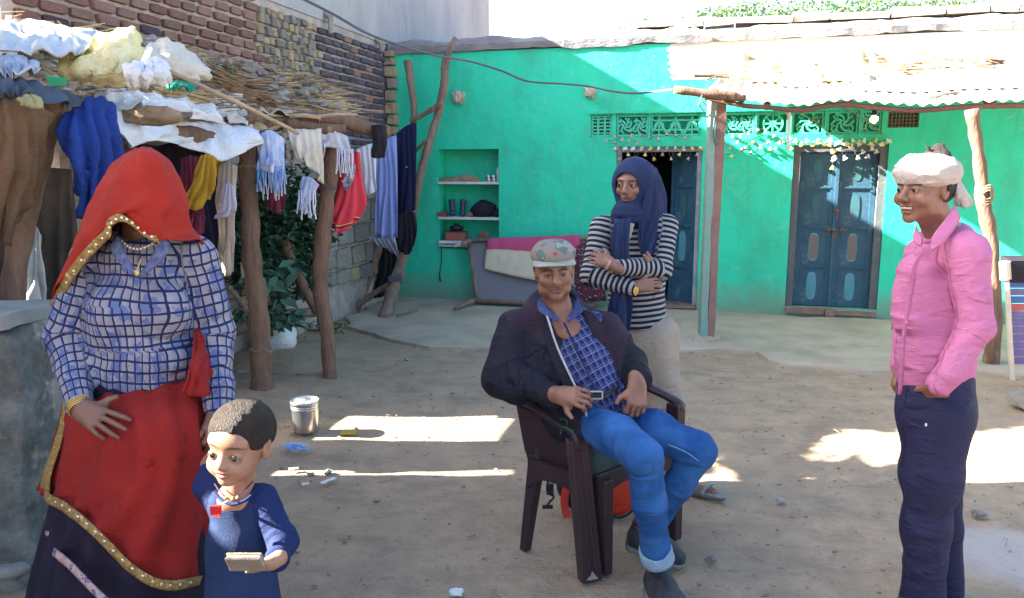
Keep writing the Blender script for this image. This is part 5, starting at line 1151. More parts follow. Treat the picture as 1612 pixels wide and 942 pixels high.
t_ = sheet('fringed_scarf', [[(476, 278, 5.28), (490, 280, 5.26), (503, 292, 5.3)], [(471, 305, 5.28), (482, 308, 5.26), (494, 305, 5.3)], [(470, 328, 5.28), (477, 332, 5.26), (484, 320, 5.3)]], mat('ice_blue_scarf', (.45, .52, .70), (.30, .36, .55), 12, .9, .6), fold=.015, nf=3, label='ice blue fringed scarf tip below the cream curtain', cat='scarf')
fringe(t_, 470, 498, 300, 343, 5.26, m_wy, 12, seed=4)
t_ = sheet('grey_fringed_shawl', [[(492, 212, 5.5), (520, 205, 5.5), (548, 215, 5.55)], [(494, 235, 5.48), (520, 232, 5.5), (552, 242, 5.55)]], mat('silver_shawl', (.42, .45, .55), (.56, .58, .66), 12, .9, .6), fold=.02, nf=4, label='silver grey shawl thrown over the right shed post', cat='shawl')
fringe(t_, 490, 512, 225, 252, 5.48, m_wy, 12, seed=6); fringe(t_, 530, 556, 235, 275, 5.5, m_wy, 12, seed=7)
sheet('pink_sari', [[(536, 245, 6.0), (552, 238, 6.0), (566, 240, 6.0)], [(530, 290, 5.95), (548, 290, 5.92), (572, 290, 5.98)], [(522, 330, 5.9), (540, 335, 5.88), (576, 322, 5.95)], [(520, 352, 5.9), (534, 368, 5.88), (556, 352, 5.95)]], m_pink, n=8, m=8, fold=.022, nf=4, label='coral pink embroidered cloth hanging right of the right shed post', cat='cloth')
sheet('red_cloth', [[(500, 262, 6.1), (508, 255, 6.1), (516, 262, 6.1)], [(498, 300, 6.1), (507, 300, 6.1), (514, 300, 6.1)]], mat('crimson_cloth', (.5, .02, .05), None, 5, .9), fold=.01, nf=2, label='sliver of crimson cloth left of the right shed post', cat='cloth')
sheet('navy_white_scarf', [[(545, 250, 5.85), (553, 262, 5.85), (560, 258, 5.85)], [(542, 280, 5.85), (550, 290, 5.85), (556, 282, 5.85)], [(538, 285, 5.85), (544, 300, 5.85), (550, 296, 5.85)]], mat('navy_white', (.08, .10, .25), (.6, .62, .7), 24, .9), fold=.01, nf=2, label='twisted navy and white scarf over the pink cloth', cat='scarf')
sheet('white_sheet', [[(560, 236, 7.0), (578, 228, 7.0), (592, 225, 7.0)], [(566, 275, 7.0), (580, 275, 7.0), (592, 275, 7.0)], [(576, 308, 7.0), (584, 306, 7.0), (593, 300, 7.0)]], mat('white_sheet', (.66, .70, .78), (.58, .62, .74), 2, .85), fold=.02, nf=3, label='pale white sheet hanging left of the lavender cloth', cat='sheet')
sheet('black_sock', [[(586, 198, 5.6), (596, 196, 5.58), (608, 199, 5.6)], [(586, 222, 5.6), (596, 224, 5.57), (608, 222, 5.6)], [(586, 248, 5.6), (595, 250, 5.58), (604, 248, 5.6)]], m_black, fold=.012, nf=2, th=.015, label='black garment folded over the very end of the beam', cat='garment')
for D_, ax_ in ((5.17, 1),):
    mb = MB(); mb.tube([W(x, 262 + 2 * math.sin(x), 5.2 - .07 * math.sin((x - 374) / 30 * math.pi)) for x in range(374, 406, 4)], .006, 5); tag(mb.out('wire_band', m_straw2), 'thin wire twisted round the middle shed post', 'wire')
mb = MB(); mb.tube([W(x, 296 + 2 * math.sin(x), 5.62 - .07 * math.sin((x - 505) / 22 * math.pi)) for x in range(505, 530, 3)], .007, 5); tag(mb.out('rope_band', m_wire), 'dark rope tied round the right shed post', 'rope')
mb = MB(); mb.tube([W(x, 552 + 3 * math.sin(x * .3), 5.2 - .10 * math.sin((x - 392) / 42 * math.pi)) for x in range(392, 436, 4)], .005, 5); tag(mb.out('cord_band', m_straw2), 'cord tied low round the middle shed post', 'cord')

# ================================================================== plants behind the shed
bl_ = [(W(x, y, D), r) for x, y, D, r in ((405, 340, 6.4, .32), (445, 310, 6.6, .35), (465, 365, 6.7, .32), (430, 395, 6.3, .28), (490, 340, 7.0, .32), (470, 425, 6.8, .26), (380, 400, 6.0, .25))]
plant('bush', 'dark leafy bush filling the space behind the lean-to posts', 'bush', [[G(455, 505), W(450, 440, 6.7), W(440, 350, 6.6), W(450, 290, 6.6)], [G(455, 505), W(480, 430, 6.8), W(500, 370, 7.0)]], bl_, 3200, .075, m_leaf2, 21)
bl_ = [(W(x, y, D), (r, r, r * .5)) for x, y, D, r in ((395, 440, 5.7, .14), (425, 470, 5.8, .15), (440, 500, 5.9, .12), (455, 420, 6.0, .12), (390, 490, 5.7, .12), (415, 430, 5.8, .12))]
plant('broadleaf_plant', 'grey-green broad leaved plant drooping right of the middle shed post', 'plant', [[G(430, 545), W(425, 490, 5.8), W(415, 430, 5.8)]], bl_, 190, .15, mat('sage_leaf', (.06, .14, .10), (.09, .18, .13), 3, .55), 22)
bl_ = [(G(x, y) + Vector((0, 0, .05)), (.10, .10, .06)) for x, y in ((478, 520), (498, 512), (515, 520), (488, 500), (530, 522), (470, 505))]
plant('ground_weeds', 'bright green weeds on the ground between the two shed posts', 'weeds', [[bl_[0][0] - Vector((0, 0, .05)), bl_[2][0] - Vector((0, 0, .05))]], bl_, 420, .035, m_leaf, 23)
bl_ = [(W(x, y, 5.0), .06) for x, y in ((358, 104), (352, 112), (366, 108))]
plant('wall_sprig', 'small green sprig growing out of the brick wall above the lean-to', 'plant', [[W(356, 116, 5.4), W(357, 106, 5.3), W(360, 98, 5.3)]], [(W(x, y, 5.35), .035) for x, y in ((356, 106), (364, 110))], 60, .03, m_leaf, 24)
log('dead_branch', 'thin dead branch leaning under the bush left of the middle post', 'branch', [W(358, 452, 5.5), W(372, 470, 5.5), W(388, 492, 5.5)], [.018, .02, .02], m_wood)
mb = MB(); mb.box(W(386, 447, 5.7), (.035, .05, .32)); tag(mb.out('pale_plank', m_wood3), 'pale sunlit plank end behind the middle shed post', 'plank')
log('fallen_log', 'grey log lying in the shade beneath the bush', 'log', [W(360, 520, 6.2), W(430, 500, 6.6), W(500, 490, 7.0)], [.05, .05, .045], m_wood)

# ================================================================== left foreground
blk = thing('stone_block', 'weathered cement-rendered stone block at the left edge, behind the veiled woman', 'block', Vector((-2.2, 2.9, 0)))
def rough_box(name, x0, x1, y0, y1, z0, z1, m, parent=None, amp=.02, n=14, seed=0, **kw):
    ax = [np.linspace(x0, x1, n), np.linspace(y0, y1, n), np.linspace(z0, z1, n)]; V = []; Fc = []
    for a in range(3):
        b, c = [(1, 2), (2, 0), (0, 1)][a]
        for side in (0, 1):
            base = len(V)
            for i in range(n):
                for j in range(n):
                    p = [0, 0, 0]; p[a] = ax[a][-1 if side else 0]; p[b] = ax[b][i]; p[c] = ax[c][j]; V.append(p)
            for i in range(n - 1):
                for j in range(n - 1):
                    q = [base + i * n + j, base + (i + 1) * n + j, base + (i + 1) * n + j + 1, base + i * n + j + 1]; Fc.append(q if side else q[::-1])
    V = np.array(V, float); nz_ = np.stack([fbm(V * 5 + k * 31 + seed, 4, seed) for k in range(3)], 1) * amp
    c = (V.min(0) + V.max(0)) / 2; h = (V.max(0) - V.min(0)) / 2; d = np.abs((V - c) / h); e = np.sort(d, 1)[:, 1]
    V = V - (V - c) * (np.clip(e - .9, 0, 1) * .35)[:, None] + nz_
    return mk(name, V, np.array(Fc), m, parent, smooth=True, **kw)
rough_box('rendered_block', -3.0, -1.80, 2.74, 3.04, -.03, 1.0, m_block, blk, .06, 40, 3)
rough_box('top_slab', -3.0, -1.79, 2.72, 3.06, .985, 1.045, mat('pale_slab_top', (.28, .285, .27), (.20, .205, .20), 6, .9, .8), blk, .02, 20, 5)
SL = ['mossy pale stone, largest of the rubble in the bottom left corner', 'rounded rubble stone above the largest one at the left edge', 'flat stone leaning against the rendered block', 'small rubble stone beside the dark skirt', 'rough stone at the bottom edge in the left corner', 'chunk of old render lying at the foot of the block', 'low grey stone half buried by the block', 'pale chip of stone by the skirt hem', 'lumpy stone behind the largest rubble stone', 'dark stone at the far left edge of the rubble']
for i, (px, py, D, s) in enumerate([(30, 868, 2.5, .10), (8, 835, 2.6, .09), (40, 760, 2.85, .10), (62, 835, 2.6, .05), (10, 915, 2.35, .09), (20, 700, 2.9, .08), (70, 790, 2.8, .06), (72, 872, 2.5, .03), (30, 820, 2.75, .08), (-5, 780, 2.8, .09)]):
    g = G(px, py); c_ = Vector((g.x, g.y, s * .5)); mb = MB(); mb.blob(c_, (s * 1.25, s, s * .75), 16, 11, .22, i * 3)
    tag(mb.out('rubble_stone', m_stone[0] if i != 5 else m_block, smooth=True), SL[i], 'stone', 'rubble stones in the left corner')
# white sack and junk behind the post
puff('fallen_sack', 'filled off-white sack lying behind the middle shed post', 'sack', G(438, 556) + Vector((0, 0, .13)), (.17, .15, .15), m_white, 13, .15)
puff('grey_plastic_bag', 'crumpled grey plastic bag left of the fallen white sack', 'bag', G(388, 552) + Vector((0, 0, .12)), (.13, .12, .10), mat('grey_plastic', (.48, .49, .50), (.30, .31, .32), 12, .5, 1.0), 14, .35)
for i, (px, py, s, lab) in enumerate([(375, 560, .05, 'grey stone left of the middle post foot, under the plastic bag'), (380, 590, .045, 'brownish stone just left of the middle post foot'), (458, 578, .035, 'small dark red stone between the middle post and the pail'), (517, 745, .022, 'reddish clod beside the white scraps'), (640, 567, .02, 'dark clod near the plaster edge'), (1228, 790, .02, 'small clod right of the slippered foot'), (1540, 812, .03, 'flat dark clod right of the dark trousers'), (1118, 884, .02, 'dark bark chip right of the front shoe'), (718, 935, .02, 'white pebble at the bottom edge left of the chair'), (490, 748, .015, 'dark pebble below the blue ribbon')]):
    g = G(px, py); mb = MB(); mb.blob(g + Vector((0, 0, s * .35)), (s * 1.3, s, s * .6), 9, 6, .3, i); tag(mb.out('stone', m_stone[0] if i != 8 else m_white), lab, 'stone')
# pail
pg = G(482, 679); pl = thing('steel_pail', 'dented stainless steel pail standing on the earth by the shed post', 'pail', pg)
mb = MB(); mb.lathe(pg, [(.001, .004), (.070, .004), (.074, .012), (.078, .10), (.082, .172), (.084, .178), (.084, .186), (.088, .192), (.084, .198), (.079, .19), (.076, .16), (.070, .02), (.001, .014)], 32); mb.out('pail_body', m_steel, pl, smooth=True)
mb = MB()
for z in (.150, .162): mb.lathe(pg, [(.081, z - .004), (.0845, z), (.081, z + .004)], 32)
mb.out('rolled_band', m_steel, pl, smooth=True)
mb = MB(); mb.tube([pg + Vector((.086 * math.cos(q), -.086 * abs(math.sin(q)) - .0, .175 + .012 * math.sin(q))) for q in np.linspace(0, math.pi, 12)], .003, 5); mb.out('bail_handle', m_steel, pl)
mb = MB(); c_ = G(549, 683); mb.box(c_ + Vector((0, 0, .006)), (.09, .05, .008), jit=.004); tag(mb.out('yellow_peel', mat('yellow_peel', (.55, .36, .03), None, 9, .7)), 'small yellow peel lying in the pail shadow', 'peel')
# ribbons, rope, scraps
def strands(name, label, cat, px0, px1, py0, py1, n, r, m, seed):
    q = random.Random(seed); mb = MB()
    for i in range(n):
        x = q.uniform(px0, px1 - 10); y = q.uniform(py0, py1); P = []
        for k in range(4):
            g = G(x + k * q.uniform(5, 11), y + q.uniform(-3, 3)); g.z = .012 + q.uniform(0, .018); P.append(g)
        mb.tube([Vector(p) for p in spline(P, 3)], r, 4, flat=.4)
    return tag(mb.out(name, m), label, cat)
strands('blue_ribbon', 'torn scrap of light blue plastic ribbon on the earth', 'ribbon', 444, 480, 703, 713, 16, .005, mat('light_blue_plastic', (.22, .42, .75), None, 9, .5), 1)
strands('knotted_rag', 'shredded grey rag twisted round the foot of the right shed post', 'rag', 430, 520, 592, 606, 18, .011, mat('dark_grey_rag', (.14, .13, .17), (.30, .28, .32), 30, .9), 2)
strands('rag_heap', 'wad of grey rag on the earth between the shed posts', 'rag', 425, 448, 606, 618, 8, .014, mat('grey_rag_wad', (.22, .22, .27), None, 30, .9), 3)
for i, (a, b, lab) in enumerate([((506, 766), (528, 757), 'long white paper scrap on the earth'), ((476, 768), (486, 766), 'tiny white paper scrap left of the long one'), ((455, 744), (470, 742), 'pale paper scrap by the sunlit strip')]):
    A, B = G(*a), G(*b); A.z = B.z = .014; d = (B - A); s = Vector((-d.y, d.x, 0)).normalized() * .012; mb = MB(); mb.add([A - s, A + s, B + s, B - s, A - s + Vector((0, 0, .004)), A + s + Vector((0, 0, .006)), B + s + Vector((0, 0, .004)), B - s + Vector((0, 0, .008))], [(0, 1, 2, 3), (7, 6, 5, 4), (0, 4, 5, 1), (1, 5, 6, 2), (2, 6, 7, 3), (3, 7, 4, 0)]); tag(mb.out('paper_scrap', m_white), lab, 'paper')
# loose litter on the ground
mb = MB(); q = random.Random(77)
for i in range(1500):
    x, y = q.uniform(-3, 5.5), q.uniform(1.6, 7.6); s = q.uniform(.003, .009)
    mb.blob(Vector((x, y, s * .3)), (s * q.uniform(1, 2.2), s, s * .6), 5, 3, .3)
tag(mb.out('ground_litter', mat('litter_chips', (.16, .12, .09), (.30, .25, .2), 40, .9)), 'small chips, crumbs and pebbles scattered over the trodden earth', 'litter', None, 'stuff')
sticks_stuff('ground_straw', 'bits of straw trodden into the earth of the yard', 'straw', lambda q: Vector((q.uniform(-3, 5.5), q.uniform(1.6, 8), .008)), 260, m_straw2, .0022, (.03, .11), EU, 3.1, 78)
log('lying_stick', 'thin grey stick lying flat on the plaster by the pole rack', 'stick', [G(625, 502) + Vector((0, 0, .045)), G(640, 498) + Vector((0, 0, .045)), G(657, 494) + Vector((0, 0, .045))], [.012, .012, .010], m_wood)
# ================================================================== implicit modelling of figures
V3 = lambda *a: np.array(a, dtype=np.float32)
class SDF:
    def __init__(s): s.p = []; s.bones = []; s.mods = []
    def c(s, a, b, r1, r2=None, k=.02, op='+', flat=None, pat=None):
        """tapered capsule; flat=(axis, scale) squashes it along axis"""
        s.p.append(('c', V3(*a), V3(*b), r1, r1 if r2 is None else r2, k, op, flat))
        if pat is not None: s.bones.append((V3(*a), V3(*b), pat, max(r1, r2 or r1)))
        return s
    def chain(s, pts, rs, k=.02, flat=None, pat=None, op='+'):
        v = pat
        for i in range(len(pts) - 1):
            s.c(pts[i], pts[i + 1], rs[i], rs[i + 1], k, op, flat, v)
            if v is not None: v = v + (Vector(pts[i + 1]) - Vector(pts[i])).length
        return s
    def e(s, c, r, k=.02, op='+', ax=None):
        s.p.append(('e', V3(*c), V3(*r), None if ax is None else np.array([list(a) for a in ax], dtype=np.float32), k, op)); return s
    def b(s, c, h, rd=.005, k=.005, op='+', ax=None):
        s.p.append(('b', V3(*c), V3(*h), rd, None if ax is None else np.array([list(a) for a in ax], dtype=np.float32), k, op)); return s
    def f(s, fn): s.p.append(('f', fn)); return s
    def bounds(s):
        lo = np.full(3, 1e9); hi = -lo
        for p in s.p:
            if p[0] == 'c' and p[6] == '+': r = max(p[3], p[4]) + .03; q = [p[1], p[2]]
            elif p[0] == 'e' and p[5] == '+': r = p[2].max() + .03; q = [p[1]]
            elif p[0] == 'b' and p[6] == '+': r = np.linalg.norm(p[2]) + .02; q = [p[1]]
            else: continue
            for x in q: lo = np.minimum(lo, x - r); hi = np.maximum(hi, x + r)
        return lo, hi
    def __call__(s, P):
        F_ = np.full(len(P), 1e3, dtype=np.float32)
        for p in s.p:
            if p[0] == 'f': F_ = p[1](P, F_); continue
            if p[0] == 'c':
                _, a, b, r1, r2, k, op, flat = p; d = b - a; L2 = float(d @ d) + 1e-9; q = P - a; h = np.clip(q @ d / L2, 0, 1); o = q - h[:, None] * d
                if flat is None: l = np.sqrt((o * o).sum(1))
                else:
                    n = V3(*flat[0]); w = o @ n; o2 = (o * o).sum(1) - w * w; l = np.sqrt(np.maximum(o2, 0) + (w / flat[1]) ** 2)
                v = l - (r1 + (r2 - r1) * h)
                if flat is not None: v = v * min(1, (1 + flat[1]) / 2)
            elif p[0] == 'e':
                _, c, r, ax, k, op = p; q = P - c
                if ax is not None: q = q @ ax.T
                k0 = np.sqrt(((q / r) ** 2).sum(1)) + 1e-9; k1 = np.sqrt(((q / (r * r)) ** 2).sum(1)) + 1e-9; v = k0 * (k0 - 1) / k1
            else:
                _, c, hh, rd, ax, k, op = p; q = P - c
                if ax is not None: q = q @ ax.T
                g = np.abs(q) - (hh - rd); v = np.sqrt((np.maximum(g, 0) ** 2).sum(1)) + np.minimum(g.max(1), 0) - rd
            if op == '+':
                h = np.clip(.5 + .5 * (F_ - v) / k, 0, 1); F_ = F_ * (1 - h) + v * h - k * h * (1 - h)
            elif op == '-':
                h = np.clip(.5 - .5 * (F_ + v) / k, 0, 1); F_ = F_ * (1 - h) - v * h + k * h * (1 - h)
            elif op == '&':
                F_ = np.maximum(F_, v)
        return F_
    def pattern(s, V):
        best = np.full(len(V), 1e9); out = np.zeros((len(V), 3), dtype=np.float32)
        for a, b, v0, r in s.bones:
            d = b - a; L = float(np.linalg.norm(d)); d = d / L; q = V - a; t = q @ d; h = np.clip(t, 0, L); o = q - h[:, None] * d; l = np.linalg.norm(o, axis=1)
            ref = np.cross(d, V3(0, 1, 0)); ref /= np.linalg.norm(ref) + 1e-9; rf2 = np.cross(d, ref)
            an = np.arctan2(q @ rf2, q @ ref); sc = l - r
            m = sc < best; best[m] = sc[m]; out[m, 0] = (an * r * 1.15)[m]; out[m, 1] = (v0 + t)[m]; out[m, 2] = l[m]
        return out
def nets(sdf, h, lo=None, hi=None, margin=.02):
    if lo is None: lo, hi = sdf.bounds()
    B = 4; n = np.ceil((np.array(hi) - np.array(lo)) / (h * B)).astype(int) + 1
    cx = [lo[i] + (np.arange(n[i]) * B + (B - 1) / 2) * h for i in range(3)]
    Gc = np.stack(np.meshgrid(*cx, indexing='ij'), -1).reshape(-1, 3).astype(np.float32)
    fc = sdf(Gc).reshape(n); act = np.abs(fc) < (B * h * 1.05 + margin)
    full = np.repeat(np.repeat(np.repeat(fc, B, 0), B, 1), B, 2).astype(np.float32)
    ids = np.argwhere(act); off = np.stack(np.meshgrid(*[np.arange(B)] * 3, indexing='ij'), -1).reshape(-1, 3)
    cells = (ids[:, None, :] * B + off[None]).reshape(-1, 3); P = (np.array(lo) + cells * h).astype(np.float32)
    vals = np.concatenate([sdf(P[i:i + 200000]) for i in range(0, len(P), 200000)]) if len(P) else np.zeros(0)
    full[cells[:, 0], cells[:, 1], cells[:, 2]] = vals
    S = full < 0; sx, sy, sz = full.shape
    c = np.stack([S[i:sx - 1 + i, j:sy - 1 + j, k:sz - 1 + k] for i in (0, 1) for j in (0, 1) for k in (0, 1)]); mixd = c.any(0) & ~c.all(0)
    cid = np.argwhere(mixd); idx = -np.ones(mixd.shape, dtype=np.int64); idx[mixd] = np.arange(len(cid))
    corners = [(i, j, k) for i in (0, 1) for j in (0, 1) for k in (0, 1)]
    fv = np.stack([full[cid[:, 0] + i, cid[:, 1] + j, cid[:, 2] + k] for i, j, k in corners], 1)
    acc = np.zeros((len(cid), 3)); cnt = np.zeros(len(cid))
    for a in range(8):
        for b in range(a + 1, 8):
            ca, cb = np.array(corners[a]), np.array(corners[b])
            if np.abs(ca - cb).sum() != 1: continue
            fa, fb = fv[:, a], fv[:, b]; m = (fa < 0) != (fb < 0); t = np.where(m, fa / np.where(m, fa - fb, 1), 0)
            acc += np.where(m[:, None], ca + t[:, None] * (cb - ca), 0); cnt += m
    V = np.array(lo) + (cid + acc / np.maximum(cnt, 1)[:, None]) * h
    faces = []
    for ax in range(3):
        o1, o2 = [(1, 2), (2, 0), (0, 1)][ax]; sl = [slice(None)] * 3; sl2 = [slice(None)] * 3
        sl[ax] = slice(0, -1); sl2[ax] = slice(1, None); A, Bb = S[tuple(sl)], S[tuple(sl2)]
        e = np.argwhere(A != Bb)
        for q in (o1, o2): e = e[(e[:, q] > 0) & (e[:, q] < np.array(mixd.shape)[q])]
        e = e[e[:, ax] < mixd.shape[ax]]
        if not len(e): continue
        inside = A[e[:, 0], e[:, 1], e[:, 2]]; D1_ = np.zeros(3, int); D1_[o1] = 1; D2_ = np.zeros(3, int); D2_[o2] = 1
        g = lambda d: idx[tuple((e - d).T)]
        q = np.stack([g(0 * D1_), g(D1_), g(D1_ + D2_), g(D2_)], 1)
        q = np.where(inside[:, None], q, q[:, ::-1]); faces.append(q[(q >= 0).all(1)])
    Fq = np.concatenate(faces)
    # relax a little
    nb = np.zeros_like(V); ct = np.zeros(len(V))
    for i in range(4):
        a, b = Fq[:, i], Fq[:, (i + 1) % 4]; np.add.at(nb, a, V[b]); np.add.at(ct, a, 1); np.add.at(nb, b, V[a]); np.add.at(ct, b, 1)
    V = V * .5 + .5 * nb / np.maximum(ct, 1)[:, None]
    return V, Fq
def garment(name, sdf, h, m, parent, fold=0.0, ff=(14, 14, 30), seed=0, fine=.0015, **kw):
    """mesh a garment; fold = depth of the creases"""
    if fold:
        fr = np.array(ff, dtype=np.float32)
        def fn(P, F_):
            near = np.abs(F_) < .06; out = F_.copy(); Q = P[near]
            n1 = vnoise(Q * fr + seed * 5.7, seed); n2 = vnoise(Q * fr[[0, 1, 2]] * .45 + 31 + seed, seed + 1)
            n3 = vnoise(Q * 5.0 + np.stack([n2, n1, n2], 1) * .8 + seed, seed + 2)
            ridge = 1 - np.abs(n1) * 2.0; r2 = 1 - np.abs(n3) * 2.4
            out[near] = F_[near] - fold * (.45 * ridge + .35 * n2 + .5 * r2) + fold * .25
            return out
        sdf.f(fn)
    V, Fq = nets(sdf, h, margin=.02 + fold)
    attrs = kw.pop('attrs', {})
    if sdf.bones: attrs['pat'] = sdf.pattern(V)
    return mk(name, V, Fq, m, parent, smooth=True, attrs=attrs, **kw)
def topx(V):
    x, y, z = V[:, 0], V[:, 1], V[:, 2] - H; d = y * math.cos(PITCH) - z * math.sin(PITCH); w = y * math.sin(PITCH) + z * math.cos(PITCH)
    return CX + F * x / d, CY - F * w / d
def inpoly(px, py, poly):
    r = np.zeros(len(px), bool); n = len(poly)
    for i in range(n):
        (x0, y0), (x1, y1) = poly[i], poly[(i + 1) % n]; c = ((y0 > py) != (y1 > py)) & (px < (x1 - x0) * (py - y0) / (y1 - y0 + 1e-9) + x0); r ^= c
    return r
def panel(o, m, poly, dmax):
    """sew a panel of another cloth into the front of a garment"""
    me = o.data; n = len(me.polygons); c = np.zeros(n * 3); me.polygons.foreach_get('center', c); c = c.reshape(-1, 3) + np.array(o.matrix_basis.translation) + (np.array(ORG[o.parent.name]) if o.parent else 0)
    px, py = topx(c); me.materials.append(m); k = len(me.materials) - 1; mi = np.zeros(n, dtype=np.int32); me.polygons.foreach_get('material_index', mi)
    mi[inpoly(px, py, poly) & (c[:, 1] < dmax)] = k; me.polygons.foreach_set('material_index', mi)
def unit(v): v = Vector(v); return v.normalized()
# ------------------------------------------------------------------ head
def frame(front, up=(0, 0, 1), roll=0.0):
    f = unit(front); r = unit(Vector(up).cross(f)); u = f.cross(r)          # r = the person's left-hand side seen from behind the eyes is -r
    if roll: 
        q = Matrix.Rotation(roll, 3, f); r = q @ r; u = q @ u
    return r, f, u
def head_sdf(s, c, fr, sc=1.0, jaw=1.0, cheek=1.0, nose=1.0, smile=0.0, child=False, ears=True, mouth_open=0.0):
    """adds a head to the SDF; local axes x=r, y=f (front), z=u; returns local->world"""
    r, f, u = fr; AX = (r, f, u); c = Vector(c)
    L = lambda x, y, z: c + r * (x * sc) + f * (y * sc) + u * (z * sc)
    E = lambda p, rad, k, op='+': s.e(L(*p), tuple(q * sc for q in rad), k * sc, op, AX)
    if child:
        E((0, -.018, .030), (.078, .092, .080), .01); E((0, .018, -.035), (.058, .064, .060), .03)
        E((0, .056, -.080), (.020, .018, .015), .02)
        for q in (-1, 1): E((q * .034, .050, -.042), (.025, .024, .024), .02)
        E((0, .060, .028), (.052, .022, .026), .02)
        for q in (-1, 1): E((q * .030, .096, -.008), (.017, .020, .011), .012, '-')
        s.c(L(0, .074, .0), L(0, .088, -.028), .006 * sc, .0105 * sc, .012 * sc)
        for q in (-1, 1): E((q * .010, .083, -.031), (.0085, .009, .0075), .006)
        mz, mw = -.054, .020; my = .079
    else:
        E((0, -.014, .032), (.076, .096, .084), .01); E((0, .020, -.036), (.056 * jaw, .068, .072), .035)
        E((0, .066, -.094), (.024 * jaw, .018, .018), .022)
        for q in (-1, 1):
            E((q * .042, .056, -.022), (.022 * cheek, .022, .018), .022)
            E((q * .048 * jaw, .010, -.068), (.016, .030, .020), .03)
        E((0, .074, .026), (.050, .016, .014), .02)
        for q in (-1, 1): E((q * .031, .103, .004), (.020, .021, .0125), .012, '-')
        s.c(L(0, .084, .014), L(0, .108, -.024), .0065 * sc, .0115 * nose * sc, .012 * sc)
        for q in (-1, 1): E((q * .0125, .096, -.029), (.0095, .011, .009), .007)
        for q in (-1, 1): E((q * .008, .104, -.038), (.0045, .006, .004), .003, '-')
        mz, mw = -.060, .027; my = .089
    # eyelids round the eyeball
    ez = -.008 if child else .003; ex, ey = (.031, .0655) if child else (.0305, .073)
    for q in (-1, 1):
        E((q * ex, ey, ez), (.0170, .0152, .0140) if not child else (.0175, .0155, .0145), .004)
        E((q * ex, ey + .014, ez - (.0008 if not child else -.0012)), (.0142, .010, .0048) if not child else (.0140, .011, .0066), .0015, '-')
    # lips
    sm = smile * .008
    if not mouth_open:
        E((0, my, mz + .006), (mw, .008, .0052), .005); E((0, my - .002, mz - .006), (mw * .82, .0085, .0065), .005)
        E((0, my + .008, mz), (mw * .95, .009, .0014), .002, '-')
    else:
        E((0, my - .001, mz + .010), (mw * 1.1, .009, .0045), .005); E((0, my - .006, mz - .013), (mw * .9, .009, .0055), .005)
        E((0, my + .004, mz - .002), (mw * 1.05, .013, .0065), .002, '-')
    if smile:
        for q in (-1, 1): E((q * .046, .060, -.034), (.020, .018, .016), .016)
        for q in (-1, 1): s.c(L(q * .024, .098, -.034), L(q * .036, .084, -.058), .0022 * sc, .0022 * sc, .006 * sc, '-')
    if ears:
        ex2 = .074 if not child else .077
        for q in (-1, 1):
            E((q * ex2, -.010, -.004), (.009, .019, .031), .006); E((q * (ex2 + .008), -.006, .002), (.005, .010, .018), .004, '-')
    return L, dict(mouth=L(0, my + .004, mz), mw=mw * sc, eye=[L(q * ex, ey, ez) for q in (-1, 1)], er=.0132 * sc, brow=[L(q * .031, .090 if not child else .080, .026 if not child else .022) for q in (-1, 1)])
def masks(V, L, info, fr, sc, child=False, stub=False, bw=1.0):
    r, f, u = [np.array(list(a)) for a in fr]; m = np.array(list(info['mouth'])); q = V - m; x, y, z = q @ r / sc, q @ f / sc, q @ u / sc
    mw = info['mw'] / sc
    lip = np.clip(1.25 - ((x / (mw * 1.12)) ** 2 + (z / (.0145 if not child else .0135)) ** 2), 0, 1) * (y > -.03)
    br = np.zeros(len(V))
    for b in info['brow']:
        q = V - np.array(list(b)); x, y, z = q @ r / sc, q @ f / sc, q @ u / sc
        z = z + 14 * x * x * (1 if not child else .8); w = (.0058 if not child else .0035) * bw
        br = np.maximum(br, np.clip(1.4 - ((x / .024) ** 2 + (z / w) ** 2), 0, 1) * (np.abs(y) < .035))
    if child: br *= .6
    for b in info['eye']:
        q = V - np.array(list(b)); x, y, z = q @ r / sc, q @ f / sc, q @ u / sc; hz_ = .0062 if child else .0042
        d = (x / .0165) ** 2 + ((z + .0015) / (hz_ + .0035)) ** 2; br = np.maximum(br, .8 * np.clip(1.5 - d, 0, 1) * (y > 0) * np.clip((z + .004) / .006, .25, 1))
    st = np.zeros(len(V))
    if stub:
        q = V - m; x, y, z = q @ r / sc, q @ f / sc, q @ u / sc
        st = np.clip(1 - (np.abs(z - .013) / .007) ** 2, 0, 1) * (np.abs(x) < .030) * (y > -.02)          # moustache
        st = np.maximum(st, .55 * np.clip((-.010 - z) / .02, 0, 1) * np.clip((.075 + z) / .02, 0, 1) * (y > -.09))
    return np.stack([np.clip(lip * 1.5, 0, 1) * (1 - st * .6), np.clip(br * 1.5, 0, 1), st], 1)
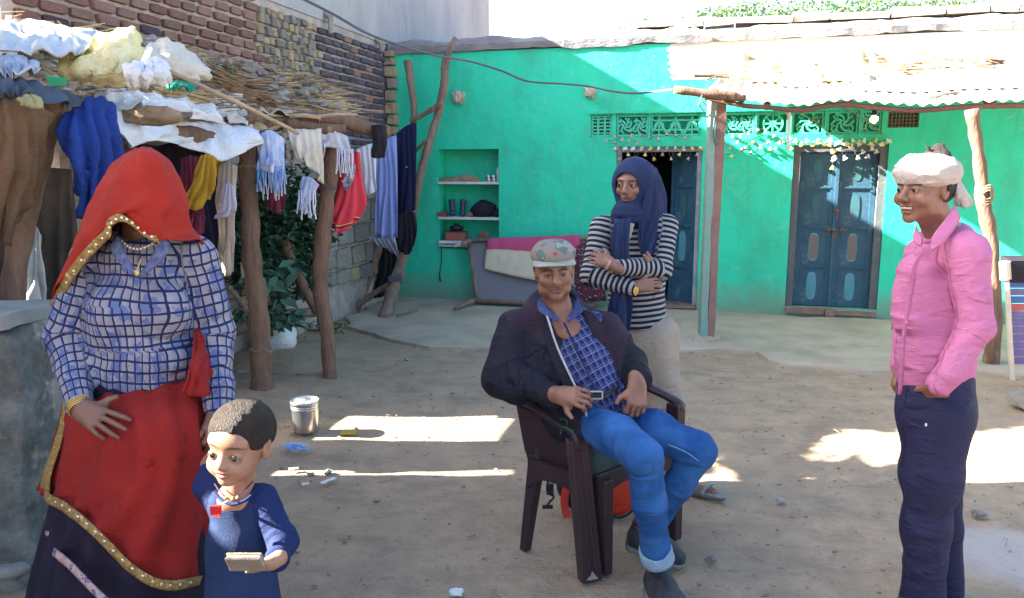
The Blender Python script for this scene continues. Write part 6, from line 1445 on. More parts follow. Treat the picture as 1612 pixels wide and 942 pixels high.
def skin_mat(name, c1, c2, lip, brow=(0.02, 0.014, 0.012), rough=.48):
    w = NT(name, rough, 'mask'); tc = w.t.nodes.new('ShaderNodeTexCoord').outputs['Object']
    n = w.noise(16, 4, tc); mr = w.t.nodes.new('ShaderNodeMapRange'); mr.inputs['From Min'].default_value = .35; mr.inputs['From Max'].default_value = .65; w.l(n, mr.inputs[0])
    col = w.mix(mr.outputs[0], c1, c2); col = w.mix(w.sep.outputs[0], col, lip); col = w.mix(w.math('MULTIPLY', w.sep.outputs[2], .65), col, (c1[0] * .28, c1[1] * .28, c1[2] * .3)); col = w.mix(w.sep.outputs[1], col, brow)
    w.l(col, w.b.inputs['Base Color']); w.b.inputs['Specular IOR Level'].default_value = .45
    w.b.inputs['Subsurface Weight'].default_value = .12; w.b.inputs['Subsurface Radius'].default_value = (.012, .005, .003); w.b.inputs['Subsurface Scale'].default_value = .5
    bp = w.t.nodes.new('ShaderNodeBump'); bp.inputs['Strength'].default_value = .25; bp.inputs['Distance'].default_value = .002; w.l(w.noise(260, 2, tc), bp.inputs['Height']); w.l(bp.outputs[0], w.b.inputs['Normal'])
    return w.m
m_eyew = mat('eye_white', (.30, .275, .26), None, 4, .25, spec=.5); m_iris = mat('dark_iris', (.016, .009, .006), None, 4, .12, spec=.6)
m_hair = mat('black_hair', (.014, .011, .010), (.028, .022, .020), 30, .55, 1.2, 160, stretch=(1, 1, .4))
def eyes(info, gaze, parent):
    for e in info['eye']:
        mb = MB(); mb.blob(e, info['er'], 16, 10, 0); o = mb.out('eye', m_eyew, parent, smooth=True)
        g_ = unit(gaze); mb = MB(); a = g_.cross(Vector((0, 0, 1))).normalized(); b = a.cross(g_)
        mb.lathe(e + g_ * info['er'] * .90, [(.0078, -.0026), (.0070, .0003), (.0038, .0013), (.0001, .0018)], 14, (a, b, g_)); mb.out('iris', m_iris, o, smooth=True)
# ------------------------------------------------------------------ hand
def hand(s, wrist, fwd, back, side, curl=(.5, .5, .5, .5), sc=1.0, thumb=(.5, .4, .3), spread=.10, kn=.35, fk=.004):
    """wrist point, fwd = wrist to knuckles, back = direction the back of the hand faces, side=+1/-1: which way the thumb lies (fwd x back)"""
    f = unit(fwd); b = unit(Vector(back) - f * Vector(back).dot(f)); t = f.cross(b) * side; w = Vector(wrist); k = .012 * sc
    P = lambda x, y, z: w + t * (x * sc) + f * (y * sc) + b * (z * sc)
    s.c(P(0, -.02, 0), P(0, .02, 0), .026 * sc, .027 * sc, .02 * sc, flat=(b, .72))
    for x, rr in ((-.026, .0145), (-.009, .0155), (.009, .0155), (.026, .015)): s.c(P(x * .7, .012, 0), P(x, .078 - abs(x - .005) * .2, .001), rr * sc * 1.12, rr * sc * .88, k)
    s.c(P(.02, .02, -.006), P(.036, .05, -.012), .017 * sc, .014 * sc, k)
    L_ = [(-.030, .070, (.032, .022, .018), .0076), (-.010, .078, (.040, .027, .020), .0085), (.010, .081, (.043, .029, .021), .0088), (.030, .077, (.038, .026, .020), .0084)]
    ends = []
    for i, (x, y, ls, rad) in enumerate(L_):
        cu = curl[i]; a = 0.15 + cu * kn * 2; p = P(x, y, 0); sp = (x / .03) * spread; q = p
        for j, ln in enumerate(ls):
            d = (f * math.cos(a) - b * math.sin(a) + t * sp * math.cos(a)).normalized(); n = q + d * (ln * sc)
            s.c(q, n, rad * sc * (1.06 - .1 * j), rad * sc * (.98 - .12 * j), fk * sc); q = n; a += cu * (1.25 if j == 0 else .9)
        ends.append(q)
    a0, a1, a2 = thumb; q = P(.034, .035, -.008); d = (t * math.cos(a0) + f * math.sin(a0 + .5) - b * a1 * .8).normalized()
    n = q + d * (.032 * sc); s.c(q, n, .0125 * sc, .0105 * sc, k * .7); d2 = (d + f * .5 - t * a2 * 1.2 - b * a1 * .3).normalized(); n2 = n + d2 * (.026 * sc); s.c(n, n2, .0102 * sc, .0080 * sc, .004 * sc)
    return P, ends
def merge_mesh(parts):
    Vs, Fs, Ms = [], [], []; b = 0
    for V, Fq, M in parts:
        Vs.append(V); Fs.append(Fq + b); Ms.append(M if M is not None else np.zeros((len(V), 3))); b += len(V)
    return np.concatenate(Vs), np.concatenate(Fs), np.concatenate(Ms)
def ln(*p):
    return [round((Vector(p[i + 1]) - Vector(p[i])).length, 3) for i in range(len(p) - 1)]
# ================================================================== fabrics
def fabric_checks():
    w = NT('checked_blouse_print', .8); u, v = w.sep.outputs[0], w.sep.outputs[1]
    n = w.noise(9, 2); d = w.math('MULTIPLY', w.math('SUBTRACT', n, .5), .028); n2 = w.noise(7, 2); d2 = w.math('MULTIPLY', w.math('SUBTRACT', n2, .5), .020)
    uu = w.math('ADD', u, d); vv = w.math('ADD', v, d2); Pd = .033
    line = w.math('MAXIMUM', w.band(uu, Pd, .0032), w.band(vv, Pd, .0034))
    fu = w.math('FRACT', w.math('DIVIDE', uu, Pd)); fv = w.math('FRACT', w.math('DIVIDE', vv, Pd))
    col = w.mix(fu, (0.20, 0.21, 0.285), (0.295, 0.285, 0.33)); col = w.mix(w.math('GREATER_THAN', w.noise(20, 2), .57), col, (0.11, 0.15, 0.32))
    col = w.mix(w.math('MULTIPLY', w.math('GREATER_THAN', w.noise(11, 2), .60), .6), col, (0.095, 0.115, 0.26))
    return w.done(w.mix(line, col, (0.016, 0.022, 0.085)), .3, wr=.005)
def fabric_stripes():
    w = NT('striped_knit', .9); v = w.sep.outputs[1]; n = w.math('MULTIPLY', w.math('SUBTRACT', w.noise(8, 2), .5), .006)
    f = w.math('GREATER_THAN', w.math('FRACT', w.math('DIVIDE', w.math('ADD', v, n), .0255)), .52)
    return w.done(w.mix(f, (0.010, 0.012, 0.024), (0.27, 0.29, 0.315)), .4, 200, .004)
def fabric_plaid():
    w = NT('plaid_shirt', .85); u, v = w.sep.outputs[0], w.sep.outputs[1]
    a = w.math('MAXIMUM', w.band(u, .032, .0016), w.band(v, .034, .0016)); b = w.math('MAXIMUM', w.band(w.math('ADD', u, .008), .032, .004), w.band(w.math('ADD', v, .009), .034, .004))
    col = w.mix(w.math('MULTIPLY', b, .6), (0.012, 0.019, 0.095), (0.06, 0.085, 0.24)); return w.done(w.mix(w.math('MULTIPLY', a, .5), col, (0.32, 0.34, 0.48)), .3, wr=.004)
def fabric_jeans():
    w = NT('washed_denim', .85, 'pat'); tc = w.t.nodes.new('ShaderNodeTexCoord').outputs['Object']
    n = w.noise(7, 4, tc); mr = w.t.nodes.new('ShaderNodeMapRange'); mr.inputs['From Min'].default_value = .38; mr.inputs['From Max'].default_value = .68; w.l(n, mr.inputs[0])
    col = w.mix(mr.outputs[0], (0.010, 0.060, 0.21), (0.032, 0.125, 0.34)); return w.done(col, .5, 260, .0034)
def fabric_camo():
    w = NT('camouflage_cotton', .9, 'pat'); tc = w.t.nodes.new('ShaderNodeTexCoord').outputs['Object']
    n = w.noise(14, 1, tc); n2 = w.noise(19, 1, tc)
    col = w.mix(w.math('GREATER_THAN', n, .51), (0.20, 0.185, 0.165), (0.10, 0.145, 0.125)); col = w.mix(w.math('GREATER_THAN', n2, .60), col, (0.25, 0.25, 0.235)); return w.done(col, .4, 200)
def plain(name, c1, c2=None, rough=.85, sc=9, bump=.4, bs=160, **kw): kw.setdefault('wr', .0045); return mat(name, c1, c2, sc, rough, bump, bs, **kw)
m_check = fabric_checks(); m_stripe = fabric_stripes(); m_plaid = fabric_plaid(); m_jean = fabric_jeans(); m_camo = fabric_camo()
m_red = plain('red_veil', (0.36, 0.022, 0.012), (0.30, 0.018, 0.012)); m_redskirt = plain('red_wrap_cloth', (0.27, 0.014, 0.011), (0.22, 0.011, 0.010), c3=(0.15, 0.006, 0.008), s3=11, a3=.63, w3=.03)
m_gold = mat('gold_sequin_border', (0.52, 0.36, 0.13), (0.30, 0.17, 0.06), 60, .38, 1.2, 120, metal=.35, c3=(0.85, 0.75, 0.5), s3=70, a3=.62, w3=.02)
m_goldsq = mat('silver_sequin', (.80, .74, .60), None, 9, .25, metal=.5)
m_navyskirt = plain('dark_navy_skirt', (0.018, 0.013, 0.035), (0.010, 0.008, 0.020))
m_trim = mat('braided_trim', (0.45, 0.24, 0.20), (0.50, 0.42, 0.48), 50, .8, .8, 90, c3=(.18, .08, .22), s3=40, a3=.58, w3=.02)
m_skin_w = skin_mat('skin_woman', (0.19, 0.095, 0.065), (0.155, 0.076, 0.052), (.13, .045, .04)); m_skin_m = skin_mat('skin_seated_man', (0.25, 0.122, 0.084), (0.19, 0.088, 0.058), (.15, .062, .048))
m_skin_p = skin_mat('skin_young_man', (0.25, 0.125, 0.088), (0.19, 0.09, 0.062), (.19, .07, .06)); m_skin_g = skin_mat('skin_young_woman', (0.22, 0.12, 0.092), (0.18, 0.094, 0.072), (.12, .045, .042))
m_skin_c = skin_mat('skin_child', (0.34, 0.185, 0.12), (0.29, 0.15, 0.095), (.27, .11, .085), brow=(.05, .028, .02))
m_bangle = mat('gold_bangle', (.62, .44, .16), None, 9, .3, metal=.6); m_silver = mat('silver_ring', (.7, .7, .7), None, 9, .25, metal=.8)
def body_parts(name, m, parent, chunks):
    """chunks: list of (sdf, h, maskfn)"""
    out = []
    for s, h, mf in chunks:
        V, Fq = nets(s, h); out.append((V, Fq, mf(V) if mf else None))
    V, Fq, M = merge_mesh(out); return mk(name, V, Fq, m, parent, smooth=True, attrs={'mask': M})
def strip(name, edge, width, m, parent, off=.006, down=None, n=6, th=.004, toward=None):
    """band following a curve of (px,py,D); width to the side given by pixel offset (dx,dy)"""
    A = [(x, y, d - off) for x, y, d in edge]; B = [(x + down[0], y + down[1], d - off) for x, y, d in edge]
    return sheet(name, [A, B], m, parent, n=n, m=3, nz=.0015, th=th, fold=0)

# ================================================================== the veiled woman
D = 2.32
wo = thing('person', 'woman with face hidden under a red veil, in checked blouse and red and navy skirt', 'person', Vector((W(215, 600, 2.32).x, 2.32, 0)))
s = SDF(); fr = frame((0.02, -1, -.15)); L, info = head_sdf(s, W(226, 300, 2.33), fr, .93)
s.c(W(223, 345, 2.35), W(221, 400, 2.36), .050, .056, .03).c(W(180, 408, 2.36), W(265, 402, 2.36), .045, .045, .04).c(W(220, 410, 2.34), W(222, 450, 2.32), .075, .08, .04, flat=((0, 1, 0), .6))
hd = (s, .004, lambda V: masks(V, L, info, fr, .93))
s2 = SDF(); wr = W(131, 646, 2.15); hand(s2, wr, W(176, 674, 2.07) - wr, (-.10, -.80, .60), -1, (.55, .30, .12, .22), .95, (.10, .10, -.1), .20)
s2.c(W(120, 618, 2.20), wr, .026, .024, .02)
s3 = SDF(); wr3 = W(343, 648, 2.26); hand(s3, wr3, W(330, 700, 2.18) - wr3, (.5, -.8, 0), -1, (.6, .7, .7, .8), .9); s3.c(W(346, 620, 2.28), wr3, .025, .023, .02)
s4 = SDF(); s4.c(W(222, 450, 2.36), W(228, 640, 2.36), .10, .12, .05)
for q in (-1, 1):
    hx = wo.location.x + q * .09; s4.chain([(hx, 2.36, .85), (hx, 2.34, .48), (hx, 2.36, .10)], [.08, .055, .04], .04); s4.c((hx, 2.36, .05), (hx + q * .03, 2.24, .035), .04, .03, .02)
body_parts('body', m_skin_w, wo, [hd, (s2, .0032, None), (s3, .0035, None), (s4, .014, None)])
s = SDF(); FY = (0, 1, 0)
s.chain([W(222, 415, 2.36), W(222, 500, 2.35), W(228, 570, 2.35), W(230, 628, 2.36)], [.125, .148, .155, .168], .05, (FY, .72), pat=0.0)
s.c(W(160, 405, 2.36), W(300, 398, 2.36), .052, .052, .05)
s.e(W(182, 490, 2.27), (.068, .06, .07), .05); s.e(W(262, 486, 2.27), (.068, .06, .07), .05)
s.chain([W(142, 412, 2.36), W(104, 530, 2.36), W(126, 630, 2.19)], [.060, .056, .038], .03, pat=.0)
s.chain([W(312, 405, 2.37), W(340, 525, 2.40), W(345, 640, 2.27)], [.058, .054, .040], .03, pat=.02)
s.c(W(221, 372, 2.20), W(219, 438, 2.17), .056, .006, .006, '-')
s.c(W(221, 340, 2.36), W(222, 395, 2.34), .062, .055, .01, '-')
hem_pts = W(200, 636, 2.2)
s.f(lambda P, F_: np.maximum(F_, -(P[:, 2] - (hem_pts.z - .008 + .16 * np.maximum(0, P[:, 0] - W(245, 630, 2.3).x)))) if True else F_)
# keep the sleeves below the hem line
def _sleeves(P, F_):
    t = SDF(); t.c(W(108, 560, 2.315), W(126, 634, 2.185), .050, .038); t.c(W(343, 560, 2.37), W(345, 643, 2.27), .052, .040)
    return np.minimum(F_, t(P))
s.f(_sleeves)
garment('blouse', s, .0065, m_check, wo, .010, (9, 9, 20), 3)
for a, b, c_ in (((187, 372, 2.215), (200, 402, 2.20), (219, 432, 2.19)), ((254, 370, 2.215), (240, 402, 2.20), (220, 432, 2.19))):
    q = 1 if a[0] < 220 else -1
    sheet('collar', [[a, b, c_], [(a[0] - 14 * q, a[1] + 14, a[2] + .01), (b[0] - 16 * q, b[1] + 8, b[2] - .01), (c_[0] - 2 * q, c_[1] + 6, c_[2] - .01)]], plain('blouse_collar', (.055, .075, .19), (.16, .18, .30), sc=60), wo, n=5, m=3, nz=.002, th=.005, fold=0)
# veil
vr = [[(225, 240, 2.44), (215, 234, 2.36), (221, 233, 2.31), (226, 232, 2.29), (231, 233, 2.31), (240, 234, 2.36), (228, 240, 2.44)],
      [(225, 250, 2.48), (185, 256, 2.34), (200, 252, 2.22), (226, 247, 2.19), (250, 251, 2.22), (268, 258, 2.34), (226, 250, 2.48)],
      [(225, 300, 2.52), (153, 300, 2.35), (178, 306, 2.20), (226, 304, 2.15), (268, 304, 2.20), (289, 302, 2.35), (228, 300, 2.52)],
      [(218, 350, 2.54), (132, 352, 2.36), (158, 352, 2.21), (206, 328, 2.13), (255, 348, 2.18), (293, 348, 2.34), (240, 350, 2.54)],
      [(205, 400, 2.54), (108, 408, 2.38), (140, 392, 2.225), (196, 336, 2.14), (246, 366, 2.17), (302, 366, 2.33), (265, 400, 2.54)],
      [(195, 450, 2.54), (82, 482, 2.38), (126, 410, 2.24), (190, 342, 2.145), (240, 376, 2.175), (316, 380, 2.30), (280, 440, 2.52)]]
sheet('veil', vr, m_red, wo, n=12, m=9, fold=.006, nf=6, nz=.005, th=.004)
edge = [(82, 482, 2.37), (103, 444, 2.30), (127, 409, 2.235), (150, 384, 2.20), (168, 366, 2.165), (174, 350, 2.15), (190, 342, 2.14), (207, 350, 2.15), (226, 366, 2.165), (250, 377, 2.18)]
t_ = sheet('veil_border', [[(x - 3, y - 5, d - .012) for x, y, d in edge], [(x + (6 if i < 5 else 2), y + 7, d - .010) for i, (x, y, d) in enumerate(edge)]], m_gold, wo, n=5, m=3, fold=0, nz=.002, th=.005)
def sequins(parent, pts, r, name='sequin'):
    mbq = MB(); mbq.lathe((0, 0, 0), [(.0001, .0012), (r * .6, .001), (r, -.001)], 8, (Vector((1, 0, 0)), Vector((0, 0, 1)), Vector((0, -1, 0))))
    me = bpy.data.meshes.new(name); me.from_pydata(mbq.v, [], mbq.f); me.materials.append(m_goldsq)
    for p in pts:
        o = bpy.data.objects.new(name, me); C.objects.link(o); o.parent = parent; o.location = p - ORG[parent.name]
eP = spline([W(x + 1, y + 1, d - .018) for x, y, d in edge], 2); sequins(t_, [Vector(p) for p in eP[1:-1]], .0042)
# back of the veil down to the hips, seen beside the right arm
sheet('veil_back', [[(190, 420, 2.54), (250, 420, 2.56), (290, 400, 2.50), (318, 395, 2.44)], [(150, 520, 2.54), (230, 520, 2.58), (300, 520, 2.54), (342, 500, 2.48)], [(130, 640, 2.54), (230, 640, 2.60), (310, 640, 2.56), (368, 620, 2.48)], [(140, 760, 2.54), (230, 760, 2.60), (310, 760, 2.56), (345, 740, 2.48)]], m_redskirt, wo, n=9, m=8, fold=.012, nf=5)
sheet('pallu', [[(306, 520, 2.32), (316, 515, 2.36), (330, 520, 2.42)], [(300, 575, 2.20), (318, 570, 2.24), (334, 575, 2.32)], [(285, 620, 2.17), (315, 625, 2.19), (338, 622, 2.28)]], m_redskirt, wo, n=6, m=7, fold=.010, nf=3)
# red wrap
sk = [[(108, 608, 2.42), (130, 608, 2.34), (165, 604, 2.29), (215, 602, 2.28), (280, 600, 2.28), (320, 592, 2.32), (350, 600, 2.40), (230, 600, 2.56)],
      [(98, 655, 2.42), (108, 655, 2.28), (152, 660, 2.155), (215, 665, 2.12), (280, 660, 2.14), (325, 655, 2.27), (345, 650, 2.42), (230, 650, 2.60)],
      [(80, 715, 2.42), (92, 718, 2.27), (140, 730, 2.13), (210, 740, 2.085), (280, 742, 2.11), (325, 738, 2.25), (342, 735, 2.42), (230, 730, 2.62)],
      [(66, 762, 2.42), (80, 775, 2.26), (128, 795, 2.11), (195, 825, 2.055), (265, 838, 2.09), (324, 835, 2.24), (342, 830, 2.42), (230, 800, 2.66)],
      [(64, 772, 2.42), (76, 785, 2.26), (120, 812, 2.10), (178, 868, 2.045), (240, 918, 2.06), (300, 918, 2.14), (340, 908, 2.40), (230, 880, 2.68)]]
sheet('skirt_wrap', sk, m_redskirt, wo, n=9, m=8, fold=.012, nf=9, nz=.004, th=.004)
he = [(68, 770, 2.36), (78, 786, 2.24), (98, 796, 2.15), (122, 814, 2.09), (150, 838, 2.06), (178, 868, 2.035), (208, 896, 2.035), (240, 916, 2.05), (268, 922, 2.075), (300, 918, 2.13), (330, 911, 2.30)]
t_ = sheet('skirt_border', [[(x, y - 8, d - .014) for x, y, d in he], [(x - 2, y + 7, d - .014) for x, y, d in he]], m_gold, wo, n=5, m=3, fold=0, nz=.002, th=.005)
sequins(t_, [Vector(p) for p in spline([W(x, y, d - .024) for x, y, d in he], 2)[1:-2]], .0045)
sheet('side_border', [[(100, 632, 2.33), (108, 630, 2.32)], [(88, 690, 2.30), (97, 692, 2.28)], [(68, 745, 2.30), (80, 750, 2.26)], [(64, 768, 2.32), (78, 776, 2.26)]], m_gold, wo, n=3, m=6, nz=.003, th=.004, fold=0)
# navy skirt: full circle with folds
def skirt(name, rings, m, parent, folds=14, amp=.02, seed=0):
    R_ = spline(rings, 8); V = []; n = 120
    for i, (x, y, z, rx, ry) in enumerate(R_):
        t = i / len(R_)
        for k in range(n):
            q = 2 * math.pi * k / n; w_ = 1 + amp * t * 3 * math.sin(folds * q + 2 * math.sin(3 * q + seed) + t) / 1.0 * .35 / max(rx, .1) * .5
            V.append((x + rx * w_ * math.cos(q), y + ry * w_ * math.sin(q), z))
    Fc = [(i * n + k, i * n + (k + 1) % n, (i + 1) * n + (k + 1) % n, (i + 1) * n + k) for i in range(len(R_) - 1) for k in range(n)]
    return mk(name, V, Fc, m, parent, smooth=True, solid=.004)
wx = lambda px: W(px, 600, 2.36).x
skirt('skirt', [(wx(228), 2.37, 1.0, .155, .115), (wx(222), 2.37, .80, .205, .165), (wx(212), 2.37, .55, .255, .225), (wx(200), 2.37, .28, .315, .275), (wx(195), 2.37, .05, .35, .31)], m_navyskirt, wo, 15, .05)
tp = [(86, 868, 2.14), (108, 886, 2.10), (128, 905, 2.075), (150, 928, 2.06), (176, 952, 2.05)]
sheet('braided_trim', [[(x, y - 5, d - .012) for x, y, d in tp], [(x - 4, y + 6, d - .012) for x, y, d in tp]], m_trim, wo, n=5, m=3, fold=0, nz=.002, th=.005)
sheet('braided_trim', [[(73, 835, 2.26), (90, 842, 2.20)], [(72, 842, 2.26), (90, 849, 2.20)]], m_trim, wo, n=4, m=2, fold=0, th=.005)
# jewellery
mb = MB(); mb.tube([Vector(p) for p in spline([W(x, y, d - .012) for x, y, d in ((186, 372, 2.27), (196, 384, 2.245), (208, 391, 2.235), (222, 391, 2.23), (236, 386, 2.235), (248, 376, 2.25))], 4)], .0028, 6); nk = mb.out('necklace', m_bangle, wo)
for q in spline([W(x, y, d - .017) for x, y, d in ((192, 380, 2.25), (205, 390, 2.235), (222, 392, 2.23), (240, 384, 2.24))], 3): mb = MB(); mb.blob(Vector(q), .0045, 8, 6, 0); mb.out('bead', m_goldsq, nk)
mb = MB(); mb.tube([W(222, 408, 2.21), W(217, 422, 2.195), W(215, 432, 2.185)], .002, 5); mb.blob(W(215, 430, 2.18), (.008, .004, .010), 8, 6, .1); mb.out('pendant', m_bangle, wo)
ba = (wr - W(120, 618, 2.20)).normalized(); b1 = ba.cross(Vector((0, 1, 0))).normalized(); b2 = ba.cross(b1)
for k in range(4):
    c_ = W(127, 641, 2.165) + ba * (k * .008 - .014); mb = MB(); mb.lathe(c_, [(.032, -.003), (.0355, 0), (.032, .003), (.030, 0), (.032, -.003)], 22, (b1, b2, ba)); mb.out('bangle', m_bangle, wo, smooth=True)

# ================================================================== seated man, his chair, the backpack
m_plas = mat('dark_brown_plastic', (0.040, 0.024, 0.030), (0.030, 0.018, 0.023), 5, .38, .1, 60, c3=(.09, .075, .07), s3=9, a3=.66, w3=.1)
RL, FL, FR = Vector((.055, 3.03, 0)), Vector((.30, 2.79, 0)), Vector((.69, 3.13, 0)); RR = RL + FR - FL
chr_ = thing('plastic_chair', 'dark brown moulded plastic armchair with the man in the cap sitting in it', 'chair', (RL + FR) / 2)
cs = (FL - RL).normalized(); cf = (FR - FL).normalized(); UPV = Vector((0, 0, 1))
def hexa(mb, lo4, hi4): mb.add(list(lo4) + list(hi4), [(3, 2, 1, 0), (4, 5, 6, 7), (0, 1, 5, 4), (1, 2, 6, 5), (2, 3, 7, 6), (3, 0, 4, 7)])
def leg(p, top, w0, w1, d0, d1, nm='leg', ribs=0, ax1=None, ax2=None):
    a, b = ax1 or cs, ax2 or cf; mb = MB(); Q = lambda c, w, d: [c - a * w / 2 - b * d / 2, c + a * w / 2 - b * d / 2, c + a * w / 2 + b * d / 2, c - a * w / 2 + b * d / 2]
    hexa(mb, Q(p, w0, d0), Q(top, w1, d1)); lg_ = mb.out(nm, m_plas, chr_)
    md = lg_.modifiers.new('bevel', 'BEVEL'); md.width = .006; md.segments = 2
    for r_ in range(ribs):
        x = (r_ - (ribs - 1) / 2) * .026; n_ = -b
        mb = MB(); mb.tube([p + a * x + n_ * (d0 / 2 + .001) + UPV * .03, top + a * x * .8 + n_ * (d1 / 2 + .001) - UPV * .04], .0055, 6); mb.out('rib', m_plas, lg_)
    return lg_
SZ = .415
armF = W(908, 686, 2.80); armB = W(822, 636, 3.06)
leg(FL - UPV * 0, Vector((armF.x, armF.y, armF.z - .01)), .088, .075, .045, .05, ribs=2, ax1=Vector((.93, .36, 0)).normalized(), ax2=Vector((-.36, .93, 0)).normalized())
leg(FL + cs * .0 + cf * .05 + Vector((.02, .02, 0)), FL + cf * .06 + UPV * (SZ - .02), .06, .07, .04, .05)
mb = MB(); mb.add([FL + Vector((-.012, -.035, .012)), FL + Vector((.032, -.022, .012)), FL + Vector((.01, -.031, .048))], [(0, 1, 2)]); tg = mk('foot_badge', [FL + Vector((-.016, -.030, .012)), FL + Vector((.030, -.016, .012)), FL + Vector((.006, -.026, .046)), FL + Vector((-.016, -.020, .012)), FL + Vector((.030, -.006, .012)), FL + Vector((.006, -.016, .046))], [(0, 1, 2), (5, 4, 3), (0, 3, 4, 1), (1, 4, 5, 2), (2, 5, 3, 0)], mat('worn_grey', (.30, .28, .28), None, 30, .6), chr_)
leg(RL, RL + (RR - RL) * .06 + cs * .035 + UPV * SZ, .036, .060, .036, .045)
leg(FR, Vector((FR.x - .01, FR.y, .60)), .05, .06, .05, .055)
leg(RR, RR - (RR - RL) * .06 + UPV * SZ, .04, .06, .04, .05)
mb = MB(); inn = [RL + cf * .03 + cs * .02, FL + cf * .03 - cs * .02, FR - cf * .03 - cs * .02, RR - cf * .03 + cs * .02]
hexa(mb, [p + UPV * (SZ - .025) for p in inn], [p + UPV * (SZ - .005) for p in inn]); mb.out('seat', m_plas, chr_)
for (a, b, h0) in ((RL, FL, .075), (FL, FR, .06), (FR, RR, .06)):
    mb = MB(); n = 14; d = (b - a).normalized(); o_ = Vector((d.y, -d.x, 0)) * .010; V = []
    for i in range(n + 1):
        t = i / n; p = a.lerp(b, .06 + .88 * t); arch = h0 + .06 * (abs(2 * t - 1) ** 3.0)
        for oo in (-o_, o_):
            V.append(p + oo + UPV * (SZ - .006)); V.append(p + oo + UPV * (SZ - arch))
    Fc = []
    for i in range(n):
        k = i * 4; Fc += [(k, k + 4, k + 5, k + 1), (k + 2, k + 3, k + 7, k + 6), (k, k + 2, k + 6, k + 4), (k + 1, k + 5, k + 7, k + 3)]
    Fc += [(0, 1, 3, 2), (n * 4, n * 4 + 2, n * 4 + 3, n * 4 + 1)]
    mk('seat_skirt', V, Fc, m_plas, chr_)
# side wing, armrests, back
mb = MB(); V = []; A1 = [W(816, 640, 3.07), W(822, 690, 3.05), W(832, 728, 3.04)]; B1 = [W(885, 668, 2.90), W(890, 705, 2.90), W(896, 738, 2.90)]
for a, b in zip(A1, B1):
    for o_ in (Vector((0, 0, 0)), Vector((.010, .012, 0))): V += [a + o_, a.lerp(b, .5) + o_, b + o_]
Fc = []
for i in range(2):
    k = i * 6; Fc += [(k, k + 1, k + 7, k + 6), (k + 1, k + 2, k + 8, k + 7), (k + 3, k + 9, k + 10, k + 4), (k + 4, k + 10, k + 11, k + 5), (k, k + 6, k + 9, k + 3), (k + 2, k + 5, k + 11, k + 8)]
Fc += [(0, 3, 4, 1), (1, 4, 5, 2), (12, 13, 16, 15), (13, 14, 17, 16)]
mk('side_wing', V, Fc, m_plas, chr_)
for pts in ([armB + Vector((0, .02, .01)), armB.lerp(armF, .35) + UPV * .02, armB.lerp(armF, .7) + UPV * .012, armF + UPV * .01, armF - UPV * .05 + (armF - armB).normalized() * .012], [RR + UPV * .65, RR.lerp(FR, .5) + UPV * .64, FR + UPV * .60, FR + UPV * .55]):
    mb = MB(); mb.tube([Vector(p) for p in spline(pts, 5)], .028, 10, flat=.55); mb.out('armrest', m_plas, chr_, smooth=True)
BL_, BR_ = RL + cf * .02 - cs * .01, RR - cf * .02 - cs * .01; mb = MB(); V = []; n = 10; m_ = 8
for o_ in (0, .014):
    for j in range(m_ + 1):
        for i in range(n + 1):
            u_, v_ = i / n, j / m_; p = BL_.lerp(BR_, u_) + UPV * (SZ + .42 * v_ * (1 - .12 * (2 * u_ - 1) ** 2)) - cs * (.10 * v_ + .05 * math.sin(math.pi * u_) + o_); V.append(p)
K = (n + 1) * (m_ + 1); Fc = []
for j in range(m_):
    for i in range(n): a = j * (n + 1) + i; Fc += [(a, a + 1, a + n + 2, a + n + 1), (K + a, K + a + n + 1, K + a + n + 2, K + a + 1)]
for i in range(n): a = m_ * (n + 1) + i; Fc.append((a, a + 1, K + a + 1, K + a))
for j in range(m_): a = j * (n + 1); Fc.append((a, a + n + 1, K + a + n + 1, K + a)); a += n; Fc.append((a, K + a, K + a + n + 1, a + n + 1))
mk('backrest', V, Fc, m_plas, chr_, smooth=True)
mb = MB(); P = [W(888, 658, 2.86), W(893, 668, 2.83), W(886, 676, 2.83), W(878, 668, 2.86), W(884, 660, 2.87), W(895, 664, 2.83), W(914, 676, 2.78), W(900, 678, 2.79), W(888, 672, 2.82), W(882, 684, 2.85)]
mb.tube([Vector(p) for p in spline(P, 4)], .0022, 5); tag(mb.out('green_string', mat('green_twine', (.03, .16, .10), None, 9, .8)), 'green string knotted round the front of the brown chair arm', 'string')

man = thing('person', 'man sitting back in a camouflage cap, open dark jacket, plaid shirt and blue jeans', 'person', Vector((W(930, 700, 2.95).x, 2.95, 0)))
Dh = 2.98; s = SDF(); fr = frame((.03, -1, -.06), roll=R(3)); hc = W(872, 428, Dh); L, info = head_sdf(s, hc, fr, .93, jaw=1.0, cheek=1.08, nose=1.15)
s.c(hc - UPV * .07 + Vector((0, .03, 0)), W(880, 500, 3.04), .053, .060, .03); s.c(W(880, 498, 3.03), W(893, 522, 3.0), .06, .07, .03)
hinfo = info; manh = (s, .0032, lambda V, L=L, i=info, f=fr: masks(V, L, i, f, .93, stub=True)); headfr = fr; headc = hc
s2 = SDF(); wr = W(882, 622, 2.79); P_, ends = hand(s2, wr, W(915, 624, 2.72) - wr, (-.15, -.8, .6), 1, (.75, .8, .85, .9), 1.0, (.1, .3, .1), .08); s2.c(W(868, 620, 2.83), wr, .031, .028, .02)
s3 = SDF(); wr = W(1003, 606, 2.84); hand(s3, wr, W(1003, 640, 2.79) - wr, (.25, -.85, .45), 1, (.8, .85, .9, .95), 1.0, (.2, .6, .3), .05); s3.c(W(1000, 592, 2.88), wr, .032, .028, .02)
s4 = SDF(); s4.chain([W(900, 560, 3.02), W(935, 640, 2.95)], [.10, .10], .04)
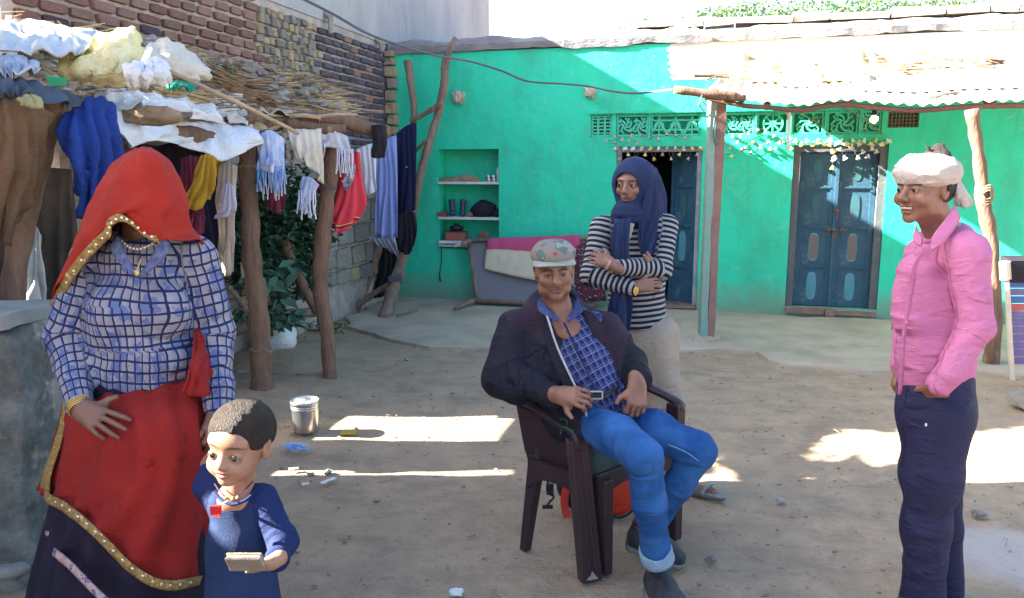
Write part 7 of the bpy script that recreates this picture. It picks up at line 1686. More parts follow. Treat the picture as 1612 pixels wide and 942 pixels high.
s4.chain([W(925, 655, 2.9), W(1010, 712, 2.50), W(1036, 880, 2.60)], [.06, .045, .03], .03).chain([W(965, 640, 2.95), W(1100, 708, 2.78), W(1022, 828, 2.88)], [.06, .045, .03], .03)
s4.chain([W(810, 510, 3.05), W(795, 592, 3.0), W(868, 620, 2.83)], [.045, .04, .03], .03).chain([W(955, 515, 3.06), W(988, 575, 3.02), W(1000, 592, 2.88)], [.045, .04, .03], .03)
mb_ = body_parts('body', m_skin_m, man, [manh, (s2, .003, None), (s3, .003, None), (s4, .012, None)]); eyes(info, (.04, -1, .05), mb_)
# short hair at the sides and back
s = SDF(); r_, f_, u_ = fr; s.e(headc + f_ * -.020 + u_ * .022, (.079, .092, .082), .005, '+', fr)
s.b(headc + f_ * .085 + u_ * -.03, (.12, .085, .10), .01, .01, '-', fr); s.b(headc + f_ * .0 + u_ * -.115, (.12, .12, .06), .01, .01, '-', fr)
garment('hair', s, .0045, m_hair, man, .002, (60, 60, 60))
# cap
s = SDF(); cc = headc + u_ * .062 - f_ * .004; s.e(cc + f_ * -.012 + u_ * .006, (.084, .100, .050), .004, '+', fr); s.c(cc + u_ * .040 - f_ * .010, cc + u_ * .001 - f_ * .010, .068, .081, .02)
s.b(cc - u_ * .063, (.2, .2, .05), .002, .004, '-', fr); s.b(cc + u_ * .118, (.2, .2, .06), .01, .035, '-', fr)
cap = garment('cap', s, .004, m_camo, man, .002, (30, 30, 30))
V = []; n = 18; m_ = 6
for o_ in (0, -.005):
    for j in range(m_ + 1):
        for i in range(n + 1):
            a = -1.15 + 2.3 * i / n; t = j / m_; rr = .090 + .050 * t * math.cos(a * .75) ** .6; p = cc - u_ * (.009 + .006 * t + .014 * t * (math.sin(a)) ** 2 - o_) + r_ * math.sin(a) * (.084 + .006 * t) + f_ * (math.cos(a) * (.094 + .040 * t) - .012); V.append(p)
K = (n + 1) * (m_ + 1); Fc = []
for j in range(m_):
    for i in range(n): a = j * (n + 1) + i; Fc += [(a, a + 1, a + n + 2, a + n + 1), (K + a, K + a + n + 1, K + a + n + 2, K + a + 1)]
for i in range(n): a = m_ * (n + 1) + i; Fc.append((a, a + 1, K + a + 1, K + a))
mk('cap_brim', V, Fc, plain('pale_brim_cloth', (.34, .36, .34), (.24, .29, .27), sc=14), man, smooth=True)
mb = MB(); mb.blob(cc + f_ * .092 + u_ * .024, (.008, .004, .006), 8, 5, .2); mb.out('cap_badge', mat('red_thread', (.50, .04, .03), None, 9, .8), man)
# plaid shirt
s = SDF(); s.chain([W(882, 508, 3.05), W(915, 570, 3.00), W(948, 628, 2.95)], [.105, .125, .125], .04, (FY, .85), pat=0.0)
s.c(W(848, 505, 3.05), W(935, 510, 3.05), .05, .05, .04); s.c(W(878, 476, 2.99), W(884, 500, 2.93), .036, .008, .01, '-'); s.c(W(877, 460, 3.0), W(882, 492, 3.03), .060, .060, .01, '-')
garment('shirt', s, .006, m_plaid, man, .006, (10, 10, 22), 5)
for q, pts in ((0, [(846, 480, 2.98), (850, 492, 2.94), (878, 506, 2.885)]), (1, [(912, 478, 2.98), (917, 490, 2.94), (894, 508, 2.885)])):
    sheet('collar', [[pts[0], pts[1], pts[2]], [(pts[0][0] + (4, -3)[q], pts[0][1] - 12, 3.01), ((862, 903)[q], 484, 2.97), ((880, 892)[q], 503, 2.90)]], plain('collar_blue', (.03, .045, .15), (.06, .08, .20), sc=40), man, n=5, m=4, nz=.0015, th=.006, fold=0)
mb = MB(); mb.tube([Vector(p) for p in spline([W(888, 508, 2.875), W(912, 560, 2.86), W(938, 615, 2.81)], 6)], .004, 6, flat=.5); pk = mb.out('button_placket', plain('placket_navy', (.014, .02, .085)), man)
for x, y, d in ((893, 522, 2.868), (905, 548, 2.858), (918, 574, 2.85), (930, 600, 2.825)): mb = MB(); mb.blob(W(x, y, d), (.005, .003, .005), 8, 5, 0); mb.out('button', m_dk, pk)
# jacket
m_jk = plain('dark_jacket_cloth', (.011, .012, .026), (.006, .007, .015), .8, 5, .5, 120, wr=.009, cr=.022); m_jk2 = plain('plum_jacket_yoke', (.026, .015, .032), (.018, .011, .024), .8, 5, wr=.008)
s = SDF(); s.chain([W(872, 508, 3.09), W(893, 575, 3.04), W(912, 645, 2.97)], [.150, .165, .150], .05, (FY, .80))
s.chain([W(812, 512, 3.06), W(797, 588, 3.00), W(868, 622, 2.84)], [.073, .080, .052], .03, pat=0.0); s.c(W(788, 600, 3.0), W(812, 610, 2.95), .070, .066, .03)
s.chain([W(950, 516, 3.07), W(985, 572, 3.03), W(1003, 596, 2.90)], [.072, .078, .058], .035, pat=.3)
s.c(W(935, 545, 3.0), W(968, 600, 2.97), .07, .06, .03); s.c(W(902, 630, 2.86), W(917, 678, 2.80), .056, .034, .03); s.c(W(838, 500, 3.06), W(925, 502, 3.08), .055, .055, .03)
s.chain([W(880, 480, 2.93), W(897, 515, 2.86), W(918, 560, 2.84), W(945, 615, 2.79), W(965, 655, 2.76)], [.060, .066, .070, .066, .075], .01, op='-')
s.c(W(878, 450, 3.0), W(882, 492, 3.03), .068, .070, .01, '-')
V, Fq = None, None
jk = garment('jacket', s, .0065, m_jk, man, .012, (7, 7, 12), 8)
panel(jk, m_jk2, [(850, 470), (865, 515), (868, 548), (850, 540), (835, 522), (800, 516), (790, 470)], 3.2); panel(jk, m_jk2, [(905, 470), (1000, 480), (990, 520), (975, 600), (955, 600), (935, 540)], 3.1)
for pts in ([(856, 484, 2.98), (864, 506, 2.905), (872, 532, 2.885), (884, 562, 2.875), (900, 596, 2.86), (917, 632, 2.80), (924, 660, 2.785), (924, 690, 2.80)],):
    P = [Vector(p) for p in spline([W(*p) for p in pts], 6)]; mb = MB(); mb.tube([p + Vector((0, -.012, 0)) for p in P], .0042, 6); mb.out('zip', mat('pale_zip', (.42, .42, .48), None, 30, .5), man)
sheet('jacket_facing', [[(858, 486, 2.985), (880, 560, 2.905), (912, 628, 2.83), (922, 684, 2.815)], [(846, 490, 3.0), (868, 566, 2.90), (900, 636, 2.825), (912, 684, 2.82)]], m_jk, man, n=7, m=4, nz=.004, th=.008, fold=0)
sheet('lapel', [[(914, 486, 3.0), (930, 520, 2.955), (944, 560, 2.94), (958, 602, 2.90)], [(936, 494, 2.98), (955, 524, 2.945), (966, 560, 2.935), (974, 598, 2.90)]], m_jk2, man, n=7, m=4, nz=.004, th=.01, fold=0)
# jeans
s = SDF(); s.c(W(918, 655, 2.95), W(965, 645, 2.98), .105, .10, .04, flat=((0, 0, 1), .9))
s.chain([W(922, 662, 2.90), W(972, 688, 2.68), W(1012, 716, 2.49)], [.080, .073, .064], .04, pat=0.0); s.chain([W(1014, 722, 2.49), W(1022, 790, 2.52), W(1034, 876, 2.62)], [.061, .055, .054], .025, pat=.5)
s.chain([W(962, 648, 2.96), W(1030, 678, 2.85), W(1098, 708, 2.77)], [.078, .072, .066], .04, pat=1.0); s.chain([W(1100, 712, 2.77), W(1068, 765, 2.80), W(1030, 822, 2.88)], [.063, .056, .049], .025, pat=1.5)
s.c(W(960, 590, 2.85), W(960, 612, 2.85), .08, .08, .01, '-')
garment('jeans', s, .0060, m_jean, man, .0062, (15, 15, 22), 12)
for pts in ([W(938, 702, 2.755), W(960, 720, 2.68), W(985, 735, 2.60), W(1000, 752, 2.50)], [W(1052, 700, 2.70), W(1080, 712, 2.68), W(1100, 726, 2.69)]):
    mb = MB(); mb.tube([Vector(p) for p in spline(pts, 5)], .0016, 5); mb.out('seam', mat('pale_stitching', (.22, .34, .55), None, 9, .8), man)
ca, cb2 = W(1031, 862, 2.605), W(1037, 888, 2.632); ax_ = (cb2 - ca).normalized(); q1 = ax_.cross(Vector((0, 1, 0))).normalized(); q2 = ax_.cross(q1)
mb = MB(); mb.lathe(ca, [(.050, .004), (.0575, .0), (.0605, .012), (.060, .045), (.062, .058), (.057, .060), (.050, .052)], 28, (q1, q2, ax_)); mb.out('trouser_cuff', plain('pale_denim_cuff', (.25, .38, .50), (.19, .30, .43)), man, smooth=True)
mb = MB(); mb.tube([Vector(p) for p in spline([W(905, 625, 2.86), W(925, 626, 2.825), W(945, 622, 2.82), W(965, 614, 2.86), W(980, 605, 2.92)], 5)], .016, 8, flat=.5); mb.out('belt', m_dk, man, smooth=True)
mb = MB(); c_ = W(938, 622, 2.80)
for a, b in ((-1, 1), (1, 1)): mb.box(c_ + Vector((0, 0, a * .014)), (.05, .006, .005))
for a in (-1, 1): mb.box(c_ + Vector((a * .024, 0, 0)), (.005, .006, .032))
mb.out('belt_buckle', m_steel, man)
# shoes
m_shoe = mat('dark_grey_sneaker', (.018, .020, .026), (.045, .05, .058), 18, .6, .5, 90); m_sole = mat('grey_rubber_sole', (.10, .105, .11), (.20, .21, .22), 14, .7); m_lining = mat('red_lining', (.35, .02, .04), None, 9, .8); m_lace = mat('grey_laces', (.30, .33, .34), None, 9, .8)
def shoe(parent, heel, toe, up=(0, 0, 1), sc=1.0, mu=m_shoe, ms=m_sole):
    heel, toe = Vector(heel), Vector(toe); f = (toe - heel).normalized(); u = (Vector(up) - f * Vector(up).dot(f)).normalized(); r = f.cross(u); ln_ = (toe - heel).length; P = lambda x, y, z: heel + r * x * sc + f * y * ln_ + u * z * sc
    s = SDF(); s.chain([P(0, .12, .045), P(0, .35, .05), P(-.0, .65, .038), P(0, .88, .030)], [.034 * sc, .036 * sc, .040 * sc, .032 * sc], .03 * sc); s.c(P(0, .14, .05), P(0, .16, .095), .034 * sc, .034 * sc, .02 * sc); s.c(P(0, .16, .075), P(0, .17, .15), .027 * sc, .027 * sc, .006, '-')
    s.b(P(0, .5, -.042), (.1 * sc, ln_, .05 * sc), .002, .004, '-', (r, f, u)); garment('sneaker', s, .004, mu, parent, .0015, (40, 40, 40))
    s = SDF(); s.chain([P(0, .13, .016), P(0, .5, .012), P(0, .87, .016)], [.040 * sc, .036 * sc, .036 * sc], .02); s.b(P(0, .5, .080), (.1 * sc, ln_, .06 * sc), .002, .003, '-', (r, f, u)); s.b(P(0, .5, -.052), (.1 * sc, ln_, .05 * sc), .002, .003, '-', (r, f, u)); garment('sole', s, .005, ms, parent)
    mb = MB()
    for k in range(4): y = .34 + .09 * k; h_ = .088 - .010 * k; mb.tube([Vector(p) for p in spline([P(-.026, y, h_ - .014), P(0, y + .01, h_ + .001), P(.026, y, h_ - .014)], 4)], .0028 * sc, 5)
    mb.out('laces', m_lace, parent)
    mb = MB(); mb.tube([P(.031 * math.cos(q), .16 + .13 * math.sin(q), .098) for q in np.linspace(0, 2 * math.pi, 18)], .0045 * sc, 6, cap=False); mb.out('lining', m_lining, parent)
g1 = G(1036, 915); shoe(man, Vector((W(1034, 890, 2.66).x, 2.70, 0.0)), Vector((W(1068, 920, 2.46).x, 2.44, .0)), sc=1.3)
shoe(man, Vector((W(992, 850, 2.95).x, 2.99, .035)), Vector((W(1076, 885, 2.85).x, 2.88, .0)), sc=1.15)

# backpack under the chair
bp = thing('backpack', 'black and orange-red backpack lying on the earth behind the chair legs', 'backpack', G(925, 820))
s = SDF(); g = G(915, 818); s.e(Vector((g.x + .02, g.y + .12, .14)), (.13, .12, .14), .04); s.c(Vector((g.x + .05, g.y + .1, .10)), Vector((g.x + .17, g.y + .13, .09)), .10, .09, .04); s.b(Vector((g.x, g.y, -.05)), (.5, .5, .05), .002, .004, '-')
garment('bag_body', s, .007, m_black, bp, .008, (12, 12, 12), 2)
s = SDF(); c_ = Vector((g.x + .165, g.y + .03, .115)); s.e(c_, (.088, .05, .105), .02); garment('front_pocket', s, .006, mat('orange_red_nylon', (.62, .05, .02), (.50, .04, .02), 9, .55, .4, 60), bp, .004, (16, 16, 16))
mb = MB(); mb.tube([Vector(p) for p in spline([c_ + Vector((.088 * math.cos(q), -.03, .105 * math.sin(q))) for q in np.linspace(-2.4, 1.0, 12)], 2)], .006, 6); mb.out('piping', m_dk, bp)
mb = MB(); mb.tube([Vector(p) for p in spline([W(893, 760, 3.28), W(888, 790, 3.26), W(893, 815, 3.24)], 5)], .018, 7, flat=.6); mb.out('red_panel', mat('red_nylon', (.55, .04, .03), None, 9, .6), bp)
mb = MB(); mb.tube([Vector(p) for p in spline([W(880, 760, 3.3), W(864, 757, 3.26), W(862, 775, 3.25), W(872, 782, 3.24), W(866, 790, 3.22), W(858, 799, 3.21)], 5)], .008, 6, flat=.5); mb.out('strap', m_black, bp)
for c_, z_ in ((W(862, 798, 3.19), (.045, .012, .014)), (W(866, 770, 3.24), (.03, .012, .05))): mb = MB(); mb.box(c_, z_); mb.out('buckle', m_dk, bp)
# ================================================================== young woman in stripes
gi = thing('person', 'young woman in a navy headscarf and striped sweater standing with folded arms', 'person', Vector((W(1040, 600, 3.62).x, 3.62, 0)))
m_scarf = plain('navy_headscarf', (.014, .028, .092), (.010, .020, .066), .85, 6)
s = SDF(); hc = W(997, 291, 3.62); fr = frame((-.52, -.85, -.06)); L, info = head_sdf(s, hc, fr, .97, jaw=.78, cheek=.85, nose=.85, ears=False); s.c(hc - UPV * .07, W(1000, 352, 3.66), .048, .05, .03)
hd = (s, .0035, lambda V, L=L, i=info, f=fr: masks(V, L, i, f, .97, bw=.55))
s2 = SDF(); wr = W(962, 416, 3.43); hand(s2, wr, W(944, 408, 3.45) - wr, (-.2, -.9, .3), 1, (.3, .35, .4, .45), .82); s2.c(W(975, 424, 3.43), wr, .023, .022, .02)
s3 = SDF(); wr = W(1003, 452, 3.45); hand(s3, wr, W(1028, 448, 3.44) - wr, (.1, -.9, .4), -1, (.3, .4, .5, .6), .80); s3.c(W(985, 448, 3.47), wr, .023, .021, .02)
s3.c(W(1024, 408, 3.435), W(1019, 398, 3.43), .009, .007, .004).c(W(1020, 411, 3.43), W(1014, 402, 3.425), .009, .007, .004)
s4 = SDF(); s4.chain([W(1000, 352, 3.66), W(1003, 440, 3.66), W(1012, 540, 3.66)], [.06, .06, .06], .04).chain([W(1030, 540, 3.62), W(1052, 650, 3.60), W(1092, 768, 3.62)], [.07, .05, .03], .03).chain([W(1000, 540, 3.66), W(1012, 650, 3.72), W(1034, 752, 3.74)], [.07, .05, .03], .03)
s4.c(W(1092, 772, 3.62), W(1125, 776, 3.56), .032, .024, .02); s4.c(W(1034, 756, 3.74), W(1050, 764, 3.66), .032, .024, .02)
bd = body_parts('body', m_skin_g, gi, [hd, (s2, .003, None), (s3, .003, None), (s4, .010, None)]); eyes(info, (-.75, -.6, -.02), bd)
r_, f_, u_ = fr
s = SDF(); s.e(hc - f_ * .018 + u_ * .022, (.094, .112, .106), .004, '+', fr); s.c(hc - f_ * .02 + u_ * .0, hc - f_ * .018 - u_ * .10, .092, .080, .04); s.c(hc - f_ * .055 - u_ * .02, hc - f_ * .055 - u_ * .15, .075, .07, .04)
s.e(hc + f_ * .085 + u_ * -.008, (.062, .075, .070), .008, '-', fr); s.e(hc + f_ * .12 + u_ * .0, (.072, .07, .066), .008, '-', fr)
nk_ = hc - u_ * .125; s.e(nk_ + f_ * .022, (.092, .085, .040), .015, '+', fr); s.e(nk_ + f_ * .02 - u_ * .028, (.098, .078, .034), .012, '+', fr); s.e(nk_ + f_ * .045 + u_ * .026, (.070, .058, .030), .012, '+', fr)
garment('headscarf', s, .0045, m_scarf, gi, .007, (10, 10, 7), 4)
sheet('scarf_end', [[(968, 345, 3.50), (980, 345, 3.47), (994, 342, 3.48)], [(962, 390, 3.49), (978, 395, 3.46), (990, 395, 3.47)], [(966, 440, 3.50), (980, 440, 3.47), (992, 440, 3.47)], [(960, 480, 3.50), (976, 485, 3.46), (994, 480, 3.48)], [(960, 522, 3.51), (976, 528, 3.48), (990, 520, 3.50)]], m_scarf, gi, n=7, m=6, fold=.012, nf=3)
sheet('scarf_fall', [[(1006, 256, 3.57), (1022, 256, 3.60), (1036, 268, 3.70)], [(1016, 285, 3.545), (1034, 285, 3.59), (1046, 300, 3.70)], [(1012, 330, 3.53), (1034, 330, 3.58), (1048, 335, 3.70)], [(1004, 372, 3.52), (1024, 376, 3.55), (1042, 366, 3.64)], [(1008, 398, 3.51), (1020, 404, 3.53), (1034, 394, 3.60)]], m_scarf, gi, n=9, m=6, fold=.014, nf=5)
s = SDF(); FYs = ((0, 1, 0), .70)
s.chain([W(1000, 365, 3.66), W(1000, 430, 3.65), W(1005, 520, 3.65)], [.115, .130, .135], .05, FYs, pat=0.0); s.c(W(950, 360, 3.66), W(1048, 356, 3.66), .050, .050, .05)
s.chain([W(947, 358, 3.65), W(931, 434, 3.57), W(990, 452, 3.46)], [.052, .050, .036], .025, pat=.0); s.chain([W(1050, 356, 3.65), W(1042, 424, 3.56), W(968, 420, 3.45)], [.052, .048, .036], .025, pat=.01)
zc_ = W(1000, 525, 3.55).z; s.f(lambda P, F_: np.maximum(F_, zc_ + .012 - P[:, 2]))
s.c(W(990, 335, 3.52), W(986, 372, 3.50), .045, .012, .01, '-')
garment('sweater', s, .0055, m_stripe, gi, .006, (12, 12, 22), 9)
mb = MB(); mb.tube([W(996, 352, 3.515), W(990, 372, 3.505), W(984, 386, 3.50)], .009, 6, flat=.5); mb.tube([W(972, 352, 3.52), W(978, 372, 3.505)], .008, 6, flat=.5); mb.out('neck_trim', plain('grey_rib', (.30, .32, .34)), gi)
m_beigep = plain('beige_trousers', (.34, .30, .25), (.29, .25, .21), .9, 6, cr=.008, c3=(.26, .20, .18), s3=13, a3=.70, w3=.02)
s = SDF(); s.c(W(1003, 530, 3.66), W(1028, 528, 3.65), .120, .122, .04, flat=((0, 1, 0), .78)); s.chain([W(1028, 540, 3.64), W(1050, 640, 3.61), W(1064, 700, 3.61), W(1082, 750, 3.63)], [.110, .078, .064, .055], .04, pat=0.0); s.chain([W(1002, 540, 3.68), W(1010, 640, 3.72), W(1024, 700, 3.73), W(1032, 742, 3.74)], [.105, .075, .062, .05], .04)
garment('trousers', s, .0065, m_beigep, gi, .010, (12, 12, 8), 10)
mb = MB(); a_ = W(958, 416, 3.43); ax_ = (W(975, 424, 3.43) - W(944, 408, 3.44)).normalized(); q1 = ax_.cross(Vector((0, 1, 0))).normalized(); q2 = ax_.cross(q1); mb.lathe(a_, [(.024, -.006), (.029, 0), (.024, .006), (.022, 0), (.024, -.006)], 18, (q1, q2, ax_)); mb.out('bangle', plain('pale_bangle', (.55, .30, .28), rough=.3), gi, smooth=True)
mb = MB(); mb.blob(W(1001, 458, 3.42), (.012, .006, .020), 8, 6, .1); mb.out('yellow_ring', mat('yellow_ring', (.60, .36, .08), None, 9, .5), gi)
def slipper(parent, heel, toe):
    heel, toe = Vector(heel), Vector(toe); f = (toe - heel).normalized(); r = f.cross(UPV).normalized(); ln_ = (toe - heel).length; s = SDF(); P = lambda x, y, z: heel + r * x + f * y * ln_ + UPV * z
    s.chain([P(0, .1, .012), P(0, .5, .012), P(0, .9, .014)], [.034, .032, .038], .02); s.b(P(0, .5, .045), (.1, ln_, .03), .002, .003, '-', (r, f, UPV)); garment('slipper_sole', s, .004, m_sole, parent)
    mb = MB(); mb.tube([Vector(p) for p in spline([P(-.036, .50, .012), P(-.03, .58, .045), P(0, .66, .060), P(.03, .58, .045), P(.036, .50, .012)], 4)], .010, 6, flat=.5); mb.out('slipper_strap', m_lace, parent)
slipper(gi, Vector((W(1085, 780, 3.62).x, 3.64, .0)), Vector((W(1136, 778, 3.55).x, 3.52, .02)))
slipper(gi, Vector((W(1030, 765, 3.7).x, 3.76, 0)), Vector((W(1056, 765, 3.66).x, 3.60, 0)))

# ================================================================== young man in pink
yo = thing('person', 'smiling young man in a white turban, pink shirt and dark navy trousers', 'person', Vector((W(1465, 700, 2.56).x, 2.56, 0)))
s = SDF(); hc = W(1455, 299, 2.55); fr = frame((-.93, -.40, -.04)); L, info = head_sdf(s, hc, fr, .93, jaw=1.0, cheek=1.05, nose=1.05, smile=1.0, mouth_open=1)
s.c(hc - UPV * .06 + Vector((.03, .01, 0)), W(1488, 372, 2.58), .050, .060, .03); s.c(W(1486, 380, 2.60), W(1480, 400, 2.60), .05, .05, .03)
hd = (s, .0032, lambda V, L=L, i=info, f=fr: masks(V, L, i, f, .93))
s2 = SDF(); wr = W(1480, 604, 2.43); hand(s2, wr, W(1470, 640, 2.50) - wr, (-.3, -.9, .2), 1, (.2, .2, .2, .2), .95); s2.c(W(1490, 592, 2.40), wr, .029, .026, .02)
s3 = SDF(); wr = W(1416, 584, 2.64); hand(s3, wr, W(1410, 600, 2.64) - wr, (-.9, .3, 0), 1, (.8, .85, .9, .9), .72)
s4 = SDF(); s4.chain([W(1485, 380, 2.62), W(1475, 600, 2.60)], [.075, .08], .04).chain([W(1480, 640, 2.52), W(1462, 790, 2.50), W(1462, 960, 2.52)], [.07, .05, .035], .03).chain([W(1465, 640, 2.66), W(1480, 790, 2.67), W(1490, 930, 2.68)], [.07, .05, .035], .03)
bd = body_parts('body', m_skin_p, yo, [hd, (s2, .0032, None), (s3, .004, None), (s4, .012, None)]); eyes(info, (-.97, -.2, -.05), bd)
r_, f_, u_ = fr; mz = L(0, .083, -.058)
mb = MB(); P = [mz + r_ * (.019 * math.sin(a)) + f_ * (.010 * math.cos(a) - .006) for a in np.linspace(-1.3, 1.3, 9)]
mb.tube(P, .0042, 6); mb.out('teeth', mat('teeth', (.62, .58, .52), None, 9, .3), bd, smooth=True)
s = SDF(); s.e(hc - f_ * .020 + u_ * .022, (.079, .094, .088), .005, '+', fr); s.b(hc + f_ * .075 + u_ * -.02, (.12, .085, .12), .01, .008, '-', fr); s.b(hc - u_ * .110, (.12, .12, .06), .01, .01, '-', fr)
s.e(L(0, -.05, .115), (.046, .038, .022), .02, '+', fr); s.c(L(0, -.01, .14), L(0, .015, .158), .008, .002, .01); s.c(L(.01, -.05, .14), L(.0, -.08, .150), .02, .006, .02)
garment('hair', s, .004, m_hair, yo, .004, (40, 40, 40))
m_turb = plain('white_turban_cloth', (.50, .44, .42), (.43, .375, .36), .9, 8)
s = SDF(); tc_ = L(0, -.008, .058)
s.e(tc_, (.094, .111, .062), .004, '+', fr)
def ring_tube(cz, rx, ry, rr, tilt, k, ph=0):
    pts = [L(rx * math.sin(a), -.010 + ry * math.cos(a), cz + tilt * math.cos(a + ph)) for a in np.linspace(0, 2 * math.pi, 15)]
    for i in range(14): s.c(pts[i], pts[i + 1], rr, rr, k)
for a_ in ((.032, .079, .096, .013, .004, .003, 0), (.046, .082, .099, .013, -.010, .003, .6), (.058, .083, .100, .012, .012, .003, -.3), (.070, .080, .097, .013, -.008, .003, 1.2), (.080, .074, .091, .013, .012, .003, .2), (.093, .064, .080, .014, -.008, .004, -.8), (.103, .050, .064, .014, .006, .005, .4)): ring_tube(*a_)
s.e(L(0, -.118, .028), (.035, .030, .032), .015, '+', fr); s.c(L(-.02, -.11, .04), L(.02, -.122, .005), .022, .018, .012)
garment('turban', s, .0036, m_turb, yo, .0045, (16, 16, 55), 6)
sheet('turban_tail', [[(1500, 288, 2.52), (1508, 284, 2.52), (1516, 290, 2.54)], [(1502, 306, 2.52), (1512, 306, 2.51), (1524, 310, 2.54)], [(1508, 322, 2.53), (1516, 326, 2.52), (1528, 324, 2.55)]], m_turb, yo, n=6, m=5, fold=.008, nf=3)
m_pk = plain('pink_shirt_cotton', (.50, .165, .33), (.45, .145, .30), .8, 6, .3, 200, wr=.006, cr=.010)
s = SDF(); s.chain([W(1492, 402, 2.60), W(1478, 470, 2.59), W(1473, 550, 2.58), W(1474, 608, 2.58)], [.108, .120, .125, .128], .05, flat=((.4, -.92, 0), .84), pat=0)
s.c(W(1478, 378, 2.66), W(1518, 392, 2.47), .060, .062, .05); s.c(W(1440, 425, 2.54), W(1432, 500, 2.54), .052, .055, .06)
s.chain([W(1522, 402, 2.46), W(1536, 515, 2.42), W(1494, 588, 2.39)], [.066, .053, .043], .014, pat=2.0); s.c(W(1500, 580, 2.41), W(1480, 604, 2.405), .046, .040, .01)
s.chain([W(1450, 400, 2.72), W(1432, 500, 2.74), W(1420, 575, 2.68)], [.055, .050, .040], .03)
s.c(W(1478, 345, 2.57), W(1482, 362, 2.58), .052, .052, .01, '-')
hz = [W(1410, 628, 2.52), W(1450, 612, 2.45), W(1545, 606, 2.5)]
def hemcut(P, F_):
    px, py = topx(P); lim = np.interp(px, [1400, 1412, 1440, 1480, 1545], [630, 629, 616, 600, 606]); arm = (px > 1462) & (px < 1512) & (P[:, 1] < 2.47)
    return np.where(arm, F_, np.maximum(F_, (py - lim) / 480))
s.f(hemcut)
sh_ = garment('shirt', s, .0055, m_pk, yo, .0055, (10, 10, 26), 15)
c1, c2 = 2.50, 2.52
sheet('collar', [[(1504, 322, 2.50), (1488, 345, 2.475), (1468, 372, 2.455), (1464, 390, 2.45)], [(1512, 345, 2.465), (1500, 365, 2.45), (1486, 382, 2.44), (1468, 394, 2.44)]], m_pk, yo, n=6, m=4, fold=0, nz=.001, th=.006)
sheet('collar', [[(1443, 356, 2.54), (1446, 364, 2.53), (1452, 376, 2.50)], [(1438, 372, 2.54), (1440, 384, 2.52), (1450, 388, 2.49)]], m_pk, yo, n=5, m=4, fold=0, nz=.001, th=.006)
mb = MB(); PL = spline([W(1457, 392, 2.43), W(1441, 420, 2.455), W(1434, 460, 2.475), W(1424, 520, 2.47), (W(1420, 580, 2.47)), W(1416, 620, 2.49)], 5)
mb.tube([Vector(p) for p in PL], .012, 6, flat=.3); mb.out('placket', m_pk, yo, smooth=True)
for x, y, d in ((1440, 418, 2.452), (1432, 462, 2.465), (1427, 508, 2.462), (1420, 545, 2.462)): mb = MB(); mb.blob(W(x, y, d), (.006, .003, .006), 8, 5, 0); mb.out('button', plain('pink_button', (.50, .20, .34), rough=.3), yo)
m_tr = plain('navy_trouser_cloth', (.016, .016, .060), (.011, .011, .042), .75, 6, cr=.009)
s = SDF(); s.c(W(1472, 640, 2.57), W(1474, 600, 2.58), .132, .128, .04, flat=((.4, -.92, 0), .86)); s.chain([W(1476, 655, 2.52), W(1465, 751, 2.51), W(1458, 830, 2.51), W(1453, 945, 2.53)], [.110, .088, .070, .070], .05, pat=0.0); s.chain([W(1462, 660, 2.64), W(1476, 751, 2.66), W(1484, 830, 2.67), W(1490, 930, 2.68)], [.100, .078, .062, .058], .03, pat=1.0)
s.c(W(1453, 945, 2.53), W(1451, 975, 2.53), .070, .072, .02)
garment('trousers', s, .0065, m_tr, yo, .005, (12, 12, 14), 18)
shoe(yo, Vector((W(1475, 960, 2.52).x, 2.56, 0)), Vector((W(1400, 960, 2.52).x - .04, 2.47, 0))); shoe(yo, Vector((W(1495, 940, 2.68).x, 2.72, 0)), Vector((W(1430, 940, 2.68).x - .02, 2.64, 0)))
mb = MB(); mb.blob(W(1458, 669, 2.405), (.0035, .002, .005), 7, 5, .3); mb.out('white_speck', m_white, yo)

# ================================================================== child
kid = thing('person', 'small child in a blue sweater looking aside and holding a thin box', 'person', Vector((W(380, 900, 1.98).x, 1.98, 0)))
s = SDF(); hc = W(376, 700, 1.95); fr = frame((-.20, -1, -.01), roll=R(-5)); L, info = head_sdf(s, hc, fr, .97, child=True, nose=.95)
s.c(hc - UPV * .06 + Vector((0, .03, 0)), W(372, 785, 1.99), .034, .040, .03); s.c(W(362, 790, 1.985), W(385, 792, 1.985), .036, .036, .03)
hd = (s, .0028, lambda V, L=L, i=info, f=fr: masks(V, L, i, f, .97, child=True))
s2 = SDF(); wr = W(428, 886, 1.845); hand(s2, wr, W(402, 893, 1.815) - wr, (.1, -.75, -.6), -1, (.5, .55, .6, .65), .62, (.3, .1, .2), .10, fk=.003); s2.c(W(440, 878, 1.86), wr, .021, .019, .01)
s3 = SDF(); wr = W(326, 742, 2.06); hand(s3, wr, W(324, 722, 2.10) - wr, (-.2, -1, 0), 1, (.6, .7, .7, .7), .6)
s4 = SDF(); s4.c(W(376, 800, 2.01), W(380, 930, 2.02), .045, .05, .04)
kx = kid.location.x
for q in (-1, 1): s4.chain([(kx + q * .05, 2.02, .38), (kx + q * .055, 2.0, .24), (kx + q * .055, 2.02, .06)], [.045, .038, .03], .03); s4.c((kx + q * .055, 2.01, .03), (kx + q * .065, 1.92, .022), .03, .024, .02)
bd = body_parts('body', m_skin_c, kid, [hd, (s2, .0024, None), (s3, .003, None), (s4, .010, None)]); eyes(info, (-.14, -1, .10), bd)
r_, f_, u_ = fr
s = SDF(); s.e(L(0, -.020, .034), (.0815, .095, .0825), .004, '+', fr)
s.e(L(0, .115, -.015), (.085, .085, .076), .016, '-', fr); s.b(L(0, .045, -.10), (.14, .14, .095), .01, .012, '-', fr); s.b(L(0, -.05, -.14), (.14, .2, .08), .01, .012, '-', fr)
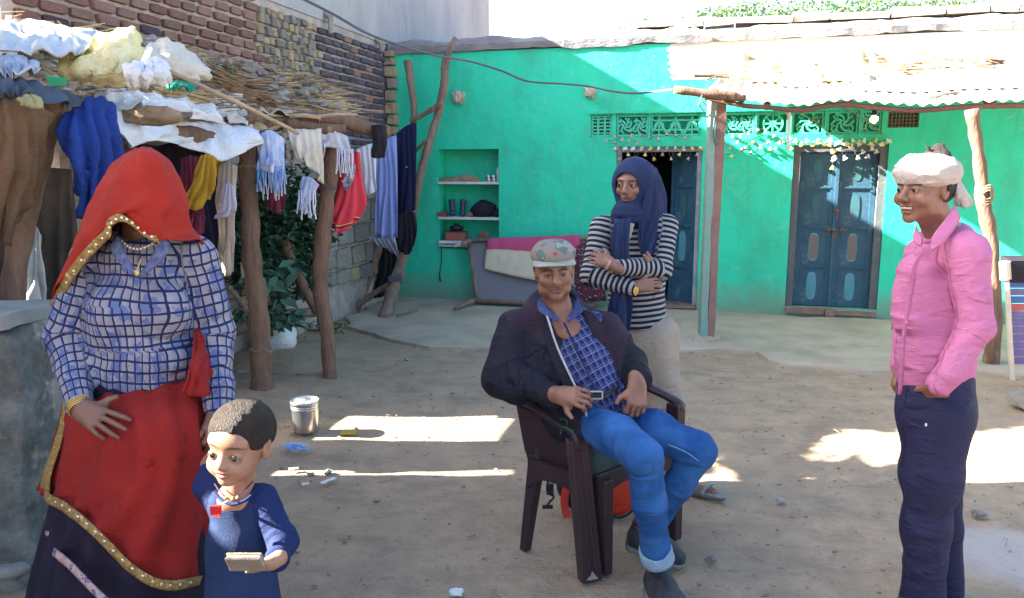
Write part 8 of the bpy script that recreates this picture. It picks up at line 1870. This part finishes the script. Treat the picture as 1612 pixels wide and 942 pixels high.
garment('hair', s, .0035, mat('child_hair', (.045, .030, .022), (.022, .016, .014), 40, .6, 1.5, 220), kid, .0035, (70, 70, 70), 2)
m_bl = plain('blue_sweater_knit', (.009, .024, .080), (.016, .036, .105), .85, 7, .5, 300); m_bl2 = plain('royal_sleeve_knit', (.008, .022, .105), (.007, .018, .08), .85, 7, .5, 300, cr=.010)
s = SDF(); s.chain([W(378, 798, 2.0), W(378, 860, 2.0), W(383, 985, 2.0)], [.072, .084, .116], .04, flat=((0, 1, 0), .80)); s.c(W(350, 790, 2.0), W(408, 792, 2.0), .040, .040, .03)
s.c(W(366, 762, 1.94), W(367, 780, 1.935), .034, .028, .006, '-'); s.c(W(370, 745, 1.98), W(372, 774, 1.985), .048, .042, .006, '-')
sw = garment('sweater', s, .0045, m_bl, kid, .004, (16, 16, 26), 4)
s = SDF(); s.chain([W(411, 786, 1.995), W(446, 852, 1.955), W(436, 880, 1.87)], [.042, .038, .030], .02, pat=0.0); garment('sleeve', s, .0042, m_bl2, kid, .006, (14, 14, 30), 5)
s = SDF(); s.chain([W(346, 788, 2.005), W(328, 765, 2.04), W(327, 746, 2.06)], [.042, .036, .028], .02); garment('sleeve', s, .0042, m_bl2, kid, .005, (14, 14, 30), 6)
mb = MB(); ax_ = (W(446, 858, 1.95) - W(436, 880, 1.865)).normalized(); q1 = ax_.cross(Vector((0, 1, 0))).normalized(); q2 = ax_.cross(q1); mb.lathe(W(436, 881, 1.866), [(.024, -.010), (.0315, -.008), (.033, .008), (.030, .02), (.024, .02)], 20, (q1, q2, ax_)); mb.out('cuff', m_bl2, kid, smooth=True)
mb = MB(); mb.tube([Vector(p) for p in spline([W(336, 776, 1.965), W(350, 788, 1.942), W(368, 794, 1.930), (W(388, 787, 1.936)), W(402, 774, 1.965)], 5)], .0045, 7); mb.out('neckband', m_bl2, kid, smooth=True)
s = SDF(); s.c((kx - .02, 2.02, .30), (kx + .02, 2.02, .30), .07, .07, .03)
for q in (-1, 1): s.chain([(kx + q * .05, 2.02, .30), (kx + q * .055, 2.01, .20), (kx + q * .055, 2.02, .09)], [.06, .055, .050], .02)
garment('trousers', s, .008, plain('pale_blue_trousers', (.06, .08, .16), (.045, .06, .12)), kid, .005, (14, 14, 14))
m_cord = plain('dark_cord', (.05, .02, .03)); 
mb = MB(); mb.tube([Vector(p) for p in spline([W(338, 762, 1.955), W(348, 776, 1.930), W(362, 786, 1.918), (W(380, 776, 1.925)), W(398, 758, 1.955)], 5)], .0022, 5); nk = mb.out('neck_cord', m_cord, kid)
mb = MB(); mb.tube([W(362, 788, 1.897), W(350, 793, 1.893), W(342, 799, 1.892)], .0018, 5); mb.out('cord_tail', plain('white_cord', (.5, .48, .5)), nk)
mb = MB(); mb.box(W(340, 804, 1.888), (.022, .012, .026), jit=.003); mb.out('red_amulet', plain('red_cloth_amulet', (.55, .02, .02)), nk)
for i, x in enumerate((356, 366, 374)): mb = MB(); mb.blob(W(x, 786 - abs(x - 362) * .2, 1.894), .005, 7, 5, .1); mb.out('bead', m_gold, nk)
# the box in the child's hand
bxx = thing('thin_box', 'thin gold-edged box held flat by the small child', 'box', W(388, 885, 1.80))
ea = (W(418, 868, 1.80) - W(364, 868, 1.80)).normalized(); cb = W(387, 885, 1.80); tl = Vector((0, -.55, .84)).normalized(); up_ = ea.cross(tl).normalized()
if up_.z < 0: up_ = -up_
def bx3(nm, dz, hh, m, g=0.0, par=bxx): mb = MB(); mb.box(cb + up_ * dz, (.088 + g, .058 + g, hh), (ea, tl, up_)); o = mb.out(nm, m, par); md = o.modifiers.new('bevel', 'BEVEL'); md.width = .003; md.segments = 2; return o
bx3('lower_cover', -.006, .008, plain('brown_grey_cover', (.22, .17, .13), (.30, .24, .19), .4)); bx3('pages', .001, .006, mat('pale_blue_edge', (.50, .62, .68), None, 9, .5), -.005); bx3('upper_cover', .007, .006, plain('gold_cover', (.42, .30, .15), (.34, .24, .13), .35))
